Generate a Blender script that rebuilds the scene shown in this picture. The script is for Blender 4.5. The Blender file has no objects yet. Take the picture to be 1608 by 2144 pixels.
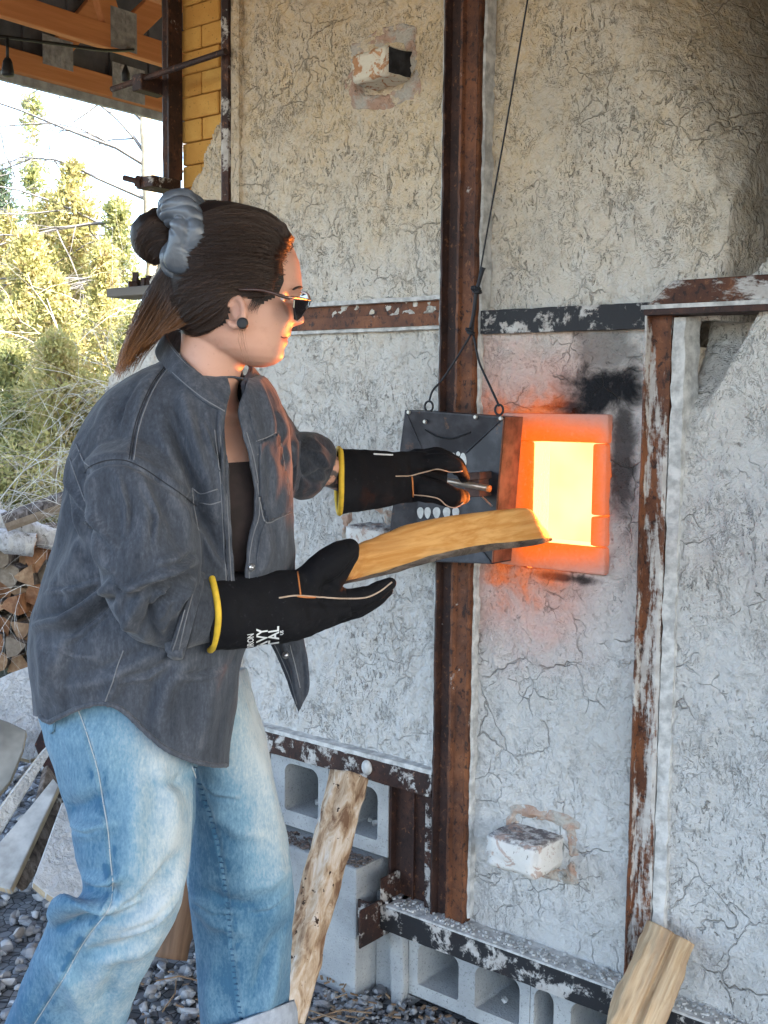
import bpy, bmesh, math, random
import numpy as np
from mathutils import Vector, Matrix, noise as mnoise
from mathutils.bvhtree import BVHTree

scene = bpy.context.scene
COL = scene.collection
rnd = random.Random(7)
nrs = np.random.RandomState(11)

# ------------------------------------------------------------------ camera
FPX, CX, CY = 2400.0, 804.0, 1072.0          # focal length and principal point in photo pixels
def unit(v):
    v = np.array(v, float)
    return v / np.linalg.norm(v)
_dn = unit((-300, 25480, 2400))
_n = np.array((1946, -203, 2400.0)); _n = unit(_n - _dn * _n.dot(_dn))
RWC = np.array([np.cross(_n, -_dn), _n, -_dn])   # rows: world x (along the wall), y (into the wall), z (up) in camera axes
CAM = np.array([1.313, -2.273, 1.42])
GZ = -0.11                                   # ground level
def D(px, py):
    return RWC @ np.array([(px - CX) / FPX, (py - CY) / FPX, 1.0])
def P(px, py, Z):
    return CAM + D(px, py) * Z
def Wl(px, py, y=0.0):
    q = D(px, py)
    return CAM + q * ((y - CAM[1]) / q[1])
def proj(V):
    c = (np.asarray(V) - CAM) @ RWC
    return CX + FPX * c[:, 0] / c[:, 2], CY + FPX * c[:, 1] / c[:, 2], c[:, 2]
VR, VD, VF = RWC[:, 0], RWC[:, 1], RWC[:, 2]     # camera right, down, forward in world axes

camd = bpy.data.cameras.new('camera')
camd.sensor_fit = 'HORIZONTAL'; camd.sensor_width = 36.0
camd.lens = 36.0 * FPX / 1608.0
camd.clip_start = 0.05; camd.clip_end = 600
cam = bpy.data.objects.new('camera', camd); COL.objects.link(cam)
M4 = Matrix.Identity(4)
for i in range(3):
    M4[i][0] = VR[i]; M4[i][1] = -VD[i]; M4[i][2] = -VF[i]; M4[i][3] = CAM[i]
cam.matrix_world = M4
scene.camera = cam

# ------------------------------------------------------------------ light
SUN_EL, SUN_AZ = math.radians(44), math.radians(80)   # azimuth clockwise from +y; the sun stands off the kiln's right end
world = bpy.data.worlds.new('World'); scene.world = world; world.use_nodes = True
wn = world.node_tree
bg = wn.nodes['Background']
sky = wn.nodes.new('ShaderNodeTexSky'); sky.sky_type = 'NISHITA'; sky.sun_disc = False
sky.sun_elevation = SUN_EL; sky.sun_rotation = SUN_AZ
sky.air_density = 1.0; sky.dust_density = 2.5; sky.ozone_density = 1.0
wn.links.new(sky.outputs[0], bg.inputs[0]); bg.inputs[1].default_value = 0.15
sund = bpy.data.lights.new('sun', 'SUN'); sund.energy = 3.4; sund.angle = math.radians(0.5); sund.color = (1, 0.94, 0.84)
sun = bpy.data.objects.new('sun', sund); COL.objects.link(sun)
sdir = Vector((math.sin(SUN_AZ) * math.cos(SUN_EL), math.cos(SUN_AZ) * math.cos(SUN_EL), math.sin(SUN_EL)))
sun.rotation_euler = sdir.to_track_quat('Z', 'Y').to_euler()
sun.location = (4, -3, 8)
vs = scene.view_settings
vs.view_transform = 'Standard'; vs.look = 'None'; vs.gamma = 1; vs.use_curve_mapping = False
vs.exposure = 2.98
cy = scene.cycles
cy.max_bounces = 7; cy.diffuse_bounces = 4; cy.glossy_bounces = 3; cy.transmission_bounces = 4; cy.transparent_max_bounces = 8
cy.sample_clamp_indirect = 6.0

# ------------------------------------------------------------------ mesh helpers
def tag(o, label=None, cat=None, group=None, kind=None):
    if label: o['label'] = label
    if cat: o['category'] = cat
    if group: o['group'] = group
    if kind: o['kind'] = kind
    return o
def link(name, me, mat=None, parent=None, smooth=False):
    o = bpy.data.objects.new(name, me); COL.objects.link(o)
    if mat is not None:
        for m in (mat if isinstance(mat, (list, tuple)) else [mat]): me.materials.append(m)
    if parent is not None: o.parent = parent
    if smooth and len(me.polygons): me.polygons.foreach_set('use_smooth', [True] * len(me.polygons))
    return o
def empty(name, loc=(0, 0, 0)):
    o = bpy.data.objects.new(name, None); COL.objects.link(o); o.location = loc; o.empty_display_size = 0.05
    return o
def np_mesh(name, V, Fc, tri=False):
    V = np.asarray(V, np.float32); Fc = np.asarray(Fc, np.int32); k = Fc.shape[1]
    me = bpy.data.meshes.new(name)
    me.vertices.add(len(V)); me.vertices.foreach_set('co', V.ravel())
    me.loops.add(Fc.size); me.loops.foreach_set('vertex_index', Fc.ravel())
    me.polygons.add(len(Fc)); me.polygons.foreach_set('loop_start', np.arange(0, Fc.size, k, dtype=np.int32))
    me.update(calc_edges=True)
    return me
def mk(name, V, Fc, mat=None, parent=None, smooth=True):
    """one mesh object; world coordinates, parents stand at the origin or the vertices are made local to them"""
    V = np.asarray(V, float)
    if isinstance(Fc, np.ndarray): me = np_mesh(name, V, Fc)
    else:
        me = bpy.data.meshes.new(name); me.from_pydata([tuple(map(float, v)) for v in V], [], [tuple(int(i) for i in f) for f in Fc]); me.update()
    o = link(name, me, mat, parent, smooth)
    if parent is not None:
        p = parent; off = np.zeros(3)
        while p is not None: off += np.array(p.location); p = p.parent
        if np.abs(off).sum() > 0:
            me.vertices.foreach_set('co', (V - off).astype(np.float32).ravel()); me.update()
    return o
class MB:
    """collects simple solids into one mesh"""
    def __init__(s): s.V = []; s.F = []
    def add(s, V, F):
        b = len(s.V); s.V += [tuple(map(float, v)) for v in V]; s.F += [tuple(int(i) + b for i in f) for f in F]; return s
    def box(s, c, d, R=None):
        c = np.array(c, float); h = np.array(d, float) / 2
        vs_ = np.array([(x, y, z) for x in (-1, 1) for y in (-1, 1) for z in (-1, 1)], float) * h
        if R is not None: vs_ = vs_ @ np.array(R).T
        return s.add(vs_ + c, [(0, 1, 3, 2), (4, 6, 7, 5), (0, 4, 5, 1), (2, 3, 7, 6), (0, 2, 6, 4), (1, 5, 7, 3)])
    def b2(s, x0, x1, y0, y1, z0, z1):
        return s.box(((x0 + x1) / 2, (y0 + y1) / 2, (z0 + z1) / 2), (x1 - x0, y1 - y0, z1 - z0))
    def prism(s, poly, axis_vec):
        """closed outline (list of 3d points) swept along axis_vec"""
        A = [np.array(p, float) for p in poly]; n = len(A); a = np.array(axis_vec, float)
        V = A + [p + a for p in A]
        F = [tuple(range(n))[::-1], tuple(range(n, 2 * n))] + [(i, (i + 1) % n, n + (i + 1) % n, n + i) for i in range(n)]
        return s.add(V, F)
    def tube(s, pts, r, k=8, caps=True):
        V, F = tube_arrays(pts, r, k, caps); return s.add(V, F)
    def build(s, name, mat=None, parent=None, smooth=False, bevel=0.0, seg=2):
        o = mk(name, s.V, s.F, mat, parent, smooth)
        bm = bmesh.new(); bm.from_mesh(o.data); bmesh.ops.recalc_face_normals(bm, faces=bm.faces)
        if bevel:
            bmesh.ops.bevel(bm, geom=list(bm.edges), offset=bevel, segments=seg, affect='EDGES', profile=0.6, clamp_overlap=True)
        bm.to_mesh(o.data); bm.free()
        return o
def frames(pts):
    pts = np.asarray(pts, float); n = len(pts)
    T = np.gradient(pts, axis=0); T /= np.linalg.norm(T, axis=1)[:, None] + 1e-12
    a = np.array((0, 0, 1.0)) if abs(T[0][2]) < 0.9 else np.array((1.0, 0, 0))
    N_ = np.zeros_like(pts); N_[0] = unit(np.cross(T[0], a))
    for i in range(1, n):
        v = N_[i - 1] - T[i] * N_[i - 1].dot(T[i]); N_[i] = unit(v)
    return T, N_, np.cross(T, N_)
def tube_arrays(pts, r, k=8, caps=True):
    pts = np.asarray(pts, float); n = len(pts)
    r = np.broadcast_to(np.asarray(r, float), (n,))
    T, A, B = frames(pts)
    th = np.arange(k) * 2 * np.pi / k
    V = (pts[:, None] + r[:, None, None] * (np.cos(th)[None, :, None] * A[:, None] + np.sin(th)[None, :, None] * B[:, None])).reshape(-1, 3)
    F = []
    for i in range(n - 1):
        for j in range(k):
            F.append((i * k + j, i * k + (j + 1) % k, (i + 1) * k + (j + 1) % k, (i + 1) * k + j))
    if caps: F += [tuple(range(k))[::-1], tuple(range((n - 1) * k, n * k))]
    return V, F
def catmull(A, m):
    """A: (n,d) control rows; m samples per span"""
    A = np.asarray(A, float); n = len(A)
    E = np.vstack([2 * A[0] - A[1], A, 2 * A[-1] - A[-2]])
    out = []
    for i in range(n - 1):
        p0, p1, p2, p3 = E[i], E[i + 1], E[i + 2], E[i + 3]
        for t in np.arange(m) / m:
            out.append(0.5 * (2 * p1 + (p2 - p0) * t + (2 * p0 - 5 * p1 + 4 * p2 - p3) * t * t + (3 * p1 - p0 - 3 * p2 + p3) * t ** 3))
    out.append(A[-1])
    return np.array(out)
def smoothstep(a, b, x):
    t = np.clip((x - a) / (b - a), 0, 1); return t * t * (3 - 2 * t)
# vectorised gradient noise
_perm = nrs.permutation(256); _perm = np.concatenate([_perm, _perm, _perm])
_grad = nrs.normal(size=(256, 3)); _grad /= np.linalg.norm(_grad, axis=1)[:, None]
def pnoise(V, s=1.0, off=0.0):
    X = np.asarray(V, float) * s + off
    I = np.floor(X).astype(int); f = X - I; I &= 255
    u = f * f * f * (f * (f * 6 - 15) + 10)
    res = 0
    for dx in (0, 1):
        wx = u[:, 0] if dx else 1 - u[:, 0]
        for dy in (0, 1):
            wy = u[:, 1] if dy else 1 - u[:, 1]
            for dz in (0, 1):
                wz = u[:, 2] if dz else 1 - u[:, 2]
                h = _perm[_perm[_perm[I[:, 0] + dx] + I[:, 1] + dy] + I[:, 2] + dz]
                g = _grad[h]
                res = res + wx * wy * wz * (g[:, 0] * (f[:, 0] - dx) + g[:, 1] * (f[:, 1] - dy) + g[:, 2] * (f[:, 2] - dz))
    return res * 1.6
def fbm(V, s, oct=4, off=0.0, gain=0.5):
    a, r = 1.0, 0
    for i in range(oct):
        r = r + a * pnoise(V, s * 2 ** i, off + 17.3 * i); a *= gain
    return r

# ------------------------------------------------------------------ material helpers
class Mat:
    def __init__(s, name):
        s.m = bpy.data.materials.new(name); s.m.use_nodes = True; s.t = s.m.node_tree
        s.b = s.t.nodes['Principled BSDF']; s.out = s.t.nodes['Material Output']; s._c = None
    def n(s, t, **kw):
        nd = s.t.nodes.new(t)
        for k, v in kw.items(): setattr(nd, k, v)
        return nd
    def l(s, a, b): s.t.links.new(a, b)
    def setin(s, sock, v):
        if isinstance(v, bpy.types.NodeSocket): s.l(v, sock)
        elif v is not None:
            if sock.type == 'RGBA' and len(v) == 3: v = (*v, 1)
            sock.default_value = v
    def co(s, scale=(1, 1, 1), rot=(0, 0, 0), kind='Object'):
        tc = s.n('ShaderNodeTexCoord'); mp = s.n('ShaderNodeMapping')
        mp.inputs['Scale'].default_value = scale; mp.inputs['Rotation'].default_value = rot
        s.l(tc.outputs[kind], mp.inputs[0]); return mp.outputs[0]
    def rndcol(s):
        o = s.n('ShaderNodeObjectInfo'); return o.outputs['Random']
    def sep(s, c):
        x = s.n('ShaderNodeSeparateXYZ'); s.l(c, x.inputs[0]); return x.outputs
    def noise(s, scale, detail=4, rough=0.55, dist=0.0, c=None, out='Fac'):
        x = s.n('ShaderNodeTexNoise'); x.inputs['Scale'].default_value = scale; x.inputs['Detail'].default_value = detail
        x.inputs['Roughness'].default_value = rough; x.inputs['Distortion'].default_value = dist
        s.l(c if c is not None else s.co(), x.inputs['Vector']); return x.outputs[out]
    def voro(s, scale, feature='F1', c=None, out='Distance', rnd_=1.0):
        x = s.n('ShaderNodeTexVoronoi'); x.feature = feature; x.inputs['Scale'].default_value = scale
        x.inputs['Randomness'].default_value = rnd_
        s.l(c if c is not None else s.co(), x.inputs['Vector']); return x.outputs[out]
    def math(s, op, a, b=0.0, clamp=False):
        x = s.n('ShaderNodeMath', operation=op); x.use_clamp = clamp
        s.setin(x.inputs[0], a); s.setin(x.inputs[1], b); return x.outputs[0]
    def vadd(s, a, b, op='ADD'):
        x = s.n('ShaderNodeVectorMath', operation=op); s.setin(x.inputs[0], a); s.setin(x.inputs[1], b); return x.outputs[0]
    def vscale(s, a, k):
        x = s.n('ShaderNodeVectorMath', operation='SCALE'); s.setin(x.inputs[0], a); s.setin(x.inputs['Scale'], k); return x.outputs[0]
    def step(s, v, a, b, lo=0.0, hi=1.0):
        x = s.n('ShaderNodeMapRange'); x.interpolation_type = 'SMOOTHSTEP'
        s.setin(x.inputs[0], v)
        for i, q in ((1, a), (2, b), (3, lo), (4, hi)): x.inputs[i].default_value = q
        return x.outputs[0]
    def mix(s, f, a, b, bt='MIX'):
        x = s.n('ShaderNodeMix', data_type='RGBA', blend_type=bt)
        s.setin(x.inputs[0], f); s.setin(x.inputs[6], a); s.setin(x.inputs[7], b); return x.outputs[2]
    def ramp(s, f, stops):
        x = s.n('ShaderNodeValToRGB'); e = x.color_ramp.elements
        while len(e) > 1: e.remove(e[-1])
        e[0].position = stops[0][0]; e[0].color = (*stops[0][1], 1)
        for p, c in stops[1:]:
            q = e.new(p); q.color = (*c, 1)
        s.l(f, x.inputs[0]); return x.outputs[0]
    def bump(s, h, strength=0.5, dist=0.01, prev=None):
        x = s.n('ShaderNodeBump'); x.inputs['Strength'].default_value = strength; x.inputs['Distance'].default_value = dist
        s.l(h, x.inputs['Height'])
        if prev is not None: s.l(prev, x.inputs['Normal'])
        return x.outputs[0]
    def done(s, col=None, rough=None, normal=None, metal=None, spec=None, emis=None, estr=None, sheen=None, sss=None):
        b = s.b.inputs
        for k, v in (('Base Color', col), ('Roughness', rough), ('Normal', normal), ('Metallic', metal), ('Specular IOR Level', spec),
                     ('Emission Color', emis), ('Emission Strength', estr), ('Sheen Weight', sheen), ('Subsurface Weight', sss)):
            if v is not None: s.setin(b[k], v)
        return s.m

# ------------------------------------------------------------------ materials
def plaster_mat(name, hot=False, seed=0.0, smoother=0.0, ck=0.5, fk=1.0, arch_shade=False):
    m = Mat(name)
    tc = m.n('ShaderNodeTexCoord').outputs['Object']
    sh = m.vadd(tc, (seed, seed * 1.7, seed * 0.6))
    X, Y, Z = m.sep(tc)
    w1 = m.noise(6, 3, c=sh, out='Color'); w2 = m.noise(28, 2, c=sh, out='Color')
    warp = m.vadd(m.vadd(sh, m.vscale(m.vadd(w1, (-.5, -.5, -.5)), 0.10)), m.vscale(m.vadd(w2, (-.5, -.5, -.5)), 0.030))
    # long shrinkage cracks, broken up by a mask
    ed = m.voro(6.5, 'DISTANCE_TO_EDGE', c=warp)
    mask = m.step(m.noise(3.5, 4, 0.6, c=m.vadd(sh, (3, 1, 2))), 0.50, 0.60)
    crack = m.math('MULTIPLY', m.math('MULTIPLY', m.step(ed, 0.002, 0.013, 1, 0), mask), ck)
    ed2 = m.voro(15, 'DISTANCE_TO_EDGE', c=warp)
    mask2 = m.step(m.noise(6, 4, 0.65, c=m.vadd(sh, (7, 4, 2))), 0.54, 0.62)
    crack2 = m.math('MULTIPLY', m.math('MULTIPLY', m.step(ed2, 0.003, 0.022, 1, 0), mask2), ck)
    # torn, squiggly pits left by the trowel
    sq = m.noise(34, 3, 0.6, 1.6, c=m.vadd(tc, (1 + seed, 5, 3)))
    pit = m.step(m.math('ABSOLUTE', m.math('SUBTRACT', sq, 0.5)), 0.0, 0.020, 1, 0)
    pm = m.step(m.noise(13, 4, 0.65, c=m.vadd(sh, (9, 2, 8))), 0.50, 0.64)
    pit = m.math('MULTIPLY', pit, pm)
    stv = m.co((1, 1, 0.42))
    sp = m.noise(78, 3, 0.6, 1.3, c=m.vadd(stv, (seed, 0, 2)))
    speck = m.math('MULTIPLY', m.step(sp, 0.60, 0.655), m.step(m.noise(5, 4, 0.6, c=m.vadd(sh, (1, 6, 2))), 0.45, 0.60))
    sp2 = m.noise(40, 3, 0.62, 2.0, c=m.vadd(m.co((1, 1, 0.5)), (seed, 4, 7)))
    pit = m.math('MAXIMUM', pit, m.math('MULTIPLY', m.step(m.math('ABSOLUTE', m.math('SUBTRACT', sp2, 0.47)), 0.0, 0.018, 1, 0), m.step(m.noise(8, 4, 0.65, c=m.vadd(sh, (2, 7, 5))), 0.50, 0.62)))
    s3 = m.noise(50, 3, 0.58, 0.9, c=m.vadd(m.co((1, 1, 0.32), rot=(0, 0.35, 0)), (seed, 8, 1)))
    gouge = m.math('MULTIPLY', m.step(s3, 0.64, 0.69, 0, 0.8), m.step(m.noise(4.2, 3, c=m.vadd(sh, (6, 6, 2))), 0.48, 0.60))
    s4 = m.noise(130, 2, 0.6, 0.8, c=m.vadd(m.co((1, 1, 0.5), rot=(0, -0.3, 0)), (seed, 3, 1)))
    speck = m.math('MAXIMUM', speck, m.math('MULTIPLY', m.step(s4, 0.63, 0.69), m.step(m.noise(9, 3, c=m.vadd(sh, (3, 3, 9))), 0.50, 0.60)))
    speck = m.math('MAXIMUM', speck, gouge)
    pit = m.math('MULTIPLY', pit, fk * 0.35); speck = m.math('MULTIPLY', speck, fk)
    dark = m.math('MAXIMUM', m.math('MAXIMUM', crack, m.math('MULTIPLY', crack2, 0.9)), m.math('MAXIMUM', m.math('MULTIPLY', pit, 0.9), m.math('MULTIPLY', speck, 0.85)))
    if smoother: dark = m.math('MULTIPLY', dark, 1 - smoother)
    # colour: grey clay low down, tan clay towards the crown
    patch = m.noise(3.2, 5, 0.6, c=sh)
    zz = m.math('ADD', Z, m.math('MULTIPLY', m.math('SUBTRACT', patch, 0.5), 0.9))
    base = m.ramp(m.step(zz, 0.9, 2.45), [(0.0, (0.56, 0.545, 0.515)), (0.42, (0.65, 0.605, 0.53)), (0.72, (0.66, 0.54, 0.375)), (1.0, (0.60, 0.44, 0.25))])
    fine = m.noise(55, 5, 0.65, c=sh)
    trw = m.noise(9, 4, 0.55, 0.8, c=m.vadd(m.co((1, 1, 0.3), rot=(0, 0.5, 0)), (seed, 1, 1)))
    base = m.mix(m.step(trw, 0.40, 0.62, 0.0, 0.25), base, (0.52, 0.50, 0.46))
    base = m.mix(m.step(fine, 0.3, 0.75, 0.0, 0.35), base, (0.70, 0.685, 0.64))
    base = m.mix(m.step(m.noise(2.2, 4, 0.6, c=m.vadd(sh, (4, 4, 4))), 0.48, 0.70, 0, 0.30), base, (0.38, 0.36, 0.32))
    if arch_shade:
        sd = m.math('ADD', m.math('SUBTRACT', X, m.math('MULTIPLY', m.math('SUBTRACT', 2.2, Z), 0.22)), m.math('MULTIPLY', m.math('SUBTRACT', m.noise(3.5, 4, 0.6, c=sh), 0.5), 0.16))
        base = m.mix(m.step(sd, 0.20, 0.46, 0, 0.80), base, (0.13, 0.105, 0.08))  # shade of the recess painted in as brown, deepening to the right
    if hot:
        # pink clay round the stoke hole, orange gap glow painted nearest it, soot above and right of it
        dx = m.math('ABSOLUTE', m.math('SUBTRACT', X, -0.03)); dz = m.math('ABSOLUTE', m.math('SUBTRACT', Z, 1.215))
        qx = m.math('MAXIMUM', m.math('SUBTRACT', dx, 0.12), 0.0); qz = m.math('MAXIMUM', m.math('SUBTRACT', dz, 0.18), 0.0)
        dist = m.math('SQRT', m.math('ADD', m.math('MULTIPLY', qx, qx), m.math('MULTIPLY', qz, qz)))
        dn = m.math('ADD', dist, m.math('MULTIPLY', m.math('SUBTRACT', m.noise(11, 5, 0.65, 0.6, c=sh), 0.5), 0.26))
        left = m.step(X, -0.02, 0.14, 1, 0.15)
        pink = m.math('MULTIPLY', m.step(dn, 0.0, 0.30, 0.9, 0), left)
        base = m.mix(pink, base, (0.66, 0.36, 0.285))
        gap_glow = m.math('MULTIPLY', m.step(dn, -0.02, 0.085, 1, 0), m.step(X, -0.03, 0.06, 1, 0.0))
        base = m.mix(gap_glow, base, (0.72, 0.20, 0.07))
        def blob(cx, cz, rx, rz, k=1.0):
            ax = m.math('DIVIDE', m.math('SUBTRACT', X, cx), rx); az = m.math('DIVIDE', m.math('SUBTRACT', Z, cz), rz)
            d = m.math('SQRT', m.math('ADD', m.math('MULTIPLY', ax, ax), m.math('MULTIPLY', az, az)))
            d = m.math('ADD', d, m.math('MULTIPLY', m.math('SUBTRACT', m.noise(11, 5, 0.65, 0.5, c=sh), 0.5), 2.2))
            return m.step(d, 0.45, 1.30, k, 0)
        soot = m.math('MAXIMUM', blob(0.088, 1.455, 0.100, 0.075), blob(0.098, 1.545, 0.085, 0.095, 0.60))
        soot = m.math('MAXIMUM', soot, blob(0.146, 1.31, 0.036, 0.19, 0.88))
        soot = m.math('MAXIMUM', soot, blob(0.05, 1.418, 0.085, 0.022, 0.95))
        soot = m.math('MAXIMUM', soot, blob(0.0, 1.030, 0.085, 0.012, 0.9))
        base = m.mix(soot, base, (0.018, 0.018, 0.020))
    col = m.mix(m.math('MULTIPLY', dark, 0.60), base, (0.11, 0.10, 0.085))  # shade inside cracks and pits painted into the colour
    lump = m.noise(22, 5, 0.62, 0.4, c=sh)
    h = m.math('ADD', m.math('MULTIPLY', lump, 1.1), m.math('MULTIPLY', fine, 0.40))
    h = m.math('SUBTRACT', h, m.math('MULTIPLY', dark, 0.9))
    nb = m.bump(h, 1.0, 0.018)
    if hot:
        m.done(emis=(1, 0.16, 0.02), estr=m.math('MULTIPLY', m.math('MULTIPLY', gap_glow, gap_glow), 0.045))  # light from the gap put on the clay as emission
    return m.done(col, 0.92, nb, spec=0.15)

def rust_mat(name, flake=0.35, dark=False, seed=0.0, black=0.0, st=(1, 1, 1)):
    m = Mat(name); tc = m.vadd(m.co(), (seed, seed, seed))
    n1 = m.noise(9, 5, 0.6, c=tc); n2 = m.noise(85, 5, 0.65, 0.4, c=m.vadd(m.co((1, 1, 0.75)), (seed, 2, 1))); n3 = m.noise(16, 6, 0.7, 0.3, c=m.vadd(m.co(st), (4 + seed, 2, 9)))
    col = m.ramp(n1, [(0.3, (0.055, 0.023, 0.014)), (0.5, (0.125, 0.046, 0.021)), (0.7, (0.23, 0.085, 0.033))] if not dark else
                 [(0.3, (0.020, 0.012, 0.011)), (0.55, (0.050, 0.024, 0.018)), (0.75, (0.11, 0.046, 0.027))])
    col = m.mix(m.step(n2, 0.52, 0.66, 0, 0.9), col, (0.018, 0.011, 0.010)); col = m.mix(m.step(n2, 0.30, 0.42, 0.55, 0), col, (0.30, 0.13, 0.06))
    if black: col = m.mix(m.step(m.noise(5, 3, c=m.vadd(tc, (2, 8, 1))), 0.5 - 0.3 * black, 0.7 - 0.3 * black), col, (0.022, 0.022, 0.024))
    f = m.math('SUBTRACT', 0.72, flake * 0.45) if False else 0.72 - flake * 0.45
    n4 = m.noise(95, 4, 0.7, c=m.vadd(tc, (1, 5, 3)))
    fl = m.step(m.math('ADD', n3, m.math('MULTIPLY', m.math('SUBTRACT', n4, 0.5), 0.16)), f - 0.02, f + 0.06)
    col = m.mix(fl, col, m.ramp(m.noise(40, 3, c=tc), [(0.35, (0.42, 0.38, 0.34)), (0.65, (0.56, 0.54, 0.50))]))
    h = m.math('ADD', m.math('MULTIPLY', n2, 0.4), m.math('MULTIPLY', fl, 0.7))
    return m.done(col, m.step(fl, 0, 1, 0.62, 0.9), m.bump(h, 0.6, 0.004), spec=0.3)

def block_mat():
    m = Mat('concrete_block'); tc = m.co()
    n = m.noise(160, 3, 0.7, c=tc); n2 = m.noise(7, 4, c=tc)
    col = m.mix(m.step(n2, 0.35, 0.7), (0.34, 0.35, 0.35), (0.46, 0.465, 0.45))
    col = m.mix(m.step(n, 0.56, 0.70, 0, 0.7), col, (0.14, 0.14, 0.135)); col = m.mix(m.step(m.noise(3.5, 5, 0.65, c=m.vadd(tc, (4, 1, 1))), 0.48, 0.68, 0, 0.4), col, (0.25, 0.235, 0.21))
    return m.done(col, 0.95, m.bump(m.math('ADD', n, m.math('MULTIPLY', m.noise(40, 4, c=tc), 0.7)), 0.7, 0.004), spec=0.1)

def firebrick_mat(name, c0, c1, c2, flake=None, dust=False):
    m = Mat(name); tc = m.co(); r = m.rndcol()
    n = m.noise(18, 5, 0.6, c=tc)
    col = m.mix(m.step(n, 0.35, 0.68), c0, c1)
    col = m.mix(m.math('MULTIPLY', r, 0.5), col, c2)
    if flake: col = m.mix(m.step(m.noise(26, 5, 0.7, 0.6, c=m.vadd(tc, (3, 1, 0))), 0.43, 0.49), col, flake)
    if dust:
        nz = m.sep(m.n('ShaderNodeNewGeometry').outputs['Normal'])[2]; dn = m.noise(45, 5, 0.7, c=tc)
        col = m.mix(m.math('MULTIPLY', m.step(nz, 0.35, 0.8), m.step(dn, 0.36, 0.60)), col, (0.17, 0.15, 0.145))
        col = m.mix(m.step(m.noise(20, 5, 0.7, 0.8, c=m.vadd(tc, (2, 5, 1))), 0.54, 0.60, 0, 0.75), col, (0.40, 0.27, 0.21))
    sp = m.step(m.noise(140, 2, c=tc), 0.66, 0.72)
    col = m.mix(m.math('MULTIPLY', sp, 0.6), col, (0.12, 0.07, 0.03))
    return m.done(col, 0.93, m.bump(m.math('SUBTRACT', m.noise(60, 5, 0.65, c=tc), m.math('MULTIPLY', sp, 0.5)), 0.6, 0.004), spec=0.1)

def hot_brick_mat():
    m = Mat('glowing_fire_brick'); tc = m.n('ShaderNodeTexCoord').outputs['Object']; X, Y, Z = m.sep(tc)
    dx = m.math('MAXIMUM', m.math('SUBTRACT', m.math('ABSOLUTE', m.math('SUBTRACT', X, 0.007)), 0.076), 0.0)
    dz = m.math('MAXIMUM', m.math('SUBTRACT', m.math('ABSOLUTE', m.math('SUBTRACT', Z, 1.225)), 0.114), 0.0)
    d = m.math('SQRT', m.math('ADD', m.math('MULTIPLY', dx, dx), m.math('MULTIPLY', dz, dz)))
    inn = m.step(d, 0.004, 0.012, 1, 0)
    d = m.math('ADD', d, m.math('MULTIPLY', m.math('SUBTRACT', m.noise(22, 4, 0.6, c=tc), 0.5), 0.022))
    side = m.step(X, -0.10, 0.11, -0.010, 0.010)
    dd = m.math('ADD', d, side)
    deep = m.math('MULTIPLY', m.step(Y, -0.013, -0.009, 0, 1), inn)
    g = m.math('MAXIMUM', m.step(dd, -0.010, 0.100, 1, 0), deep)
    base = m.mix(m.step(dd, 0.0, 0.11, 1, 0), (0.60, 0.37, 0.31), (0.26, 0.07, 0.022))
    base = m.mix(m.step(m.noise(70, 4, 0.6, c=tc), 0.58, 0.70, 0, 0.4), base, (0.30, 0.16, 0.13))
    em = m.mix(deep, m.ramp(g, [(0.0, (1, 0.20, 0.05)), (0.6, (1, 0.16, 0.012)), (1.0, (1, 0.125, 0.006))]), (1.0, 0.74, 0.30))
    st = m.math('ADD', m.math('MULTIPLY', m.math('POWER', g, 1.3), 0.17), m.math('MULTIPLY', deep, 0.085))
    return m.done(base, 0.9, m.bump(m.math('ADD', m.noise(50, 5, 0.6, c=tc), m.noise(14, 4, 0.6, c=tc)), 0.9, 0.008), spec=0.1, emis=em, estr=st)

def fire_mat():
    m = Mat('fire_glow'); tc = m.co()
    n = m.noise(7, 2, c=tc)
    col = m.ramp(n, [(0.3, (1.0, 0.74, 0.30)), (0.7, (1.0, 0.82, 0.42))])
    return m.done((0, 0, 0), 1.0, emis=col, estr=0.195)

def denim_mat(name, dark, mid, light, attr=True, streak=1.0, rough=0.95):
    m = Mat(name); tc = m.co()
    st = m.noise(70, 4, 0.65, 0.2, c=m.co((1.0, 1.0, 0.10))); st2 = m.noise(200, 2, 0.7, c=m.co((1, 1, 0.35)))
    n = m.noise(8, 5, 0.62, c=tc)
    f = m.math('ADD', m.math('MULTIPLY', m.math('SUBTRACT', st, 0.5), 0.65 * streak), m.math('MULTIPLY', m.math('SUBTRACT', n, 0.5), 0.8))
    f = m.math('ADD', f, m.math('MULTIPLY', m.math('SUBTRACT', st2, 0.5), 0.55))
    if attr:
        a = m.n('ShaderNodeAttribute'); a.attribute_name = 'wear'
        f = m.math('ADD', f, a.outputs['Fac'])
    else: f = m.math('ADD', f, 0.45)
    f = m.math('ADD', f, m.math('MULTIPLY', m.math('SUBTRACT', m.noise(260, 2, 0.7, c=m.co((1, 1, 0.55))), 0.5), 0.45))
    col = m.ramp(f, [(0.0, dark), (0.5, mid), (1.0, light)])
    h = m.math('ADD', st2, m.math('MULTIPLY', m.noise(320, 2, c=tc), 0.6))
    nb = m.bump(m.noise(24, 4, 0.55, c=m.co((1, 1, 0.6))), 0.25, 0.006, prev=m.bump(h, 0.35, 0.0015))
    return m.done(col, rough, nb, spec=0.15, sheen=0.12)

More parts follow.
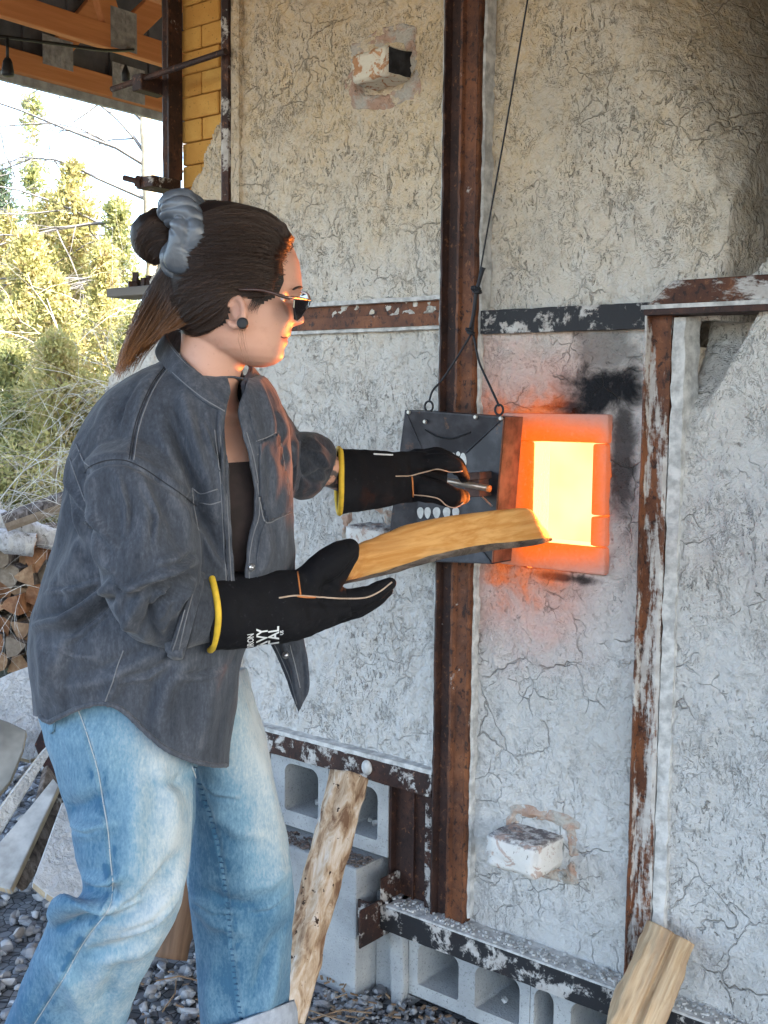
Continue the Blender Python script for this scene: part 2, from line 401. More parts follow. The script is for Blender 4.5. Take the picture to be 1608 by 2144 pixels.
def flat_mat(name, col, rough=0.6, metal=0.0, spec=0.4, nscale=0, namp=0.3, bumpk=0.0, vary=0.0):
    m = Mat(name); c = col; nb = None
    if nscale:
        n = m.noise(nscale, 4, 0.6)
        c = m.mix(m.step(n, 0.3, 0.7), tuple(x * (1 - namp) for x in col), tuple(min(1, x * (1 + namp)) for x in col))
        if bumpk: nb = m.bump(n, bumpk, 0.004)
    if vary:
        c = m.mix(m.math('MULTIPLY', m.rndcol(), vary), c, tuple(x * 0.45 for x in col))
    return m.done(c, rough, nb, metal=metal, spec=spec)

def wood_mat(name, c0, c1, c2, axis_scale=(1, 1, 1), grain=60, vary=0.5, bumpk=0.4, rough=0.75):
    """axis_scale stretches the grain along the small axis"""
    m = Mat(name); c = m.co(axis_scale, kind='Object')
    r = m.rndcol()
    c = m.vadd(c, m.vscale(r, 13.0)) if False else c
    n = m.noise(grain, 4, 0.6, 0.3, c=c); n2 = m.noise(grain * 0.22, 3, 0.5, 0.6, c=c)
    col = m.mix(m.step(n, 0.35, 0.66), c0, c1)
    col = m.mix(m.step(n2, 0.45, 0.72, 0, 0.75), col, c2)
    if vary: col = m.mix(m.math('MULTIPLY', r, vary), col, tuple(x * 0.5 for x in c0))
    return m.done(col, rough, m.bump(m.math('ADD', n, n2), bumpk, 0.003), spec=0.25)

def bark_mat(name, c0, c1, c2):
    m = Mat(name); c = m.co((1, 1, 0.35))
    n = m.noise(38, 5, 0.65, 0.6, c=c); n2 = m.noise(14, 4, 0.6, 0.3, c=c)
    col = m.ramp(n, [(0.36, c0), (0.5, c1), (0.66, c2)])
    col = m.mix(m.step(n2, 0.60, 0.66), col, (0.52, 0.48, 0.42))
    sp = m.step(m.noise(55, 3, 0.6, c=m.co()), 0.66, 0.70)
    col = m.mix(sp, col, (0.05, 0.03, 0.02))
    return m.done(col, 0.9, m.bump(m.math('ADD', n, n2), 0.8, 0.006), spec=0.15)

M = {}
M['plaster'] = plaster_mat('kiln_plaster', seed=0.0, ck=0.45, fk=1.0, arch_shade=True)
M['plaster_low'] = plaster_mat('kiln_plaster_low', seed=3.3, ck=0.30, fk=1.0)
M['plaster_hot'] = plaster_mat('kiln_plaster_pink', hot=True, seed=6.1, ck=0.60, fk=0.40)
M['plaster_right'] = plaster_mat('kiln_plaster_right', seed=9.4, ck=0.55, fk=0.7)
M['rust'] = rust_mat('rusty_steel', 0.12)
M['rust_flaky'] = rust_mat('rusty_steel_with_mortar', 0.40, dark=True, seed=2.0)
M['rust_sooty'] = rust_mat('sooty_steel_with_mortar', 0.42, dark=True, seed=5.0, black=1.0)
M['rust_post'] = rust_mat('streaked_rusty_steel', 0.52, False, seed=4.0, st=(1, 1, 0.16))
M['rust_dark'] = rust_mat('dark_steel', 0.10, dark=True, seed=7.0)
M['mortar'] = flat_mat('mortar_smear', (0.50, 0.49, 0.46), 0.95, nscale=40, bumpk=0.6)
M['block'] = block_mat()
M['yellow_brick'] = firebrick_mat('yellow_insulating_brick', (0.62, 0.33, 0.085), (0.70, 0.40, 0.11), (0.52, 0.24, 0.06))
M['white_brick'] = firebrick_mat('white_fire_brick', (0.62, 0.60, 0.55), (0.68, 0.66, 0.62), (0.66, 0.62, 0.56), dust=True)
M['washed_brick'] = firebrick_mat('washed_fire_brick', (0.40, 0.20, 0.10), (0.50, 0.27, 0.14), (0.45, 0.23, 0.12), flake=(0.66, 0.60, 0.48))
M['dark_brick'] = flat_mat('near_black_brick', (0.022, 0.022, 0.024), 0.85, nscale=30, namp=0.6, bumpk=0.6)  # near-black right side of the upper plug brick
M['hot_brick'] = hot_brick_mat()
M['fire'] = fire_mat()
M['truss'] = wood_mat('truss_lumber', (0.60, 0.235, 0.085), (0.68, 0.285, 0.11), (0.50, 0.18, 0.062), (1, 0.06, 1), 60, 0.25, 0.3)
M['galv'] = flat_mat('galvanised_plate', (0.30, 0.29, 0.28), 0.6, metal=0.1, nscale=30)
M['roofing'] = flat_mat('roof_sheet', (0.09, 0.092, 0.10), 0.6, nscale=8)
M['fascia'] = flat_mat('grey_drip_edge', (0.30, 0.32, 0.33), 0.5, nscale=15)
M['black_rubber'] = flat_mat('black_rubber', (0.012, 0.012, 0.013), 0.55)
M['cable'] = flat_mat('steel_cable', (0.025, 0.026, 0.030), 0.6, metal=0.3)

# ------------------------------------------------------------------ kiln
M['rust_maroon'] = rust_mat('maroon_rust', 0.05, True, seed=11.0)
M['rust_beam'] = rust_mat('mortar_streaked_steel', 0.55, False, seed=8.0, st=(0.3, 1, 1))
kiln = empty('wood_kiln', (0, 0, 0))
tag(kiln, 'large plastered wood kiln in a rusty steel frame with a glowing stoke hole', 'kiln')

def panel(name, x0, x1, z0, z1, mat, res=0.0055, yf=None, seed=0.0, amp=1.0, edge=None, hole=None, back=0.05):
    nx = max(2, int((x1 - x0) / res)); nz = max(2, int((z1 - z0) / res))
    xs = np.linspace(x0, x1, nx); zs = np.linspace(z0, z1, nz)
    Xg, Zg = np.meshgrid(xs, zs); X = Xg.ravel(); Z = Zg.ravel()
    Y = np.zeros_like(X) if yf is None else yf(X, Z)
    B = np.stack([X, Y * 0 + seed, Z], 1)
    h = 0.008 * fbm(B, 4.5, 3, seed) + 0.005 * fbm(B, 17, 3, seed + 5)
    rg = 1 - np.abs(pnoise(B + 0.02 * np.stack([pnoise(B, 22, 1), 0 * X, pnoise(B, 22, 9)], 1), 30, seed + 3)) * 2.2
    h += 0.0035 * np.clip(rg, -1, 1) * np.clip(0.5 + 1.2 * pnoise(B, 6, seed + 8), 0, 1) + 0.0022 * fbm(B, 70, 2, seed + 2)
    V = np.stack([X, Y - amp * h, Z], 1)
    idx = np.arange(nx * nz).reshape(nz, nx)
    F = np.stack([idx[:-1, :-1], idx[:-1, 1:], idx[1:, 1:], idx[1:, :-1]], -1).reshape(-1, 4)
    keep = np.ones(len(F), bool)
    cx = X[F].mean(1); cz = Z[F].mean(1)
    if hole is not None: keep &= ~hole(cx, cz)
    if edge is not None: keep &= edge(cx, cz)
    F = F[keep]
    o = mk(name, V, F, mat, kiln)
    sm = o.modifiers.new('thick', 'SOLIDIFY'); sm.thickness = back; sm.offset = -1.0
    # solidify only closes the rim; the normals face the yard
    return o

# upper left, lower left, stoke-hole bay, upper right, right bay
panel('plaster_panel', -1.10, -0.335, 1.60, 3.0, M['plaster'], seed=1.0, amp=1.0)
panel('plaster_panel', -1.68, -0.335, 0.47, 1.66, M['plaster_low'], seed=2.0,
      edge=lambda x, z: x > -1.12)
panel('plaster_panel', -0.240, 0.235, 0.10, 1.64, M['plaster_hot'], seed=3.0, amp=0.75, res=0.0042,
      hole=lambda x, z: (x > -0.102) & (x < 0.115 + 0.006 * np.sin(z * 60)) & (z > 1.047) & (z < 1.397))
def y_ur(X, Z):
    s = X - (0.07 + (2.29 - Z) * 0.62)            # right of a leaning line the shell turns away towards the chimney arch
    s2 = np.clip(s, 0, None)
    return np.minimum(0.02 + 2.3 * s2 ** 1.5 + 3.0 * np.clip(X - 0.36 - (Z - 1.75) * 0.10, 0, None) ** 1.1, 0.55)
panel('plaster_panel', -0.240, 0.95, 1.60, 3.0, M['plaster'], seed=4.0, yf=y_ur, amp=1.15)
def y_r(X, Z):
    y = -0.012 - 0.06 * smoothstep(0.33, 0.75, X)
    # hollow under the short top beam
    edge_x = 0.34 + (Z - 1.45) * 0.55
    hol = smoothstep(1.36, 1.58, Z) * (1 - smoothstep(edge_x - 0.01, edge_x + 0.02, X))
    return y + 0.13 * hol
panel('plaster_panel', 0.285, 1.25, 0.0, 1.66, M['plaster_right'], seed=5.0, yf=y_r, amp=0.95)
# plaster mass added unseen right of the view to shade the wall, and the bulge at its foot
mb = MB(); mb.prism([(0.60, 0.5, 1.70), (0.56, 0.02, 1.70), (0.86, -0.62, 1.70), (1.6, -0.62, 1.70), (1.6, 0.5, 1.70)], (0.03, 0, 1.3)); mb.build('shading_mass', M['plaster'], kiln, bevel=0.04, seg=4)
bm = bmesh.new(); bmesh.ops.create_icosphere(bm, subdivisions=4, radius=1); me = bpy.data.meshes.new('plaster_bulge')
for v in bm.verts: v.co = Vector((0.56, 0.03, 1.665)) + Vector((v.co.x * 0.15, v.co.y * 0.07, v.co.z * 0.085)) * (1 + 0.12 * mnoise.noise(v.co * 4))
bm.to_mesh(me); bm.free(); link('plaster_bulge', me, M['plaster_low'], kiln, True)
# plaster buttress raked up the kiln's left corner
def butt_edge(x, z): return (x > -1.114 - (2.262 - z) * 0.692 + 0.008 * np.sin(z * 37) + 0.006 * np.sin(z * 91)) & (x < -1.05) & (x > -1.70 - 0.02 * np.sin(z * 23))
panel('plaster_buttress', -2.55, -1.05, 0.1, 2.28, M['plaster'], seed=6.0, yf=lambda X, Z: 0.022 + 0 * X, edge=butt_edge, back=0.11)

# kiln mass behind the plaster, so the light stays out
mb = MB(); mb.b2(-1.34, 1.25, 0.52, 2.2, -0.1, 2.9)
for q in ((0.175, 0.20, 0.045, 0.52, 0.90, 1.56), (-0.34, -0.31, 0.06, 0.52, 0.90, 1.56), (-0.309, 0.174, 0.06, 0.52, 1.47, 1.50), (-0.309, 0.174, 0.06, 0.52, 0.92, 0.945)): mb.b2(*q)
mb.build('kiln_core', M['plaster_low'], kiln)

# --- yellow insulating bricks left of the frame
rows = 13; bh = 0.0655
k = 0
for r in range(rows):
    z0 = 1.99 + r * bh
    xs = [-1.372, -1.21, -1.02] if r % 2 == 0 else [-1.372, -1.285, -1.02]
    if r < 1: xs = [-1.40, -1.235, -1.02]
    for a, b in zip(xs[:-1], xs[1:]):
        mb = MB(); j = rnd.uniform(-0.003, 0.003)
        mb.b2(a + 0.0018, b - 0.0018, 0.075 + j, 0.17, z0 + 0.0016, z0 + bh - 0.0016)
        mb.build('brick', M['yellow_brick'], kiln, bevel=0.003, seg=1)
for r in range(8):
    z0 = 1.466 + r * bh
    mb = MB(); mb.b2(-1.40, -1.02, 0.08, 0.17, z0 + 0.0016, z0 + bh - 0.0016); mb.build('brick', M['yellow_brick'], kiln, bevel=0.003, seg=1)
mb = MB(); mb.b2(-1.365, -1.03, 0.16, 0.40, 0.2, 3.0); mb.build('brick_backing', M['yellow_brick'], kiln)

# --- steel
def bar_profile(name, prof, z0, z1, mat, n=60, seed=0.0, wob=0.0012):
    """upright steel section; prof = closed outline in (x, y)"""
    pr = np.array(prof); zs = np.linspace(z0, z1, n)
    V = np.array([(x, y, z) for z in zs for x, y in pr], float)
    V[:, :2] += wob * np.stack([fbm(V, 30, 2, seed), fbm(V, 30, 2, seed + 4)], 1)
    k = len(pr); F = [(i * k + j, i * k + (j + 1) % k, (i + 1) * k + (j + 1) % k, (i + 1) * k + j) for i in range(n - 1) for j in range(k)]
    F += [tuple(range(k))[::-1], tuple(range((n - 1) * k, n * k))]
    mb = MB(); mb.add(V, F); return mb.build(name, mat, kiln)
# centre post: a channel with a raised pitted web
bar_profile('steel_post', [(-0.324, 0.03), (-0.324, -0.040), (-0.318, -0.042), (-0.313, -0.022), (-0.284, -0.022), (-0.282, 0.03)], 0.150, 3.0, M['rust_maroon'], 140, 1.0, 0.002)
bar_profile('steel_post', [(-0.2815, 0.03), (-0.2815, -0.033), (-0.277, -0.040), (-0.270, -0.041), (-0.265, -0.032), (-0.236, -0.032), (-0.231, -0.035), (-0.227, -0.030), (-0.227, 0.03)], 0.150, 3.0, M['rust'], 140, 7.0, 0.002)
bar_profile('post_edge', [(-0.3305, 0.02), (-0.331, -0.033), (-0.3262, -0.036), (-0.3248, 0.02)], 0.51, 3.0, M['mortar'], 160, 3.0, 0.003)
bar_profile('post_edge', [(-0.2265, 0.02), (-0.2262, -0.020), (-0.2215, -0.016), (-0.2190, 0.02)], 0.16, 3.0, M['mortar'], 160, 5.0, 0.003)
bar_profile('steel_post', [(-1.090, 0.03), (-1.090, -0.030), (-1.084, -0.032), (-1.066, -0.026), (-1.062, 0.03)], 0.51, 3.0, M['rust_flaky'], 60, 2.0)
bar_profile('plastered_flange', [(-1.0615, 0.03), (-1.0615, -0.020), (-1.034, -0.016), (-1.026, 0.03)], 0.51, 3.0, M['plaster'], 60, 2.5)
bar_profile('steel_post', [(0.212, 0.03), (0.212, -0.045), (0.217, -0.047), (0.221, -0.030), (0.256, -0.030), (0.263, -0.026), (0.266, 0.03)], -0.02, 1.620, M['rust_post'], 80, 3.0)
bar_profile('plastered_flange', [(0.2665, 0.03), (0.2660, -0.0255), (0.292, -0.022), (0.302, 0.03)], -0.02, 1.606, M['mortar'], 160, 3.5, 0.003)
def beam(name, x0, x1, z0, z1, y0, y1, mat, lip=None, n=50, seed=0.0):
    mb = MB(); xs = np.linspace(x0, x1, n); pr = np.array([(y1, z0), (y0, z0), (y0, z1), (y1, z1)])
    if lip: pr = np.array([(y1, z0), (y0, z0), (y0, z0 + lip), (y0 + 0.022, z0 + lip), (y0 + 0.022, z1 - lip), (y0, z1 - lip), (y0, z1), (y1, z1)])
    V = np.array([(x, y, z) for x in xs for y, z in pr], float); V[:, 1:] += 0.0012 * np.stack([fbm(V, 30, 2, seed), fbm(V, 30, 2, seed + 3)], 1)
    k = len(pr); F = [(i * k + j, i * k + (j + 1) % k, (i + 1) * k + (j + 1) % k, (i + 1) * k + j) for i in range(n - 1) for j in range(k)]
    F += [tuple(range(k)), tuple(range((n - 1) * k, n * k))[::-1]]
    mb.add(V, F); return mb.build(name, mat, kiln)
# middle-left beam: recessed web above a proud lower flange, white plaster lip on top
beam('cross_beam', -1.06, -0.332, 1.640, 1.672, -0.006, 0.03, M['rust'], seed=1)
beam('cross_beam', -1.06, -0.332, 1.611, 1.640, -0.026, 0.03, M['rust'], seed=2)
beam('plaster_lip', -1.06, -0.333, 1.672, 1.682, -0.024, 0.02, M['mortar'], seed=3)
beam('plaster_lip', -1.06, -0.333, 1.602, 1.611, -0.020, 0.02, M['mortar'], seed=3)
beam('cross_beam', -0.2185, 0.2105, 1.586, 1.640, -0.022, 0.03, M['rust_sooty'], seed=4)
# short beam over the right bay, mitred at its left end
mb = MB(); mb.prism([(0.218, -0.050, 1.631), (1.25, -0.050, 1.631), (1.25, -0.040, 1.684), (0.268, -0.040, 1.680)], (0, 0.05, 0))
mb.build('cross_beam', M['rust_beam'], kiln, bevel=0.002, seg=1)
mb = MB(); mb.b2(0.210, 1.25, -0.062, 0.03, 1.622, 1.6305); mb.build('beam_flange', M['mortar'], kiln)
mb = MB(); mb.b2(0.216, 1.25, -0.060, 0.03, 1.610, 1.6217); mb.build('beam_flange', M['rust_dark'], kiln)
# lower-left beam and bottom-right beam with its littered ledge
beam('cross_beam', -1.62, -0.3315, 0.446, 0.502, -0.034, 0.03, M['rust_flaky'], seed=5, n=90)
beam('plaster_lip', -1.62, -0.3325, 0.5025, 0.514, -0.032, 0.02, M['mortar'], seed=6, n=90)
beam('cross_beam', -0.455, 1.25, 0.083, 0.143, -0.075, 0.03, M['rust_sooty'], seed=7, n=120)
mb = MB(); mb.b2(-0.440, 1.25, -0.073, 0.01, 0.1435, 0.149); mb.build('beam_ledge', M['mortar'], kiln)
# steel behind the posts at the block recess, and the cross bar's stub end
mb = MB(); mb.b2(-0.475, -0.330, 0.005, 0.06, 0.150, 0.4455); mb.b2(-0.481, -0.473, -0.012, 0.06, 0.150, 0.445); mb.b2(-0.412, -0.406, -0.004, 0.006, 0.150, 0.445); mb.build('steel_plate', M['rust_dark'], kiln)
mb = MB(); mb.b2(-0.358, -0.3345, -0.02, 0.02, 0.150, 0.445); mb.build('steel_strip', M['rust_flaky'], kiln)
mb = MB(); mb.b2(-0.465, -0.459, -0.15, 0.06, 0.055, 0.155); mb.b2(-0.4585, -0.4555, -0.074, 0.06, 0.085, 0.215); mb.build('steel_bracket', M['rust_flaky'], kiln, bevel=0.0015, seg=1)
mb = MB(); mb.b2(-0.515, -0.4655, -0.095, -0.088, 0.055, 0.150); mb.build('steel_bracket', M['rust_flaky'], kiln, bevel=0.0015, seg=1)
# dark upright at the brick corner, tie rod, bracket, foot plate and bolt
bar_profile('steel_post', [(-1.386, 0.06), (-1.386, 0.012), (-1.380, 0.010), (-1.368, 0.014), (-1.356, 0.010), (-1.352, 0.06)], 2.075, 3.0, M['rust_dark'], 40, 4.0)
mb = MB(); mb.tube([(-1.54, -0.05, 2.345), (-1.05, -0.05, 2.368)], 0.009, 8); mb.build('tie_rod', M['rust_dark'], kiln)
mb = MB(); mb.b2(-1.43, -1.387, -0.065, 0.03, 2.318, 2.365); mb.build('rod_bracket', M['rust_dark'], kiln, bevel=0.003, seg=1)
mb = MB(); mb.b2(-1.428, -1.352, -0.055, 0.055, 2.042, 2.074); mb.build('foot_plate', M['rust_flaky'], kiln, bevel=0.002, seg=1)
mb = MB(); mb.tube([(-1.475, -0.06, 2.078), (-1.40, -0.045, 2.057)], 0.0085, 8); mb.tube([(-1.425, -0.05, 2.064), (-1.405, -0.046, 2.059)], 0.019, 6); mb.build('bolt', M['rust_dark'], kiln)
# board end sticking out behind
mb = MB(); mb.b2(-1.93, -1.40, 0.22, 0.34, 1.772, 1.802); mb.build('ledge_board', wood_mat('grey_board', (0.22, 0.19, 0.16), (0.28, 0.25, 0.21), (0.15, 0.13, 0.11), (0.1, 1, 1), 40), kiln, bevel=0.003, seg=1)
mb = MB()
for i in range(60):
    mb.box((rnd.uniform(-1.83, -1.5), rnd.uniform(0.23, 0.33), 1.805 + rnd.uniform(0, 0.03)), (0.016, 0.016, 0.03), Matrix.Rotation(rnd.uniform(0, 3), 3, 'Z'))
mb.build('ledge_crust', M['rust_dark'], kiln)
# mortar lump on the lower left beam
bm = bmesh.new(); bmesh.ops.create_icosphere(bm, subdivisions=3, radius=0.017)
me = bpy.data.meshes.new('mortar_lump'); bm.to_mesh(me); bm.free()
o = link('mortar_lump', me, M['mortar'], kiln, True); o.location = Wl(768, 1607, -0.036); o.scale = (1, 0.5, 1.15)

# --- hollow concrete blocks, cores facing the yard
def core_block(x0, x1, z0, z1, yf, cores, name='concrete_block'):
    """solid face pierced by rounded cores: ring-by-ring faces, walls and a back"""
    bm = bmesh.new(); depth = 0.30
    mbb = MB()
    def rr(cx0, cx1, cz0, cz1, r=0.028, k=5):
        pts = []
        for (cx, cz, a0) in ((cx1 - r, cz1 - r, 0), (cx0 + r, cz1 - r, 90), (cx0 + r * .3, cz0 + r * .3, 180), (cx1 - r * .3, cz0 + r * .3, 270)):
            q = r if a0 < 180 else r * .3
            for i in range(k + 1):
                a = math.radians(a0 + 90 * i / k); pts.append((cx + q * math.cos(a), cz + q * math.sin(a)))
        return pts
    cuts = [x0] + [(a[1] + b[0]) / 2 for a, b in zip(cores[:-1], cores[1:])] + [x1]
    for c, xa, xb in zip(cores, cuts[:-1], cuts[1:]):
        inner = rr(c[0], c[1], c[2], c[3]); n = len(inner)
        outer = []
        for (x, z) in inner:     # project out to the block rectangle
            mx, mz = (c[0] + c[1]) / 2, (c[2] + c[3]) / 2
            dx, dz = x - mx, z - mz
            t = min([((xb if dx > 0 else xa) - mx) / dx if abs(dx) > 1e-6 else 9e9, ((z1 if dz > 0 else z0) - mz) / dz if abs(dz) > 1e-6 else 9e9])
            outer.append((mx + dx * t, mz + dz * t))
        V = [(x, yf, z) for x, z in inner] + [(x, yf, z) for x, z in outer] + [(x, yf + depth, z) for x, z in inner]
        F = [(i, (i + 1) % n, n + (i + 1) % n, n + i) for i in range(n)] + [((i + 1) % n, i, 2 * n + i, 2 * n + (i + 1) % n) for i in range(n)]
        F.append(tuple(range(2 * n, 3 * n)))
        # corner fillers
        for i in range(n):
            (ax_, az_), (bx_, bz_) = outer[i], outer[(i + 1) % n]
            if abs(ax_ - bx_) > 1e-6 and abs(az_ - bz_) > 1e-6:
                a_side = abs(ax_ - xa) < 1e-6 or abs(ax_ - xb) < 1e-6
                V.append((ax_ if a_side else bx_, yf, bz_ if a_side else az_)); F.append((n + i, n + (i + 1) % n, len(V) - 1))
        mbb.add(V, F)
    # outer shell
    b = [(x, y, z) for x in (x0, x1) for y in (yf, yf + depth) for z in (z0, z1)]
    mbb.add(b, [(0, 2, 3, 1), (4, 5, 7, 6), (0, 4, 6, 2), (1, 3, 7, 5)])
    o = mk(name, mbb.V, mbb.F, M['block'], kiln, False)
    return o
zt, zb = 0.4455, 0.245
for x0, cs in ((-1.325, [(-1.293, -1.165), (-1.125, -0.997)]), (-0.93 - 0.175 + 0.175, None)):
    if cs: core_block(x0, x0 + 0.392, zb, zt, -0.015, [(a, b, 0.288, 0.418) for a, b in cs])
core_block(-0.930, -0.690, zb, zt, -0.015, [(-0.852, -0.726, 0.288, 0.424)])
core_block(-0.6875, -0.482, zb, zt, -0.015, [(-0.641, -0.517, 0.282, 0.420)])
mb = MB(); mb.b2(-0.6895, -0.6880, -0.012, 0.1, 0.25, 0.44)
mb.build('block_joint', M['rust_dark'], kiln)
# poured plinth below, standing forward
mb = MB(); mb.b2(-1.02, -0.516, -0.10, 0.25, -0.2, 0.2305); mb.build('plinth', M['block'], kiln, bevel=0.006, seg=2)
mb = MB(); mb.b2(-0.5155, -0.42, -0.02, 0.25, -0.2, 0.149); mb.build('plinth', M['block'], kiln, bevel=0.004, seg=1)
mb = MB(); mb.prism([(-0.445, -0.055, 0.082), (-0.400, -0.055, 0.082), (-0.392, -0.055, -0.06), (-0.405, -0.055, -0.13), (-0.435, -0.055, -0.13)], (0, 0.05, 0)); mb.build('mortar_run', M['block'], kiln, bevel=0.008)
for x0, cs in ((-0.392, [(-0.364, -0.237), (-0.188, -0.060)]), (-0.030, [(-0.020, 0.033), (0.078, 0.205)]), (0.235, [(0.268, 0.40), (0.44, 0.572)]), (0.632, [(0.66, 0.79), (0.83, 0.96)])):
    core_block(x0, x0 + (0.360 if x0 < -0.1 else 0.262 if x0 < 0 else 0.392), -0.128, 0.0822, -0.035, [(a, b, -0.050, 0.062) for a, b in cs])

mb = MB(); mb.b2(-0.40, 1.2, -0.040, 0.3, -0.30, -0.1283); mb.build('footing', M['block'], kiln, bevel=0.004, seg=1)
# --- stoke hole: bricks round a glowing aperture
def hb(x0, x1, z0, z1, y0=-0.020, y1=0.062):
    mb = MB(); mb.b2(x0 + 0.0008, x1 - 0.0008, y0, y1, z0 + 0.0008, z1 - 0.0008); return mb.build('stoke_hole_brick', M['hot_brick'], kiln, bevel=0.006, seg=2)
ax0, ax1, az0, az1 = -0.069, 0.083, 1.111, 1.339
hb(-0.155, 0.121, az1, 1.404); hb(-0.155, 0.122, 1.048, az0)
hb(-0.155, ax0, az0, az1); hb(ax1, 0.119, 1.180, az1); hb(ax1, 0.122, az0, 1.1785)
mb = MB()
cx0, cx1, cy0, cy1, cz0, cz1 = -0.30, 0.17, 0.0625, 0.46, 0.95, 1.46
cv = [(x, y, z) for x in (cx0, cx1) for y in (cy0, cy1) for z in (cz0, cz1)]
mb.add(cv, [(2, 3, 7, 6), (0, 1, 3, 2), (4, 6, 7, 5), (0, 2, 6, 4), (1, 5, 7, 3)])
mb.build('fire_chamber', M['fire'], kiln)
# the fire's own light: flames deep in the chamber, shining out at the woman
fl = bpy.data.lights.new('fire_light', 'AREA'); fl.shape = 'RECTANGLE'; fl.size = 0.05; fl.size_y = 0.13; fl.energy = 6.5; fl.color = (1, 0.23, 0.035)
flo = bpy.data.objects.new('fire_light', fl); COL.objects.link(flo); flo.location = (-0.036, 0.33, 1.130); flo.rotation_euler = Vector((-0.036 - 0.05, 0.33 + 0.9, 1.13 - 1.5)).to_track_quat('Z', 'Y').to_euler()

# --- plug bricks that can be pulled out of the wall
def rough_block(name, corner, ex, ey, ez, mats, label, cat, group=None, side=None):
    """block from its front lower left corner along three edge vectors; mats = (main, side)"""
    c = np.array(corner, float); ex, ey, ez = (np.array(v, float) for v in (ex, ey, ez))
    V = [c + a * ex + b * ey + d * ez for a in (0, 1) for b in (0, 1) for d in (0, 1)]
    bm = bmesh.new(); bv = [bm.verts.new(v) for v in V]
    for f in [(0, 4, 5, 1), (4, 6, 7, 5), (2, 3, 7, 6), (0, 1, 3, 2), (1, 5, 7, 3), (0, 2, 6, 4)]:
        bm.faces.new([bv[i] for i in f])
    bmesh.ops.recalc_face_normals(bm, faces=bm.faces)
    if len(mats) > 1:
        bm.faces.ensure_lookup_table(); bm.faces[1].material_index = 1
    bmesh.ops.bevel(bm, geom=list(bm.edges), offset=0.004, segments=2, affect='EDGES')
    bmesh.ops.triangulate(bm, faces=[f for f in bm.faces if len(f.verts) > 4])
    bmesh.ops.subdivide_edges(bm, edges=[e for e in bm.edges if e.calc_length() > 0.02], cuts=7, use_grid_fill=True)
    co = np.array([v.co for v in bm.verts]); nrm = np.array([v.normal for v in bm.verts])
    h = 0.0045 * fbm(co, 40, 3, 2.0 + co[0, 0]) - 0.016 * np.clip(fbm(co, 22, 2, 8.0) - 0.35, 0, 1)
    for v, d, n_ in zip(bm.verts, h, nrm): v.co += Vector(n_ * d)
    me = bpy.data.meshes.new(name); bm.to_mesh(me); bm.free()
    o = link(name, me, list(mats), None, True)
    return tag(o, label, cat, group)
c0 = Wl(735, 177, -0.085); c1 = Wl(811, 153, -0.085); up = np.array([0, 0, 0.068])
rough_block('spy_hole_brick', c0, c1 - c0, (0.016, 0.16, 0.0), up, (M['washed_brick'], M['dark_brick']), 'cream and orange brick with a black side jutting from the upper wall', 'brick', 'plug bricks in the kiln wall')
a = Wl(1016, 1811, -0.11); b = Wl(1122, 1844, -0.11)
rough_block('spy_hole_brick', a, b - a, (0.008, 0.19, 0.0), (0, 0, 0.074), (M['white_brick'],), 'white brick jutting from the wall below the stoke hole', 'brick', 'plug bricks in the kiln wall')
a = Wl(722, 1150, -0.095); b = Wl(802, 1160, -0.095)
rough_block('spy_hole_brick', a, b - a, (0.0, 0.17, 0.0), (0, 0, 0.062), (M['white_brick'],), 'white brick in the wall partly behind the held log', 'brick', 'plug bricks in the kiln wall')
# broken plaster rims round the plugs
def rim_patch(cx, cz, w, h, seed, mat, y=-0.004):
    """crumbled clay round a plug: a polar height field that sinks back into the wall at its outer edge"""
    na, nr_ = 72, 16; V = []; F = []
    for j in range(nr_):
        q = j / (nr_ - 1)
        for i in range(na):
            a = i / na * 2 * math.pi; m_ = max(abs(math.cos(a)), abs(math.sin(a))) ** 0.6
            wob = 1 + 0.30 * mnoise.noise((math.cos(a) * 1.7 + seed, math.sin(a) * 1.7, seed)) * q
            r = (0.55 + 0.60 * q) * wob / m_; x = cx + w * math.cos(a) * r; z = cz + h * math.sin(a) * r
            V.append((x, 0, z))
    V = np.array(V); q = np.repeat(np.arange(nr_) / (nr_ - 1), na)
    S = np.stack([V[:, 0], 0 * q + seed, V[:, 2]], 1)
    V[:, 1] = 0.012 * (q > 0.93) + 0.016 * (1 - smoothstep(0.0, 0.35, q)) - 0.012 * np.exp(-((q - 0.5) / 0.25) ** 2) * (0.4 + fbm(S, 28, 3, seed)) - 0.007 * fbm(S, 70, 2, seed + 3) * (q < 0.93)
    for j in range(nr_ - 1): F += [(j * na + i, j * na + (i + 1) % na, (j + 1) * na + (i + 1) % na, (j + 1) * na + i) for i in range(na)]
    F.append(tuple(range(na))[::-1])
    return mk('plaster_rim', V, F, mat, kiln)
pk = Mat('fired_pink_clay'); n_ = pk.noise(16, 5, 0.65, 0.4); f_ = pk.noise(55, 5, .65)
pkc = pk.mix(pk.step(n_, 0.42, 0.60), (0.47, 0.43, 0.37), (0.46, 0.30, 0.22)); pkc = pk.mix(pk.step(f_, 0.60, 0.70, 0, .7), pkc, (0.09, 0.075, 0.06)); pkc = pk.mix(pk.step(f_, 0.30, 0.40, .6, 0), pkc, (0.60, 0.55, 0.48))
pink = pk.done(pkc, 0.95, pk.bump(pk.math('ADD', f_, n_), 1.0, 0.010), spec=0.1)
w = Wl(802, 146, 0); rim_patch(w[0], w[2], 0.105, 0.085, 1.0, pink)
w = Wl(1130, 1762, 0); rim_patch(w[0] + 0.01, w[2], 0.10, 0.075, 4.0, pink)
w = Wl(770, 1112, 0); rim_patch(w[0], w[2], 0.085, 0.075, 7.0, pink)
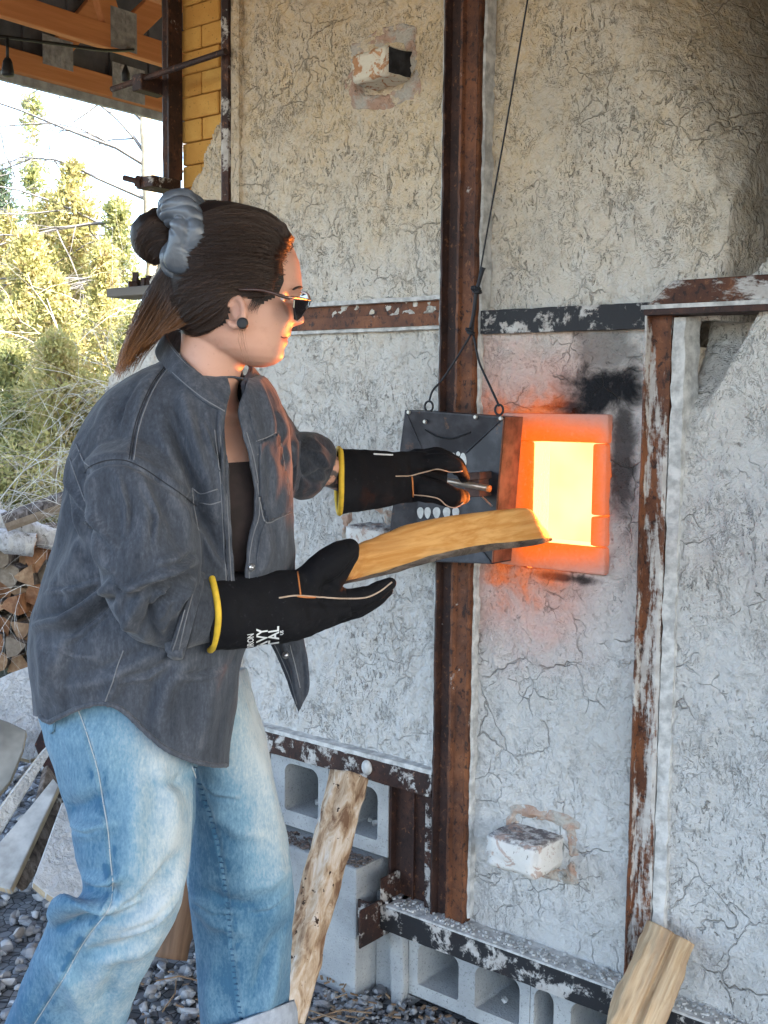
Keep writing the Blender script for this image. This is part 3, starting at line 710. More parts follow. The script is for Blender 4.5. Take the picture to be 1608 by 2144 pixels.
# torn ledge of clay with painted-in gap glow over the stoke hole
V = []; F = []
xs = np.linspace(-0.165, 0.03, 30)
for x in xs:
    hgt = 0.012 + 0.012 * abs(mnoise.noise((x * 30, 2, 1))) ; out_ = 0.016 + 0.012 * mnoise.noise((x * 24, 5, 3))
    V += [(x, 0.0, 1.405 + hgt), (x, -out_, 1.403 + hgt), (x, -out_ - 0.004, 1.4035), (x, 0.0, 1.4032)]
for i in range(29):
    for j in range(4): F.append((i * 4 + j, (i + 1) * 4 + j, (i + 1) * 4 + (j + 1) % 4, i * 4 + (j + 1) % 4))
mk('clay_ledge', V, F, M['plaster_hot'], kiln)

# ------------------------------------------------------------------ ground
def gravel_ground_mat():
    m = Mat('ground'); tc = m.co(); X, Y, Z = m.sep(tc)
    v = m.voro(38, c=tc, out='Color'); e = m.voro(38, 'DISTANCE_TO_EDGE', c=tc)
    g = m.mix(m.sep(v)[0], (0.10, 0.10, 0.10), (0.24, 0.24, 0.235))
    g = m.mix(m.step(e, 0, 0.08, 1, 0), g, (0.03, 0.03, 0.03))
    dirt = m.mix(m.noise(6, 5, c=tc), (0.10, 0.085, 0.065), (0.17, 0.15, 0.12))
    grass = m.mix(m.noise(3, 5, c=tc), (0.10, 0.10, 0.03), (0.16, 0.14, 0.05))
    far = m.step(m.math('SUBTRACT', Y, m.math('MULTIPLY', X, 0.8)), 4.2, 5.4)
    yard = m.step(Y, -3.2, -4.5)
    c = m.mix(far, g, grass); c = m.mix(yard, c, dirt)
    return m.done(c, 0.95, m.bump(m.math('MINIMUM', e, 0.15), 0.8, 0.02), spec=0.1)
xs = np.concatenate([-np.geomspace(220, 3.05, 24), np.linspace(-3, 2, 60), np.geomspace(2.05, 220, 24)])
ys = np.concatenate([-np.geomspace(220, 2.55, 24), np.linspace(-2.5, 1.5, 60), np.geomspace(1.55, 220, 24)])
Xg, Yg = np.meshgrid(xs, ys); B = np.stack([Xg.ravel(), Yg.ravel(), 0 * Xg.ravel()], 1)
near = np.exp(-((B[:, 0] + 0.5) ** 2 + (B[:, 1] + 0.3) ** 2) / 6)
B[:, 2] = GZ - 0.012 + 0.012 * fbm(B, 2.2, 2) * near
idx = np.arange(len(xs) * len(ys)).reshape(len(ys), len(xs))
F = np.stack([idx[:-1, :-1], idx[:-1, 1:], idx[1:, 1:], idx[1:, :-1]], -1).reshape(-1, 4)
tag(mk('ground', B, F, gravel_ground_mat()), kind='structure')

# crushed stone
def ico(sub):
    bm = bmesh.new(); bmesh.ops.create_icosphere(bm, subdivisions=sub, radius=1)
    V = np.array([v.co for v in bm.verts]); F_ = np.array([[v.index for v in f.verts] for f in bm.faces]); bm.free(); return V, F_
IV, IF = ico(2)
shapes = []
for k in range(14):
    pl = nrs.normal(size=(9, 3)); pl /= np.linalg.norm(pl, axis=1)[:, None]; dd = nrs.uniform(0.30, 0.80, 9)
    V = IV.copy()
    for _ in range(2):
        for n_, d_ in zip(pl, dd):
            q = V @ n_; V -= np.clip(q - d_, 0, None)[:, None] * n_
    shapes.append(V)
def rotm(a, b, c):
    return np.array(Matrix.Rotation(a, 3, 'X') @ Matrix.Rotation(b, 3, 'Y') @ Matrix.Rotation(c, 3, 'Z'))
def scatter_stones(name, pts, smin, smax, mat, flat=0.7):
    VV, FF = [], []; b = 0
    for p in pts:
        s = rnd.uniform(smin, smax) * (1.25 if rnd.random() < 0.12 else 1)
        V = shapes[rnd.randrange(14)] * np.array((1, rnd.uniform(0.6, 0.95), rnd.uniform(0.5, 0.8))) * s
        V = V @ rotm(rnd.uniform(-.5, .5), rnd.uniform(-.5, .5), rnd.uniform(0, 6.28)).T
        VV.append(V + p); FF.append(IF + b); b += len(V)
    o = mk(name, np.concatenate(VV), np.concatenate(FF), mat, None, False); return o
mg = Mat('crushed_stone')
vr = mg.voro(26, out='Color'); r0, r1, r2 = mg.sep(vr)
cst = mg.ramp(r0, [(0.0, (0.13, 0.13, 0.135)), (0.45, (0.235, 0.237, 0.24)), (0.8, (0.35, 0.35, 0.345)), (1.0, (0.46, 0.455, 0.44))])
cst = mg.mix(mg.step(r1, 0.75, 0.9, 0, 0.5), cst, (0.20, 0.16, 0.12))
mg.done(cst, 0.9, mg.bump(mg.noise(90, 4), 0.5, 0.003), spec=0.25)
pts = []
while len(pts) < 7000:
    x = rnd.uniform(-3.6, 1.6); y = rnd.uniform(-1.9, 2.0)
    if y > -0.02 and x > -1.3: continue
    if y > -0.12 and x > -1.05 and x < -0.5: continue
    if y > 0.2 and x > -1.7: continue
    if y > 0.9 and rnd.random() < 0.5: continue
    pts.append((x, y, GZ - 0.006 + rnd.uniform(0, 0.014)))
tag(scatter_stones('gravel', pts, 0.014, 0.031, mg.m), 'grey crushed stone covering the ground', kind='stuff')
pts = [(rnd.uniform(-1.0, 0.4), -0.10 - abs(rnd.gauss(0, 0.17)) - 0.03, GZ + rnd.uniform(0.002, 0.012)) for i in range(1300)] + [(rnd.uniform(-0.5, 0.7), rnd.uniform(-0.22, -0.035), GZ + rnd.uniform(-0.004, 0.012)) for i in range(900)]
tag(scatter_stones('small_rubble', pts, 0.004, 0.013, mg.m), 'small grey rubble at the foot of the blocks', kind='stuff')
# chips, bark crumbs and twigs at the foot of the kiln
mbc = MB()
for i in range(300):
    x = rnd.uniform(-1.0, 0.5); y = -0.10 - abs(rnd.gauss(0, 0.16)) - (0.0 if x < -0.45 else -0.06)
    L = rnd.uniform(0.004, 0.022) * (2 if rnd.random() < .08 else 1); w = rnd.uniform(0.003, 0.008)
    mbc.box((x, y, GZ + rnd.uniform(0.012, 0.03)), (L, w, rnd.uniform(0.001, 0.004)), Matrix.Rotation(rnd.uniform(0, 6.28), 3, 'Z') @ Matrix.Rotation(rnd.uniform(-.4, .4), 3, 'Y'))
for i in range(26):
    x = rnd.uniform(-0.9, 0.3); y = rnd.uniform(-0.55, -0.12); a = rnd.uniform(0, 6.28); L = rnd.uniform(0.06, 0.16)
    mbc.tube([(x, y, GZ + 0.022), (x + L * .5 * math.cos(a), y + L * .5 * math.sin(a), GZ + 0.03), (x + L * math.cos(a + .2), y + L * math.sin(a + .2), GZ + 0.022)], 0.0022, 5)
chips = wood_mat('wood_chips', (0.26, 0.17, 0.10), (0.16, 0.10, 0.06), (0.36, 0.27, 0.18), (1, 1, 1), 30, 0)
tag(mbc.build('bark_litter', chips), 'bark crumbs and wood chips scattered at the foot of the kiln', kind='stuff')
# dust and crumbs lying on the bottom beam's ledge and in front of the block cores
mbl = MB()
for i in range(420):
    x = rnd.uniform(-0.45, 0.5); s = rnd.uniform(0.002, 0.007)
    mbl.box((x, rnd.uniform(-0.066, -0.012), 0.1495 + s * .4), (s, s * rnd.uniform(.6, 1.4), s * .8), Matrix.Rotation(rnd.uniform(0, 3), 3, 'Z'))
mbq = MB()
for i in range(420):
    x = rnd.uniform(-1.0, -0.52); s = rnd.uniform(0.002, 0.0075)
    mbq.box((x, rnd.uniform(-0.088, -0.02), 0.2312 + s * .3), (s * 1.8, s, s * .6), Matrix.Rotation(rnd.uniform(0, 3), 3, 'Z') @ Matrix.Rotation(rnd.uniform(-.5, .5), 3, 'X'))
tag(mbq.build('ledge_debris', flat_mat('brown_dust_and_chips', (0.13, 0.10, 0.085), 0.95, nscale=60, namp=0.6), kiln), kind='stuff')
for bx in (-0.79, -0.58, -0.13):
    for i in range(2):
        z = 0.290 if bx < -0.5 else -0.046
        s = rnd.uniform(0.006, 0.018); mbl.box((bx + rnd.uniform(-.04, .04), rnd.uniform(0.02, 0.08), z + s * .5), (s, s * .8, s * .8), rotm(rnd.random(), rnd.random(), rnd.random()))
tag(mbl.build('ledge_debris', M['mortar'], kiln), kind='stuff')

# ------------------------------------------------------------------ shed roof on trusses
roof = empty('shed_roof', (0, 0, 0))
tag(roof, 'open shed roof with orange lumber trusses and dark sheeting over the kiln', 'roof')
ZC = 2.75; RID = 0.4; HEEL = -3.6; TAIL = 4.4; RISE = 1.15
def ztop(y): return ZC + 0.20 + RISE * (1 - abs(y - RID) / (4.0 if y < RID else 4.0))
def stick(mb, a, b, w, t):
    """board from a to b (in the y-z plane at x), w deep in the plane, t thick along x"""
    a = np.array(a, float); b = np.array(b, float); u = unit(b - a); n_ = np.array((0, -u[2], u[1]))
    V = [];
    for p in (a, b):
        for sx, sn in ((-1, -1), (1, -1), (1, 1), (-1, 1)): V.append(p + np.array((sx * t / 2, 0, 0)) + n_ * sn * w / 2)
    mb.add(V, [(0, 1, 2, 3), (7, 6, 5, 4), (0, 4, 5, 1), (1, 5, 6, 2), (2, 6, 7, 3), (3, 7, 4, 0)])
def member(name, a, b, w=0.089, t=0.038, mat='truss'):
    mb = MB(); stick(mb, a, b, w, t); return mb.build(name, M[mat], roof, bevel=0.003, seg=1)
for ti, x in enumerate([-2.905 + 0.56 * i for i in range(9)]):
    yend = TAIL if x < -1.4 else -0.15
    zc = ZC + 0.044
    member('bottom_chord', (x, HEEL, zc), (x, yend, zc))
    member('top_chord', (x, HEEL, ztop(HEEL)), (x, RID if x < -1.4 else -0.15, ztop(RID if x < -1.4 else -0.15)))
    if x < -1.4: member('top_chord', (x, RID, ztop(RID)), (x, TAIL, ztop(TAIL)))
    nodes = [(-2.2, -1.15), (-0.45, -1.15)] + ([(0.70, 1.45), (1.3, 1.9), (3.0, 2.2)] if ti == 0 else [(0.58, 0.10), (0.66, 1.55), (3.0, 2.2)])
    if x > -1.4: nodes = [(-2.2, -1.15)]
    for (yb, yt) in nodes:
        member('web', (x, yb, ZC + 0.092), (x, yt, ztop(yt) - 0.047), 0.085, 0.0378)
    for yb in ([-2.2, -0.45, 3.0] if x < -1.4 else [-2.2]):
        for sx in (-1, 1):
            mb = MB(); mb.b2(x + sx * 0.0195 - 0.0008, x + sx * 0.0195 + 0.0008, yb - 0.10, yb + 0.10, ZC + 0.005, ZC + 0.155)
            for a in range(6):
                for b in range(4): mb.b2(x + sx * 0.0205 - 0.0012, x + sx * 0.0205 + 0.0012, yb - 0.085 + a * 0.034 - .003, yb - 0.085 + a * 0.034 + .003, ZC + 0.02 + b * 0.034, ZC + 0.036 + b * 0.034)
            mb.build('gusset_plate', M['galv'], roof)
    for (yb, zb_, hw, hh) in ({0: [(0.72, ZC + 0.12, .075, .06), (1.09, ZC + 0.075, .09, .075)], 1: [(0.62, ZC + 0.082, .062, .075)]}.get(ti, [])):
        mb = MB(); mb.b2(x + 0.0195, x + 0.0212, yb - hw, yb + hw, zb_ - hh, zb_ + hh)
        for a in range(6):
            for b in range(5):
                cy_, cz_ = yb - hw + hw * 2 * (a + .5) / 6, zb_ - hh + hh * 2 * (b + .5) / 5
                mb.b2(x + 0.0212, x + 0.0230, cy_ - .0035, cy_ + .0035, cz_ - .007, cz_ + .007)
        mb.build('gusset_plate', M['galv'], roof)
# gable edge trim, purlins and sheeting
mb = MB(); mb.b2(-2.95, -2.926, HEEL, TAIL, ZC - 0.035, ZC + 0.02); mb.build('gable_trim', M['fascia'], roof, bevel=0.002, seg=1)
yy_ = np.arange(HEEL, TAIL, 0.055)      # ribbed sheet closing the gable
mb = MB()
for i, y_ in enumerate(yy_):
    o_ = 0.0
    mb.add([(-2.938 + o_, y_, ZC + 0.0205), (-2.938 + o_, y_ + 0.055, ZC + 0.0205), (-2.938 + o_, y_ + 0.055, ztop(y_ + .055) + 0.085), (-2.938 + o_, y_, ztop(y_) + 0.085)], [(0, 1, 2, 3)])
for y_ in yy_[::4]: mb.b2(-2.9375, -2.925, y_, y_ + 0.03, ZC + 0.0205, ztop(y_) + 0.07)
mb.build('gable_sheet', M['roofing'], roof)
for yb in np.arange(HEEL + 0.1, TAIL, 0.58):
    z = ztop(yb) + 0.066
    if yb > -0.2:
        mb = MB(); mb.b2(-2.95, -1.42, yb - 0.044, yb + 0.044, z - 0.019, z + 0.019)
    else:
        mb = MB(); mb.b2(-2.95, 9.0, yb - 0.044, yb + 0.044, z - 0.019, z + 0.019)
    mb.build('purlin', M['truss'], roof)
for (ya, yb) in ((HEEL - 0.25, RID), (RID, TAIL + 0.25)):
    V = []; ys_ = [ya, yb]; zz = [ztop(ya) + 0.09, ztop(yb) + 0.09]
    mb = MB(); mb.prism([(-3.0, ya, zz[0]), (-3.0, yb, zz[1]), (-3.0, yb, zz[1] + 0.02), (-3.0, ya, zz[0] + 0.02)], (12.5, 0, 0)); mb.build('roof_sheet', M['roofing'], roof)
# a long blocking board between the trusses, seen end on
for i in range(2):
    x0 = -2.886 + 0.56 * i
    mb = MB(); mb.b2(x0, x0 + 0.52, 1.9, 1.94, ZC + 0.095, ZC + 0.30); mb.build('blocking', M['roofing'], roof)

# ------------------------------------------------------------------ string of lights
sl = empty('string_light', (0, 0, 0)); tag(sl, 'black festoon cable with a hanging bulb socket under the trusses', 'string light')
cab = catmull([P(-60, 72, 3.9), P(15, 78, 3.95), P(120, 92, 4.1), P(235, 106, 4.3), P(330, 100, 4.6)], 8)
mb = MB(); mb.tube(cab, 0.006, 6); mb.build('cord', M['black_rubber'], sl, True)
a = P(15, 78, 3.95)
mb = MB(); mb.tube([a, a + np.array((0, 0, -0.075))], 0.006, 6); mb.build('drop_wire', M['black_rubber'], sl, True)
mb = MB(); mb.tube([a + np.array((0, 0, -.070 - d)) for d in (0, 0.012, 0.045, 0.058, 0.06)], [0.010, 0.016, 0.021, 0.022, 0.015], 12); mb.build('socket', M['black_rubber'], sl, True)
a = P(263, 136, 4.2)
mb = MB(); mb.tube([a, a + np.array((0, 0, -0.03)), a + np.array((0, 0, -.06))], [0.004, 0.015, 0.016], 8); mb.build('socket', M['black_rubber'], sl, True)

# ------------------------------------------------------------------ trees
def leaf_mat(name, c0, c1, c2, trans=0.35):
    m = Mat(name); n = m.noise(1.7, 3); n2 = m.noise(14, 2)
    col = m.mix(m.step(n, 0.35, 0.65), c0, c1); col = m.mix(m.step(n2, 0.45, 0.65), col, c2)
    d = m.n('ShaderNodeBsdfDiffuse'); t = m.n('ShaderNodeBsdfTranslucent'); mx = m.n('ShaderNodeMixShader'); mx.inputs[0].default_value = trans
    m.l(col, d.inputs[0]); m.l(col, t.inputs[0]); m.l(d.outputs[0], mx.inputs[1]); m.l(t.outputs[0], mx.inputs[2]); m.l(mx.outputs[0], m.out.inputs[0])
    return m.m
LF = [leaf_mat('juniper_leaf', (0.30, 0.32, 0.13), (0.40, 0.37, 0.16), (0.22, 0.26, 0.12)),
      leaf_mat('yellow_green_leaf', (0.46, 0.42, 0.18), (0.36, 0.36, 0.14), (0.48, 0.39, 0.19)),
      leaf_mat('blue_green_leaf', (0.08, 0.13, 0.10), (0.16, 0.18, 0.07), (0.11, 0.16, 0.11)),
      leaf_mat('dry_leaf', (0.17, 0.10, 0.035), (0.13, 0.09, 0.04), (0.20, 0.14, 0.06))]
BK = flat_mat('pale_bark', (0.40, 0.33, 0.22), 0.9, nscale=14, namp=0.35, bumpk=0.5)
TW = flat_mat('sunbleached_twig', (0.62, 0.58, 0.50), 0.85, nscale=9, namp=0.2)
GT = flat_mat('grey_twig', (0.16, 0.15, 0.14), 0.85, nscale=9, namp=0.25)
def leaf_cloud(centers, radii, per, size, dirs=None):
    """many small pointed leaves round clump centres"""
    C_ = np.repeat(np.asarray(centers), per, 0); Rr = np.repeat(np.asarray(radii), per)
    n = len(C_)
    d = nrs.normal(size=(n, 3)); d /= np.linalg.norm(d, axis=1)[:, None]
    p = C_ + d * (Rr * nrs.uniform(0.15, 1.0, n) ** 0.6)[:, None]
    u = d + nrs.normal(size=(n, 3)) * 0.7 + np.array((0, 0, 0.3)); u /= np.linalg.norm(u, axis=1)[:, None]
    v = np.cross(u, nrs.normal(size=(n, 3))); v /= np.linalg.norm(v, axis=1)[:, None] + 1e-9
    L = (size * nrs.uniform(0.6, 1.5, n))[:, None]; w = L * 0.42
    V = np.stack([p - u * L * .5, p + v * w * .5, p + u * L * .6, p - v * w * .5], 1).reshape(-1, 3)
    F_ = np.arange(n * 4).reshape(n, 4)
    return V, F_
def evergreen(name, px, ytop, Z, wpx, label, leaf, n=150, per=42, size=0.05, group=None, narrow=1.0, sy=None, ybot=1150):
    top = P(px, ytop, Z); ground = top.copy(); ground[2] = GZ
    H = top[2] - GZ; Rm = wpx / FPX * Z
    root = empty(name, tuple(ground)); tag(root, label, 'tree', group)
    mb = MB(); lean = np.array((rnd.uniform(-.02, .02), rnd.uniform(-.02, .02)))
    tp = [ground + np.array((lean[0] * h * H + .03 * math.sin(h * 9), lean[1] * h * H, h * H * 0.97)) for h in np.linspace(0, 1, 9)]
    mb.tube(tp, np.linspace(0.05 + 0.008 * H, 0.008, 9), 7); mb.build('trunk', BK, root, True)
    cs, rs = [], []; mbb = MB()
    for i in range(n):
        h = rnd.random() ** 0.8
        prof = Rm * (1 - h) ** 0.75 * (0.55 + 0.45 * math.sin(h * 23 + px)) * narrow + 0.03
        a = rnd.uniform(0, 6.28); r = prof * rnd.uniform(0.35, 1.0) ** 0.5
        c = tp[min(8, int(h * 8))] * (1 - (h * 8 % 1)) + tp[min(8, int(h * 8) + 1)] * (h * 8 % 1)
        q = c + np.array((r * math.cos(a), r * math.sin(a), rnd.uniform(-.1, .2) * r))
        cs.append(q); rs.append(0.10 + 0.16 * Rm * (1 - h) * rnd.uniform(0.5, 1.2))
        if i % 3 == 0: mbb.tube([c - np.array((0, 0, 0.05)), (c + q) / 2 + np.array((0, 0, 0.05)), q], [0.012, 0.008, 0.003], 4, False)
    mbb.build('branches', BK, root)['kind'] = 'stuff'
    V, F_ = leaf_cloud(cs, rs, per, size); mk('crown', V, F_, leaf, root, False)
    return root
def bare(name, base, H, label, mat, r0=0.06, spread=0.5, depth=5, seed=1, cat='tree', group=None, kids=3, lean=(0, 0), nstem=1, droop=0.0, part='branches'):
    root = empty(name, tuple(base)); tag(root, label, cat, group)
    R_ = random.Random(seed); mt = MB(); mbr = MB()
    def grow(p, d, L, r, dep):
        pts = [np.array(p, float)]; dd = np.array(d, float)
        for s in range(4):
            dd = unit(dd + np.array([R_.gauss(0, .13), R_.gauss(0, .13), R_.gauss(0, .10) - droop * (depth - dep) * 0.05])); pts.append(pts[-1] + dd * L / 4)
        (mt if dep == depth else mbr).tube(pts, np.linspace(r, r * 0.62, 5), 6 if dep >= depth - 1 else 4 if dep > 1 else 3, False)
        if dep == 0: return
        for i in range(kids + (1 if dep < depth - 1 else 0)):
            t = R_.uniform(0.35, 1.0); k = min(3, int(t * 4)); q = pts[k] * (1 - (t * 4 - k)) + pts[k + 1] * (t * 4 - k)
            nd = unit(dd + spread * np.array([R_.gauss(0, 1), R_.gauss(0, 1), R_.gauss(0.15, .6)])); grow(q, nd, L * R_.uniform(0.5, 0.78), r * 0.52, dep - 1)
    for s in range(nstem):
        grow(np.array(base) + np.array([R_.gauss(0, .06), R_.gauss(0, .06), 0]) * (nstem > 1), unit(np.array((lean[0] + (R_.gauss(0, .4) if nstem > 1 else 0), lean[1] + (R_.gauss(0, .4) if nstem > 1 else 0), 1.0))), H * (0.55 if nstem == 1 else R_.uniform(.35, .6)), r0, depth)
    o = mt.build('trunk' if cat == 'tree' else 'stems', mat, root, True); o2 = mbr.build(part, mat, root); o2['kind'] = 'stuff'
    if nstem > 1: o['kind'] = 'stuff'
    return root
def gp(px, Z):
    p = P(px, 850, Z); p[2] = GZ; return p
tg = 'trees in the sun beyond the yard'
evergreen('juniper_tree', 62, 165, 11.0, 95, 'tall thin juniper with a bare spindly top against the sky', LF[0], 110, 30, 0.055, tg, 0.62)
evergreen('juniper_tree', 150, 320, 9.5, 150, 'broad yellow green juniper behind the shorter twiggy shrubs', LF[1], 340, 44, 0.042, tg, 1.15)
evergreen('juniper_tree', -5, 330, 10.5, 130, 'blue green juniper cut by the left edge of the picture', LF[2], 240, 42, 0.046, tg, 1.2)
evergreen('juniper_tree', 222, 500, 8.4, 95, 'low golden juniper nearest to the woman\'s ponytail', LF[1], 240, 44, 0.038, tg, 1.2)
evergreen('juniper_tree', 95, 560, 7.6, 140, 'bushy golden juniper above the woodpile', LF[1], 320, 46, 0.036, tg, 1.2)
evergreen('juniper_tree', 20, 720, 7.2, 130, 'short bright green juniper bush at the left above the logs', LF[0], 260, 46, 0.034, tg, 1.2)
evergreen('juniper_tree', 190, 800, 7.0, 120, 'short green juniper bush behind the woman\'s back', LF[1], 260, 46, 0.034, tg, 1.2)
evergreen('juniper_tree', 48, 470, 8.9, 150, 'rounded golden juniper left of the broad one', LF[1], 330, 46, 0.040, tg, 1.5)
evergreen('juniper_tree', 265, 640, 7.9, 130, 'low pale green juniper behind the ledge board', LF[0], 260, 44, 0.036, tg, 1.6)
evergreen('juniper_tree', 120, 690, 6.9, 170, 'spreading low juniper right above the long pale logs', LF[1], 340, 46, 0.032, tg, 1.7)
evergreen('juniper_tree', 175, 430, 9.8, 120, 'ragged yellow juniper rising between two broad ones', LF[1], 260, 42, 0.042, tg, 1.3)
evergreen('juniper_tree', -45, 560, 8.2, 170, 'wide juniper reaching in from the left edge', LF[0], 260, 44, 0.040, tg, 1.5)
evergreen('juniper_tree', 235, 400, 9.2, 110, 'feathery pale juniper next to the bare trunk', LF[0], 260, 42, 0.040, tg, 1.4)
evergreen('juniper_tree', 100, 380, 10.2, 130, 'hazy yellow juniper behind the broad one', LF[1], 280, 42, 0.044, tg, 1.5)
evergreen('juniper_tree', 15, 430, 9.4, 140, 'full yellow green juniper by the left edge', LF[1], 300, 44, 0.042, tg, 1.5)
evergreen('juniper_tree', 330, 560, 12.0, 120, 'dark juniper mostly hidden behind the kiln corner', LF[2], 120, 36, 0.06, tg)
evergreen('juniper_tree', -190, 300, 11.0, 200, 'juniper standing just outside the left of the view', LF[0], 140, 34, 0.06, tg)
bt = empty('bare_tree', tuple(gp(318, 9.5))); tag(bt, 'leafless tree with a straight sunlit trunk beside the kiln post', 'tree')
tp_ = catmull([P(322, 1170, 9.5), P(318, 800, 9.5), P(322, 560, 9.5), P(313, 420, 9.5), P(308, 300, 9.5), P(303, 200, 9.5), P(300, 40, 9.5)], 6)
mb = MB(); mb.tube(tp_, np.linspace(0.075, 0.045, len(tp_)) * (1 + 0.12 * np.sin(np.arange(len(tp_)) * 1.3)), 9); mb.build('trunk', BK, bt, True)
mbr = MB(); R_ = random.Random(3)
def twig(p, d, L, r, dep):
    pts = [np.array(p)]; dd = np.array(d)
    for s in range(5): dd = unit(dd + np.array([R_.gauss(0, .16), R_.gauss(0, .16), R_.gauss(-.06, .10)])); pts.append(pts[-1] + dd * L / 5)
    mbr.tube(pts, np.linspace(r, r * .45, 6), 4, False)
    if dep:
        for i in range(4): k_ = R_.randrange(1, 6); twig(pts[k_], unit(dd + 0.8 * np.array([R_.gauss(0, 1), R_.gauss(0, 1), R_.gauss(0, .7)])), L * R_.uniform(.4, .7), r * .5, dep - 1)
for (x0, y0, dx, dz) in ((312, 420, -1, .5), (310, 350, -1, .9), (306, 260, -1, .7), (305, 240, .6, .9), (318, 520, -1, .35), (312, 400, .8, .6), (303, 190, -.8, .9), (320, 600, -1, .4), (309, 330, -.7, 1.1), (316, 480, -1, .1)):
    twig(P(x0, y0, 9.5), unit(VR * dx + np.array((0, 0, dz)) + VF * R_.uniform(-.6, .6)), R_.uniform(0.9, 1.5), 0.016, 3)
o = mbr.build('branches', GT, bt); o['kind'] = 'stuff'
bare('bare_tree', gp(215, 15.0), 9.5, 'leafless tree with thin grey branches against the white sky', GT, 0.07, 0.60, 5, 9, kids=3)
for i, (px, Z, H, lab) in enumerate([(40, 6.9, 2.4, 'leafless bleached shrub with arching twigs above the woodpile'), (130, 6.8, 2.6, 'leafless bleached shrub in the middle of the tangle left of the ponytail'),
                                     (205, 6.6, 2.6, 'leafless bleached shrub closest to the kiln ledge board'), (250, 7.4, 3.0, 'tall leafless shrub half hidden behind the woman\'s head')]):
    bare('bare_shrub', gp(px, Z), H, lab, TW, 0.0085, 0.75, 4, 20 + i, 'shrub', 'bleached shrubs', 3, nstem=4, droop=0.8)
# dry reeds beyond the woodpile
n = 5200; bx = []
pxs = nrs.uniform(-150, 420, n); Zs = nrs.uniform(6.9, 9.5, n)
b0 = np.array([gp(a, z) for a, z in zip(pxs, Zs)]); hh = nrs.uniform(0.35, 1.25, n)
ln = nrs.normal(size=(n, 2)) * 0.16
tipv = b0 + np.stack([ln[:, 0] * hh, ln[:, 1] * hh, hh], 1); wv = nrs.normal(size=(n, 3)); wv[:, 2] = 0; wv /= np.linalg.norm(wv, axis=1)[:, None]; wv *= 0.007
mid = b0 * .45 + tipv * .55 + np.stack([ln[:, 1], ln[:, 0], 0 * hh], 1) * .1
V = np.stack([b0 - wv, b0 + wv, mid + wv * .8, mid - wv * .8, tipv, tipv], 1)[:, [0, 1, 2, 3, 4]].reshape(-1, 3)
i0 = np.arange(n) * 5
Fq = [tuple(x) for x in np.stack([i0, i0 + 1, i0 + 2, i0 + 3], 1)] + [tuple(x) for x in np.stack([i0 + 3, i0 + 2, i0 + 4], 1)]
tag(mk('dry_grass', V, Fq, leaf_mat('dry_reed', (0.20, 0.15, 0.055), (0.14, 0.13, 0.035), (0.24, 0.18, 0.08), 0.3), None, False), 'tall dry reeds and grass beyond the woodpile', kind='stuff')
# far woods closing the view
cs = []; rs = []
for i in range(420):
    px = rnd.uniform(-700, 700); Z = rnd.uniform(20, 30); p = P(px, 850, Z); p[2] = GZ + rnd.uniform(0, 2.6) * rnd.uniform(0.5, 1); cs.append(p); rs.append(rnd.uniform(0.5, 1.0))
V, F_ = leaf_cloud(cs, rs, 38, 0.16); tag(mk('far_woods', V, F_, LF[0], None, False), 'far woods behind the yard', kind='stuff')

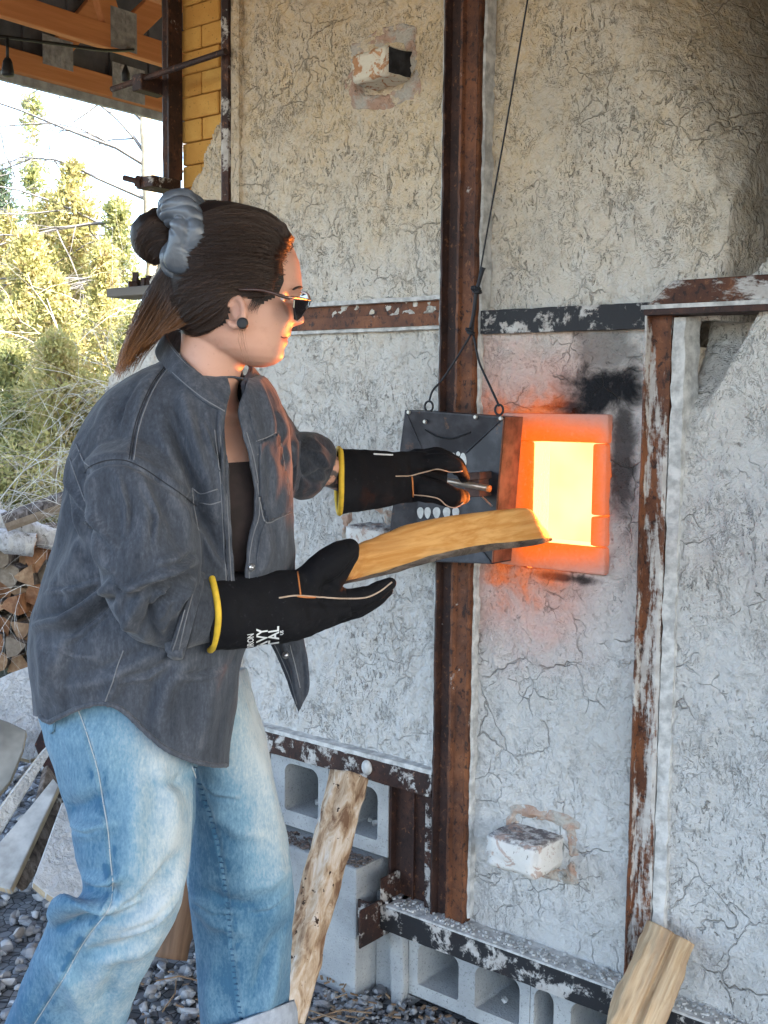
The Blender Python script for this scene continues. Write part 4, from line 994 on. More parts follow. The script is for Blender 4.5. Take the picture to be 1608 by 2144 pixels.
# ------------------------------------------------------------------ woodpile
WOODS = [wood_mat('cut_end_warm', (0.32, 0.18, 0.095), (0.45, 0.28, 0.155), (0.19, 0.10, 0.05), (1, 1, 1), 45, 0.45),
         wood_mat('cut_end_red', (0.27, 0.115, 0.052), (0.38, 0.19, 0.09), (0.16, 0.07, 0.033), (1, 1, 1), 45, 0.45),
         wood_mat('cut_end_grey', (0.24, 0.175, 0.12), (0.33, 0.255, 0.18), (0.12, 0.09, 0.06), (1, 1, 1), 45, 0.45)]
BARK = bark_mat('log_bark', (0.045, 0.035, 0.03), (0.12, 0.095, 0.075), (0.22, 0.18, 0.15))
PALE = bark_mat('pale_weathered_log', (0.30, 0.28, 0.25), (0.48, 0.45, 0.42), (0.58, 0.56, 0.53))
def wedge_log(c, r, L, axis, roll, sides, label, endmat, barkmat=None, group='split logs in the stack'):
    """split log: a rounded bark back and flat split faces, end grain on both ends"""
    ax = unit(axis); up_ = np.array((0, 0, 1.0)); e1 = unit(np.cross(up_, ax)); e2 = np.cross(ax, e1)
    pr = []
    if sides == 3:
        for a in np.linspace(-0.55, 0.55, 6): pr.append((math.sin(a) * 1.9, math.cos(a) * 1.9 - 0.95))
        pr += [(0.45, -0.35), (0.0, -0.95), (-0.5, -0.30)]
    elif sides == 4:
        pr = [(-0.95, 0.75), (-0.3, 0.98), (0.4, 0.95), (1.0, 0.6), (0.95, -0.1), (0.75, -0.8), (0.0, -0.9), (-0.85, -0.7), (-1.0, 0.1)]
    elif sides == 5:   # half round
        pr = [(math.cos(a), math.sin(a) * 0.9 - 0.3) for a in np.linspace(0, math.pi, 9)] + [(0.3, -0.42), (-0.4, -0.36)]
    else:
        pr = [(math.cos(a), math.sin(a)) for a in np.linspace(0, 2 * math.pi, 12, endpoint=False)]
    pr = [(x * r * rnd.uniform(.92, 1.08), y * r * rnd.uniform(.92, 1.08)) for x, y in pr]
    cr, sr = math.cos(roll), math.sin(roll); pr = [(x * cr - y * sr, x * sr + y * cr) for x, y in pr]
    n = len(pr); V = []; m_ = 6
    for i in range(m_):
        t = i / (m_ - 1); o_ = np.array(c) + ax * (t * L)
        for j, (x, y) in enumerate(pr):
            k = 1 + 0.06 * mnoise.noise((x * 20 + c[0] * 9, y * 20, t * 4 + c[2] * 7)); V.append(o_ + (e1 * x + e2 * y) * k - ax * 0.0)
    F_ = [(i * n + j, i * n + (j + 1) % n, (i + 1) * n + (j + 1) % n, (i + 1) * n + j) for i in range(m_ - 1) for j in range(n)]
    nb = len(F_); ctr = len(V); V.append(np.array(c) - ax * 0.004); F_ += [((j + 1) % n, j, ctr) for j in range(n)]; F_.append(tuple((m_ - 1) * n + j for j in range(n)))
    o = mk('split_log', V, F_, [barkmat or BARK, endmat], None, False)
    for i, p in enumerate(o.data.polygons):
        p.material_index = 1 if i >= nb else (0 if (i % n) < (6 if sides in (3, 5) else n) else 1)
    bm = bmesh.new(); bm.from_mesh(o.data); bmesh.ops.recalc_face_normals(bm, faces=bm.faces); bm.to_mesh(o.data); bm.free()
    if label: tag(o, label, 'log', group)
    return o
ZP = 6.2
cols = ['tan', 'rusty brown', 'grey brown']
vis = 0
ax_in = unit(VF * 1.0 + VR * 0.10 + np.array((0, 0, 0.0)) ); ax_in[2] = 0; ax_in = unit(ax_in)
grid = []
row = 0; y = 1402.0
while y > 1128:
    x = -100 + (row % 2) * 20 + rnd.uniform(-6, 6)
    while x < 215:
        wv = rnd.uniform(36, 50); grid.append((x + wv / 2, y - 18 + rnd.uniform(-5, 5), wv, row)); x += wv * 0.93
    y -= 36; row += 1
SH = {3: 'wedge shaped', 4: 'squarish', 5: 'half round', 6: 'round'}
pend = []
PLACE = ['in the bottom row', 'one row up', 'two rows up', 'three rows up', 'four rows up', 'five rows up', 'six rows up', 'under the long logs']
for (x, yy, wv, rw) in grid:
    mi = rnd.choice((0, 0, 1, 1, 2)); sd = rnd.choice((3, 3, 4, 4, 5, 6)); Zc = ZP + rnd.uniform(-.07, .10)
    c = P(x, yy, Zc); r = wv / FPX * ZP * 0.54
    inview = -20 < x < 125
    pos = 'left edge of the picture' if x < 22 else 'middle of the visible stack' if x < 62 else "woman's shirt"
    pend.append((c, r, sd, mi, min(rw, 7), x))
from collections import defaultdict
rowsd = defaultdict(list)
for q in pend: rowsd[q[4]].append(q)
NTH = ['leftmost', 'second', 'third', 'fourth', 'fifth', 'sixth', 'seventh', 'eighth', 'ninth', 'tenth', 'eleventh', 'twelfth', 'thirteenth']
for rw, lst in rowsd.items():
    lst.sort(key=lambda q: q[5]); vis_ = [q for q in lst if q[5] > -14]
    for q in lst:
        c, r, sd, mi, _, x = q
        if x <= -14: lab = 'split log end outside the left edge, %s' % PLACE[rw]
        elif x > 118: lab = "split log end hidden behind the woman's shirt, %s" % PLACE[rw]
        else: lab = '%s %s log end, %s from the left, %s' % (cols[mi], SH[sd], NTH[min([id(v) for v in vis_].index(id(q)), 12)], PLACE[rw])
        wedge_log(c, r, rnd.uniform(0.34, 0.42), unit(ax_in + np.array((rnd.uniform(-.12, .12), rnd.uniform(-.12, .12), rnd.uniform(-.05, .05)))), rnd.uniform(0, 6.28), sd, lab, WOODS[mi])
def long_log(pts_px, r, label, mat, endmat=None, k=10):
    pts = np.array([P(*q) for q in pts_px]); pts = catmull(pts, 5)
    rr = np.array([r * (1 + 0.10 * mnoise.noise((i * .5, r * 90, 1))) for i in range(len(pts))])
    V, F_ = tube_arrays(pts, rr, k, True); V = V + 0.08 * r * fbm(V, 25, 2)[:, None]
    o = mk('split_log', V, F_, [mat, endmat or WOODS[2]], None, True)
    for i in (-1, -2): o.data.polygons[i].material_index = 1
    return tag(o, label, 'log', 'long logs lying on the stack')
long_log([(-120, 1062, 6.05), (30, 1098, 6.1), (110, 1128, 6.15), (260, 1150, 6.3)], 0.058, 'long pale weathered log lying across the very top of the woodpile', PALE)
long_log([(-150, 1118, 5.98), (-40, 1122, 6.0), (30, 1136, 6.02), (72, 1142, 6.05)], 0.062, 'pale log lying across the stack with an orange cut end', PALE, WOODS[1])
wedge_log(P(8, 1092, 5.95), 0.062, 0.42, unit(VR * 0.9 - VD * 0.35 + VF * 0.3), 0.6, 5, 'grey bark covered half log on top of the woodpile at the left edge', WOODS[2], BARK, 'long logs lying on the stack')

# ------------------------------------------------------------------ kiln shelves and boards leaning in a heap behind the woman
SLAB = plaster_mat('pale_kiln_shelf', seed=21.0, ck=0.2, fk=0.3)
SLAB2 = flat_mat('grey_kiln_shelf', (0.40, 0.385, 0.35), 0.85, nscale=9, namp=0.35, bumpk=0.6)
EDGE = flat_mat('tan_shelf_edge', (0.44, 0.34, 0.22), 0.9, nscale=20, namp=0.2, bumpk=0.5)
SPOT = plaster_mat('crusted_shelf', seed=14.0, smoother=0.3)
def slab(name, poly, thick_px, Zs, mat, label, cat='kiln shelf', edge=None, flat_rot=0.0):
    """flat slab standing at its own depth: outline in photo pixels with a depth per corner, thickness along the slab's own normal"""
    A = np.array([P(x, y, z) for (x, y), z in zip(poly, Zs)])
    c = A.mean(0); u, s_, vt = np.linalg.svd(A - c); n_ = vt[2]; A = A - np.outer((A - c) @ n_, n_)
    if n_ @ (c - CAM) < 0: n_ = -n_
    n = len(A); V = list(A) + [p + n_ * thick_px for p in A]
    F_ = [tuple(range(n)), tuple(range(n, 2 * n))[::-1]] + [(i, n + i, n + (i + 1) % n, (i + 1) % n) for i in range(n)]
    o = mk(name, V, F_, [mat, edge or EDGE], None, False)
    for i, p in enumerate(o.data.polygons): p.material_index = 1 if i >= 2 else 0
    bm = bmesh.new(); bm.from_mesh(o.data); bmesh.ops.recalc_face_normals(bm, faces=bm.faces)
    bmesh.ops.bevel(bm, geom=list(bm.edges), offset=0.003, segments=1, affect='EDGES'); bm.to_mesh(o.data); bm.free()
    return tag(o, label, cat, 'kiln shelves and boards leaning in a heap')
slab('kiln_shelf', [(-60, 1455), (20, 1408), (110, 1368), (200, 1430), (140, 1560), (62, 1590), (-60, 1560)], 0.03, [4.2, 4.25, 4.3, 4.3, 4.1, 4.05, 4.05], SPOT, 'large pale crusted shelf highest in the heap behind the woman')
slab('kiln_shelf', [(-40, 1490), (20, 1512), (56, 1532), (48, 1570), (22, 1630), (-8, 1668), (-40, 1680)], 0.028, [3.95, 3.95, 3.95, 3.9, 3.82, 3.78, 3.78], flat_mat('smoky_shelf', (0.27, 0.25, 0.21), 0.85, nscale=4, namp=0.45, bumpk=0.4), 'smoky brown shelf shard with a curved edge at the left')
slab('kiln_shelf', [(-45, 1755), (30, 1650), (92, 1568), (100, 1560), (104, 1580), (0, 1752), (-45, 1835)], 0.035, [3.55, 3.68, 3.8, 3.82, 3.8, 3.58, 3.5], SLAB, 'white shelf with a thick tan edge leaning across the heap')
slab('kiln_shelf', [(-30, 1800), (60, 1680), (112, 1632), (124, 1648), (22, 1862), (10, 1858), (-30, 1850)], 0.03, [3.48, 3.6, 3.7, 3.68, 3.4, 3.4, 3.42], SLAB2, 'grey shelf with a tan edge reaching down to the gravel')
slab('bark_board', [(100, 1600), (130, 1640), (150, 1700), (60, 1858), (38, 1850)], 0.03, [3.75, 3.75, 3.72, 3.45, 3.45], BARK, 'brown bark board wedged between two shelves', 'board', BARK)
slab('kiln_shelf', [(128, 1688), (175, 1640), (260, 1700), (235, 1860), (150, 1908), (96, 1872), (68, 1848), (84, 1800)], 0.03, [3.55, 3.6, 3.6, 3.3, 3.24, 3.26, 3.28, 3.33], SLAB, 'smooth white shelf with clipped corners lowest in the heap')
slab('bark_board', [(72, 1560), (92, 1512), (150, 1560), (110, 1640), (88, 1600)], 0.04, [4.0, 4.05, 4.0, 3.9, 3.95], M['rust_dark'], 'dark board behind the white shelf', 'board', BARK)

# ------------------------------------------------------------------ logs leaning at the kiln
def log_between(name, a, b, prof, endmat, sidemat, label, cat='log', n=24, twist=0.0, taper=(1, 1), rough=0.004, group=None, mats_by=None, ref=None):
    """loft of a closed profile (list of (u, v) in metres, u across, v towards the viewer) from a to b"""
    a = np.array(a, float); b = np.array(b, float); ax = unit(b - a)
    e1 = unit(np.cross(ax, VF if ref is None else ref)); e2 = np.cross(e1, ax)
    if e2 @ VF > 0: e2 = -e2
    k = len(prof); V = []
    for i in range(n):
        t = i / (n - 1); s_ = taper[0] * (1 - t) + taper[1] * t; c = a + (b - a) * t; w = twist * t
        for u_, v_ in prof:
            u2, v2 = u_ * math.cos(w) - v_ * math.sin(w), u_ * math.sin(w) + v_ * math.cos(w)
            V.append(c + (e1 * u2 + e2 * v2) * s_)
    V = np.array(V); L = np.linalg.norm(b - a)
    S = np.stack([V @ e1 * 1.0, V @ e2, (V @ ax) * 0.25], 1)
    dirs = V - np.repeat(np.array([a + (b - a) * (i / (n - 1)) for i in range(n)]), k, 0).reshape(-1, 3)
    dirs /= np.linalg.norm(dirs, axis=1)[:, None] + 1e-9
    V = V + dirs * (rough * fbm(S, 45, 3, 3.0))[:, None]
    F_ = [(i * k + j, i * k + (j + 1) % k, (i + 1) * k + (j + 1) % k, (i + 1) * k + j) for i in range(n - 1) for j in range(k)]
    nb = len(F_); F_ += [tuple(range(k))[::-1], tuple(range((n - 1) * k, n * k))]
    # own axes: z along the grain
    R3 = np.array([e1, e2, ax])
    me = bpy.data.meshes.new(name); me.from_pydata([tuple(q) for q in ((V - a) @ R3.T)], [], F_); me.update()
    o = link(name, me, [sidemat, endmat] if mats_by is None else list(mats_by[0]), None, False)
    mw = Matrix.Identity(4)
    for i in range(3):
        for j in range(3): mw[i][j] = R3[j][i]
        mw[i][3] = a[i]
    o.matrix_world = mw
    for i, p in enumerate(o.data.polygons):
        p.material_index = (1 if i >= nb else 0) if mats_by is None else mats_by[1](i % k if i < nb else -1)
        p.use_smooth = i < nb
    bm = bmesh.new(); bm.from_mesh(o.data); bmesh.ops.recalc_face_normals(bm, faces=bm.faces); bm.to_mesh(o.data); bm.free()
    return tag(o, label, cat, group)
BARKY = bark_mat('peeling_bark', (0.17, 0.095, 0.055), (0.43, 0.31, 0.20), (0.60, 0.52, 0.43))
SPLIT = wood_mat('split_pine', (0.40, 0.27, 0.15), (0.54, 0.40, 0.25), (0.24, 0.14, 0.075), (1, 1, 0.04), 110, 0.0, 1.0)
rp = [(0.047 * math.cos(a) * (1 + .10 * math.sin(3 * a + 1)), 0.040 * math.sin(a) * (1 + .08 * math.sin(5 * a))) for a in np.linspace(0, 2 * math.pi, 44, endpoint=False)]
log_between('bark_log', P(600, 2135, 2.62), P(734, 1624, 2.88), rp, SPLIT, BARKY, 'peeling bark log leaning on the hollow concrete blocks', taper=(0.92, 1.0), rough=0.006, n=70, group='logs propped against the kiln')
sp0 = [(-0.048, 0.030), (-0.030, 0.036), (-0.006, 0.034), (0.000, 0.020), (0.012, 0.031), (0.030, 0.026), (0.046, 0.018), (0.050, -0.004), (0.044, -0.028), (0.0, -0.036), (-0.040, -0.030), (-0.050, 0.0)]
sp = []
for (a_, b_), (c_, d_) in zip(sp0, sp0[1:] + sp0[:1]):
    for t_ in (0, .25, .5, .75): sp.append((a_ + (c_ - a_) * t_ + (rnd.uniform(-.0012, .0012) if t_ else 0), b_ + (d_ - b_) * t_ + (rnd.uniform(-.0018, .0018) if t_ else 0)))
log_between('split_log', P(1290, 2220, 2.36), P(1405, 1953, 2.44), sp, SPLIT, SPLIT, 'clean split pine log leaning on the right steel post', rough=0.009, n=60, group='logs propped against the kiln')
DKW = wood_mat('dark_split_wood', (0.13, 0.075, 0.045), (0.19, 0.115, 0.07), (0.08, 0.05, 0.03), (1, 1, 0.08), 60, 0.0, 0.8)
log_between('split_log', P(352, 2005, 2.98), P(420, 1640, 3.12), [(-0.055, 0.02), (-0.02, 0.045), (0.02, 0.04), (0.045, 0.01), (0.03, -0.03), (-0.03, -0.03)], DKW, DKW, 'dark split log standing behind the woman\'s legs', rough=0.006, group='logs propped against the kiln')

# ------------------------------------------------------------------ the log being fed into the fire
HELD = wood_mat('fresh_split_wood', (0.49, 0.225, 0.055), (0.62, 0.34, 0.115), (0.30, 0.12, 0.028), (1, 1, 0.03), 95, 0.0, 0.9)
top_px = [(716, 1178), (752, 1143), (800, 1120), (870, 1094), (950, 1079), (1040, 1068), (1105, 1064), (1131, 1096)]
bot_px = [(728, 1222), (760, 1217), (820, 1203), (900, 1177), (985, 1157), (1070, 1146), (1132, 1139), (1158, 1131)]
Zl = np.linspace(1.99, 2.50, 8)
A = np.array([P(x, y, z) for (x, y), z in zip(top_px, Zl)]); Bm = np.array([P(x, y, z) for (x, y), z in zip(bot_px, Zl)])
A = catmull(A, 6); Bm = catmull(Bm, 6)
A = np.vstack([A, A[-1:] * .999 + Bm[-1:] * .001]); Bm = np.vstack([Bm, Bm[-1:]])
V = []; k = 16; n_A = len(A)
for i, (a, b) in enumerate(zip(A, Bm)):
    ax = unit(A[min(i + 1, len(A) - 1)] - A[max(i - 1, 0)]); e1 = unit(b - a); e2 = unit(np.cross(ax, e1)); e2 = -e2 if e2 @ VF < 0 else e2; h = np.linalg.norm(b - a)
    for u_, v_ in [(0, 0), (0.1, -0.004), (0.22, -0.006), (0.34, -0.007), (0.48, -0.007), (0.62, -0.006), (0.76, -0.004), (0.86, 0.0), (0.90, 0.004), (1.0, 0.016), (0.98, 0.030), (0.85, 0.038), (0.6, 0.040), (0.35, 0.034), (0.12, 0.022), (0.0, 0.010)]:
        V.append(a + e1 * u_ * h + e2 * v_ * (1.0 if i < n_A - 14 else max(0.25, (n_A - i) / 14)))
V = np.array(V); n = len(A)
S = np.stack([V @ VR * 0.12, V @ VD, V @ VF * 0.12], 1); V += VF * (0.0016 * fbm(S, 110, 3))[:, None] + VD * (0.002 * fbm(S, 70, 2, 9))[:, None]
F_ = [(i * k + j, i * k + (j + 1) % k, (i + 1) * k + (j + 1) % k, (i + 1) * k + j) for i in range(n - 1) for j in range(k)]
nb = len(F_); F_ += [tuple(range(k))[::-1], tuple(range((n - 1) * k, n * k))]
a0 = A[0]; axl = unit(A[-1] - A[0]); e1 = unit(np.cross(axl, VF)); e2 = np.cross(axl, e1); R3 = np.array([e1, e2, axl])
me = bpy.data.meshes.new('split_log'); me.from_pydata([tuple(q) for q in ((V - a0) @ R3.T)], [], F_); me.update()
o = link('split_log', me, [HELD, BARK, HELD], None, False)
mw = Matrix.Identity(4)
for i in range(3):
    for j in range(3): mw[i][j] = R3[j][i]
    mw[i][3] = a0[i]
o.matrix_world = mw
for i, p in enumerate(me.polygons):
    p.material_index = 1 if (i < nb and (i % k) in (7, 8, 9, 10, 11, 12, 13, 14)) else 0; p.use_smooth = i < nb
bm = bmesh.new(); bm.from_mesh(me); bmesh.ops.recalc_face_normals(bm, faces=bm.faces); bm.to_mesh(me); bm.free()
tag(o, 'long orange split log held in a black glove at the stoke hole', 'log')

# ------------------------------------------------------------------ hanging steel stoke-hole door with painted teeth
door = empty('stoke_hole_door', tuple(Wl(950, 1020, -0.07))); tag(door, 'dark steel door with painted white teeth hanging beside the glowing stoke hole', 'door')
BLK = Mat('blackened_steel'); nz_ = BLK.noise(14, 5, 0.6); rz = BLK.noise(22, 5, 0.65, c=BLK.vadd(BLK.co(), (4, 1, 3)))
colb = BLK.mix(BLK.step(nz_, 0.4, 0.7), (0.022, 0.022, 0.027), (0.06, 0.06, 0.068)); colb = BLK.mix(BLK.step(rz, 0.60, 0.70, 0, 0.8), colb, (0.16, 0.085, 0.05))
BLK.done(colb, 0.5, BLK.bump(nz_, 0.3, 0.003), metal=0.35); BLK = BLK.m
def on(x, y, d): return Wl(x, y, d)
TL, TR, BR, BL = (848, 858), (1056, 873), (1031, 1181), (808, 1172)
itl, itr, ibr, ibl = (884, 942), (976, 948), (966, 1092), (872, 1090)
yf, yi = -0.105, -0.088
Vd = [on(*p, yf) for p in (TL, TR, BR, BL)] + [on(*p, yi) for p in (itl, itr, ibr, ibl)]
mb = MB()
tk = np.array((0, 0.004, 0))
for f in ((0, 1, 5, 4), (1, 2, 6, 5), (2, 3, 7, 6), (3, 0, 4, 7), (4, 5, 6, 7)):
    mb.prism([Vd[i] for i in f], tk)
mb.build('door_plate', BLK, door)
# folded rim running back towards the wall: the inside has faced the fire
RIMH = flat_mat('scorched_rim', (0.17, 0.075, 0.045), 0.6, metal=0.2, nscale=20, namp=0.5)
for a, b in (((TL), (TR)), ((TR), (BR)), ((BR), (BL)), ((BL), (TL))):
    A0, B0 = on(*a, yf), on(*b, yf); ctr = np.mean(Vd[:4], 0)
    inn = unit(ctr - (A0 + B0) / 2) * 0.003
    mb = MB(); V = [A0, B0, B0 + (0, 0.078, 0), A0 + (0, 0.078, 0), A0 + inn, B0 + inn, B0 + inn + (0, 0.078, 0), A0 + inn + (0, 0.078, 0)]
    mb.add(V, [(0, 1, 2, 3), (4, 7, 6, 5), (0, 4, 5, 1), (3, 2, 6, 7), (0, 3, 7, 4), (1, 5, 6, 2)]); mb.build('door_rim', RIMH if a == TR else BLK, door)
# weld seams along the mitres
for a, b in ((TL, itl), (TR, itr), (BR, ibr), (BL, ibl)):
    mb = MB(); mb.tube([on(*a, yf - .001) * .96 + on(*b, yi - .001) * .04, on(*b, yi - 0.001)], 0.0016, 6); mb.build('weld_seam', BLK, door)
mb = MB(); cu = catmull([on(890, 900, -.1005), on(915, 914, -.0985), on(945, 918, -.098), on(985, 905, -.0985)], 6); mb.tube(cu, 0.0018, 6); mb.build('painted_lip', M['black_rubber'], door)
WH = flat_mat('white_tooth_paint', (0.62, 0.62, 0.58), 0.7, nscale=60, namp=0.15)
def tooth(x, y, w, h, up_=False):
    n = 18; pts = []
    for i in range(n):
        a = 2 * math.pi * i / n; px = x + w * .5 * math.cos(a) * (1.0 if not up_ else 1.0); t = math.sin(a)
        sq = (0.62 + 0.38 * (1 - (t + 1) / 2)) if not up_ else (0.62 + 0.38 * ((t + 1) / 2))
        pts.append(on(x + w * .5 * math.cos(a) * (1.25 - .5 * (((t + 1) / 2) if up_ else (1 - (t + 1) / 2))), y + h * .5 * t, yi - 0.0012))
    mb = MB(); mb.prism(pts, (0, 0.001, 0)); return mb.build('tooth', WH, door)
for x, w, h in ((888, 14, 26), (904, 14, 26), (926, 15, 26), (948, 17, 28), (969, 15, 30)): tooth(x, 951 + h * .5 - 3, w, h)
for x in (915, 938, 959): tooth(x, 950, 8, 10)
for x, w in ((880, 13), (895, 13), (914, 15), (935, 15), (954, 14)): tooth(x, 1074, w, 24, True)
for x, y in ((890, 883), (996, 873), (1049, 876), (856, 863), (851, 1040), (842, 1150)):
    mb = MB(); c = on(x, y, yf - 0.001); mb.tube([c, c - np.array((0, 0.004, 0))], [0.006, 0.004], 10); mb.build('rivet', flat_mat('bright_rivet', (0.4, 0.4, 0.38), 0.35, metal=0.7), door)
# latch bracket and round bar
BRN = flat_mat('brown_bracket', (0.075, 0.04, 0.032), 0.6, metal=0.3, nscale=40)
mb = MB(); c = on(990, 1015, -0.135)
mb.prism([on(974, 990, -.150), on(1004, 988, -.150), on(1004, 1004, -.150), on(975, 1008, -.150)], (0, 0.05, 0)); mb.prism([on(972, 1016, -.150), on(1002, 1016, -.150), on(1004, 1040, -.150), on(972, 1042, -.150)], (0, 0.05, 0))
mb.prism([on(974, 1004, -.145), on(1003, 1003, -.145), on(1003, 1018, -.145), on(974, 1018, -.145)], (0, 0.04, 0))
mb.build('latch_bracket', BRN, door, bevel=0.0015, seg=1)
STEEL = flat_mat('worn_steel_bar', (0.42, 0.36, 0.30), 0.35, metal=0.8, nscale=30)
mb = MB(); mb.tube([on(880, 1000, -.16), on(950, 1009, -.155), on(1024, 1023, -.150)], 0.0075, 12); mb.build('latch_bar', STEEL, door, True)
mb = MB(); mb.tube([on(1021.5, 1022.6, -.1502), on(1026, 1023.5, -.1498)], 0.0078, 12); mb.build('bar_tip', flat_mat('orange_bar_tip', (0.75, 0.22, 0.05), 0.5), door, True)
mb = MB(); mb.tube([on(1003, 1034, -.14), on(1030, 1060, -.108)], 0.0022, 6); mb.build('latch_wire', STEEL, door)
for cx_, cy_ in ((898, 851), (1045, 858)):
    pts = [on(cx_ + 8.5 * math.cos(a), cy_ + 11 * math.sin(a), -0.098) for a in np.linspace(0, 2 * math.pi, 15)]
    mb = MB(); mb.tube(pts, 0.0026, 6, False); mb.build('eyelet', M['cable'], door, True)

# the wire it hangs on
cb = empty('door_cable', tuple(Wl(990, 695, -0.06))); tag(cb, 'dark knotted wire holding up the steel door', 'cable')
mb = MB()
mb.tube(catmull([on(1045, 850, -.098), on(1022, 800, -.08), on(1003, 757, -.07), on(991, 700, -.062)], 6), 0.0028, 6)
mb.tube(catmull([on(898, 842, -.098), on(906, 818, -.085), on(925, 796, -.075), on(955, 752, -.066), on(988, 697, -.06)], 6), 0.0026, 6)
mb.build('sling', M['cable'], cb, True)
mb = MB(); mb.tube(catmull([on(990, 700, -.062), on(993, 660, -.06), on(998, 606, -.06), on(1004, 575, -.06), on(1028, 440, -.07), on(1062, 250, -.10), on(1108, -20, -.12)], 8), 0.0020, 6); mb.build('hoist_wire', M['cable'], cb, True)
mb = MB(); mb.tube(catmull([on(985, 690, -.062), on(992, 655, -.066), on(998, 610, -.066), on(1012, 560, -.064)], 6), [0.0045] * 18 + [0.006], 6); mb.build('doubled_wire', M['cable'], cb, True)
for kx, ky, sz in ((997, 607, .010), (984, 694, .009)):
    mb = MB()
    for j in range(5):
        a0_ = rnd.uniform(0, 6); pts = [on(kx, ky, -.066) + sz * np.array((math.cos(a + a0_), 0.6 * math.sin(a * 2 + a0_), 0.75 * math.sin(a + a0_ * .5))) for a in np.linspace(0, 6.28, 14)]
        mb.tube(pts, 0.0028, 5, False)
    mb.build('knot', M['cable'], cb, True)

# ------------------------------------------------------------------ the woman
person_parts = []
def loft(secs, k=56, sub=6, expo=2.0):
    """tube from photo silhouettes: rows (Lx, Ly, Rx, Ry, depth, half thickness); returns rings (n, k, 3)"""
    S = catmull(np.array(secs, float), sub)
    th = np.arange(k) * 2 * np.pi / k; c_, s_ = np.cos(th), np.sin(th)
    if expo != 2.0:
        c_ = np.sign(c_) * np.abs(c_) ** (2 / expo); s_ = np.sign(s_) * np.abs(s_) ** (2 / expo)
    R_ = []
    for lx, ly, rx, ry, Z, hd in S:
        L_, Rr = P(lx, ly, Z), P(rx, ry, Z); c = (L_ + Rr) / 2; a = (Rr - L_) / 2
        d = unit(c - CAM); an = unit(a); b = unit(d - an * (d @ an)) * max(hd, 1e-4)
        R_.append(c + c_[:, None] * a + s_[:, None] * b)
    return np.array(R_)
def rings_mesh(R_, caps=True, closed=True):
    n, k, _ = R_.shape; idx = np.arange(n * k).reshape(n, k)
    F = np.stack([idx[:-1], np.roll(idx[:-1], -1, 1), np.roll(idx[1:], -1, 1), idx[1:]], -1).reshape(-1, 4)
    F = [tuple(f) for f in F]
    if caps: F += [tuple(idx[0])[::-1], tuple(idx[-1])]
    return R_.reshape(-1, 3), F
def chain(pts, rad, k=14, sub=5):
    """tapered limb or finger through 3d points with rounded ends"""
    A = catmull(np.column_stack([np.array(pts, float), rad]), sub)
    p, r = A[:, :3], A[:, 3]
    e0 = p[0] - p[1]; e1 = p[-1] - p[-2]; e0 = unit(e0); e1 = unit(e1)
    pre = [(p[0] + e0 * r[0] * q, r[0] * math.sqrt(max(0.0, 1 - q * q))) for q in (0.98, 0.85, 0.5)]
    post = [(p[-1] + e1 * r[-1] * q, r[-1] * math.sqrt(max(0.0, 1 - q * q))) for q in (0.5, 0.85, 0.98)]
    P2 = np.array([q[0] for q in pre] + list(p) + [q[0] for q in post]); R2 = np.array([q[1] for q in pre] + list(r) + [q[1] for q in post])
    return tube_arrays(P2, R2, k, True)
def union(pieces, voxel, smooth=4):
    mb = MB()
    for V, F in pieces: mb.add(V, F)
    o = mk('tmp', mb.V, mb.F, None, None, False)
    bm = bmesh.new(); bm.from_mesh(o.data); bmesh.ops.recalc_face_normals(bm, faces=bm.faces); bmesh.ops.triangulate(bm, faces=[f for f in bm.faces if len(f.verts) > 4]); bm.to_mesh(o.data); bm.free()
    md = o.modifiers.new('r', 'REMESH'); md.mode = 'VOXEL'; md.voxel_size = voxel; md.adaptivity = 0
    dg = bpy.context.evaluated_depsgraph_get(); me = bpy.data.meshes.new_from_object(o.evaluated_get(dg))
    old = o.data; bpy.data.objects.remove(o); bpy.data.meshes.remove(old)
    if smooth:
        n = len(me.vertices); V = np.zeros(n * 3, np.float32); me.vertices.foreach_get('co', V); V = V.reshape(-1, 3).astype(float)
        E_ = np.zeros(len(me.edges) * 2, np.int32); me.edges.foreach_get('vertices', E_); E_ = E_.reshape(-1, 2)
        deg = np.bincount(E_.ravel(), minlength=n).astype(float)[:, None]
        for it in range(smooth):
            for lam in (0.55, -0.50):
                acc = np.zeros_like(V)
                for c in range(3): acc[:, c] = np.bincount(E_[:, 0], V[E_[:, 1], c], n) + np.bincount(E_[:, 1], V[E_[:, 0], c], n)
                V = V + lam * (acc / np.maximum(deg, 1) - V)
        me.vertices.foreach_set('co', V.astype(np.float32).ravel()); me.update()
    return me
def get_vn(me):
    n = len(me.vertices); V = np.zeros(n * 3, np.float32); me.vertices.foreach_get('co', V)
    N_ = np.zeros(n * 3, np.float32); me.vertex_normals.foreach_get('vector', N_)
    return V.reshape(-1, 3).astype(float), N_.reshape(-1, 3).astype(float)
def set_v(me, V): me.vertices.foreach_set('co', np.asarray(V, np.float32).ravel()); me.update()
def dist_poly(px, py, pl):
    """distance to a polyline, position along it 0..1 and signed side"""
    pl = np.array(pl, float); seg = np.linalg.norm(np.diff(pl, axis=0), axis=1); cum = np.concatenate([[0], np.cumsum(seg)]); tot = cum[-1]
    best = np.full(px.shape, 1e9); tt = np.zeros(px.shape); sg = np.zeros(px.shape)
    for i in range(len(pl) - 1):
        d = pl[i + 1] - pl[i]; L2 = d @ d
        t = np.clip(((px - pl[i, 0]) * d[0] + (py - pl[i, 1]) * d[1]) / L2, 0, 1)
        dx = px - pl[i, 0] - t * d[0]; dy = py - pl[i, 1] - t * d[1]; q = np.hypot(dx, dy); m = q < best
        best[m] = q[m]; tt[m] = (cum[i] + t[m] * seg[i]) / tot; sg[m] = np.sign(d[0] * dy[m] - d[1] * dx[m])
    return best, tt, sg
GAIN = 1.75
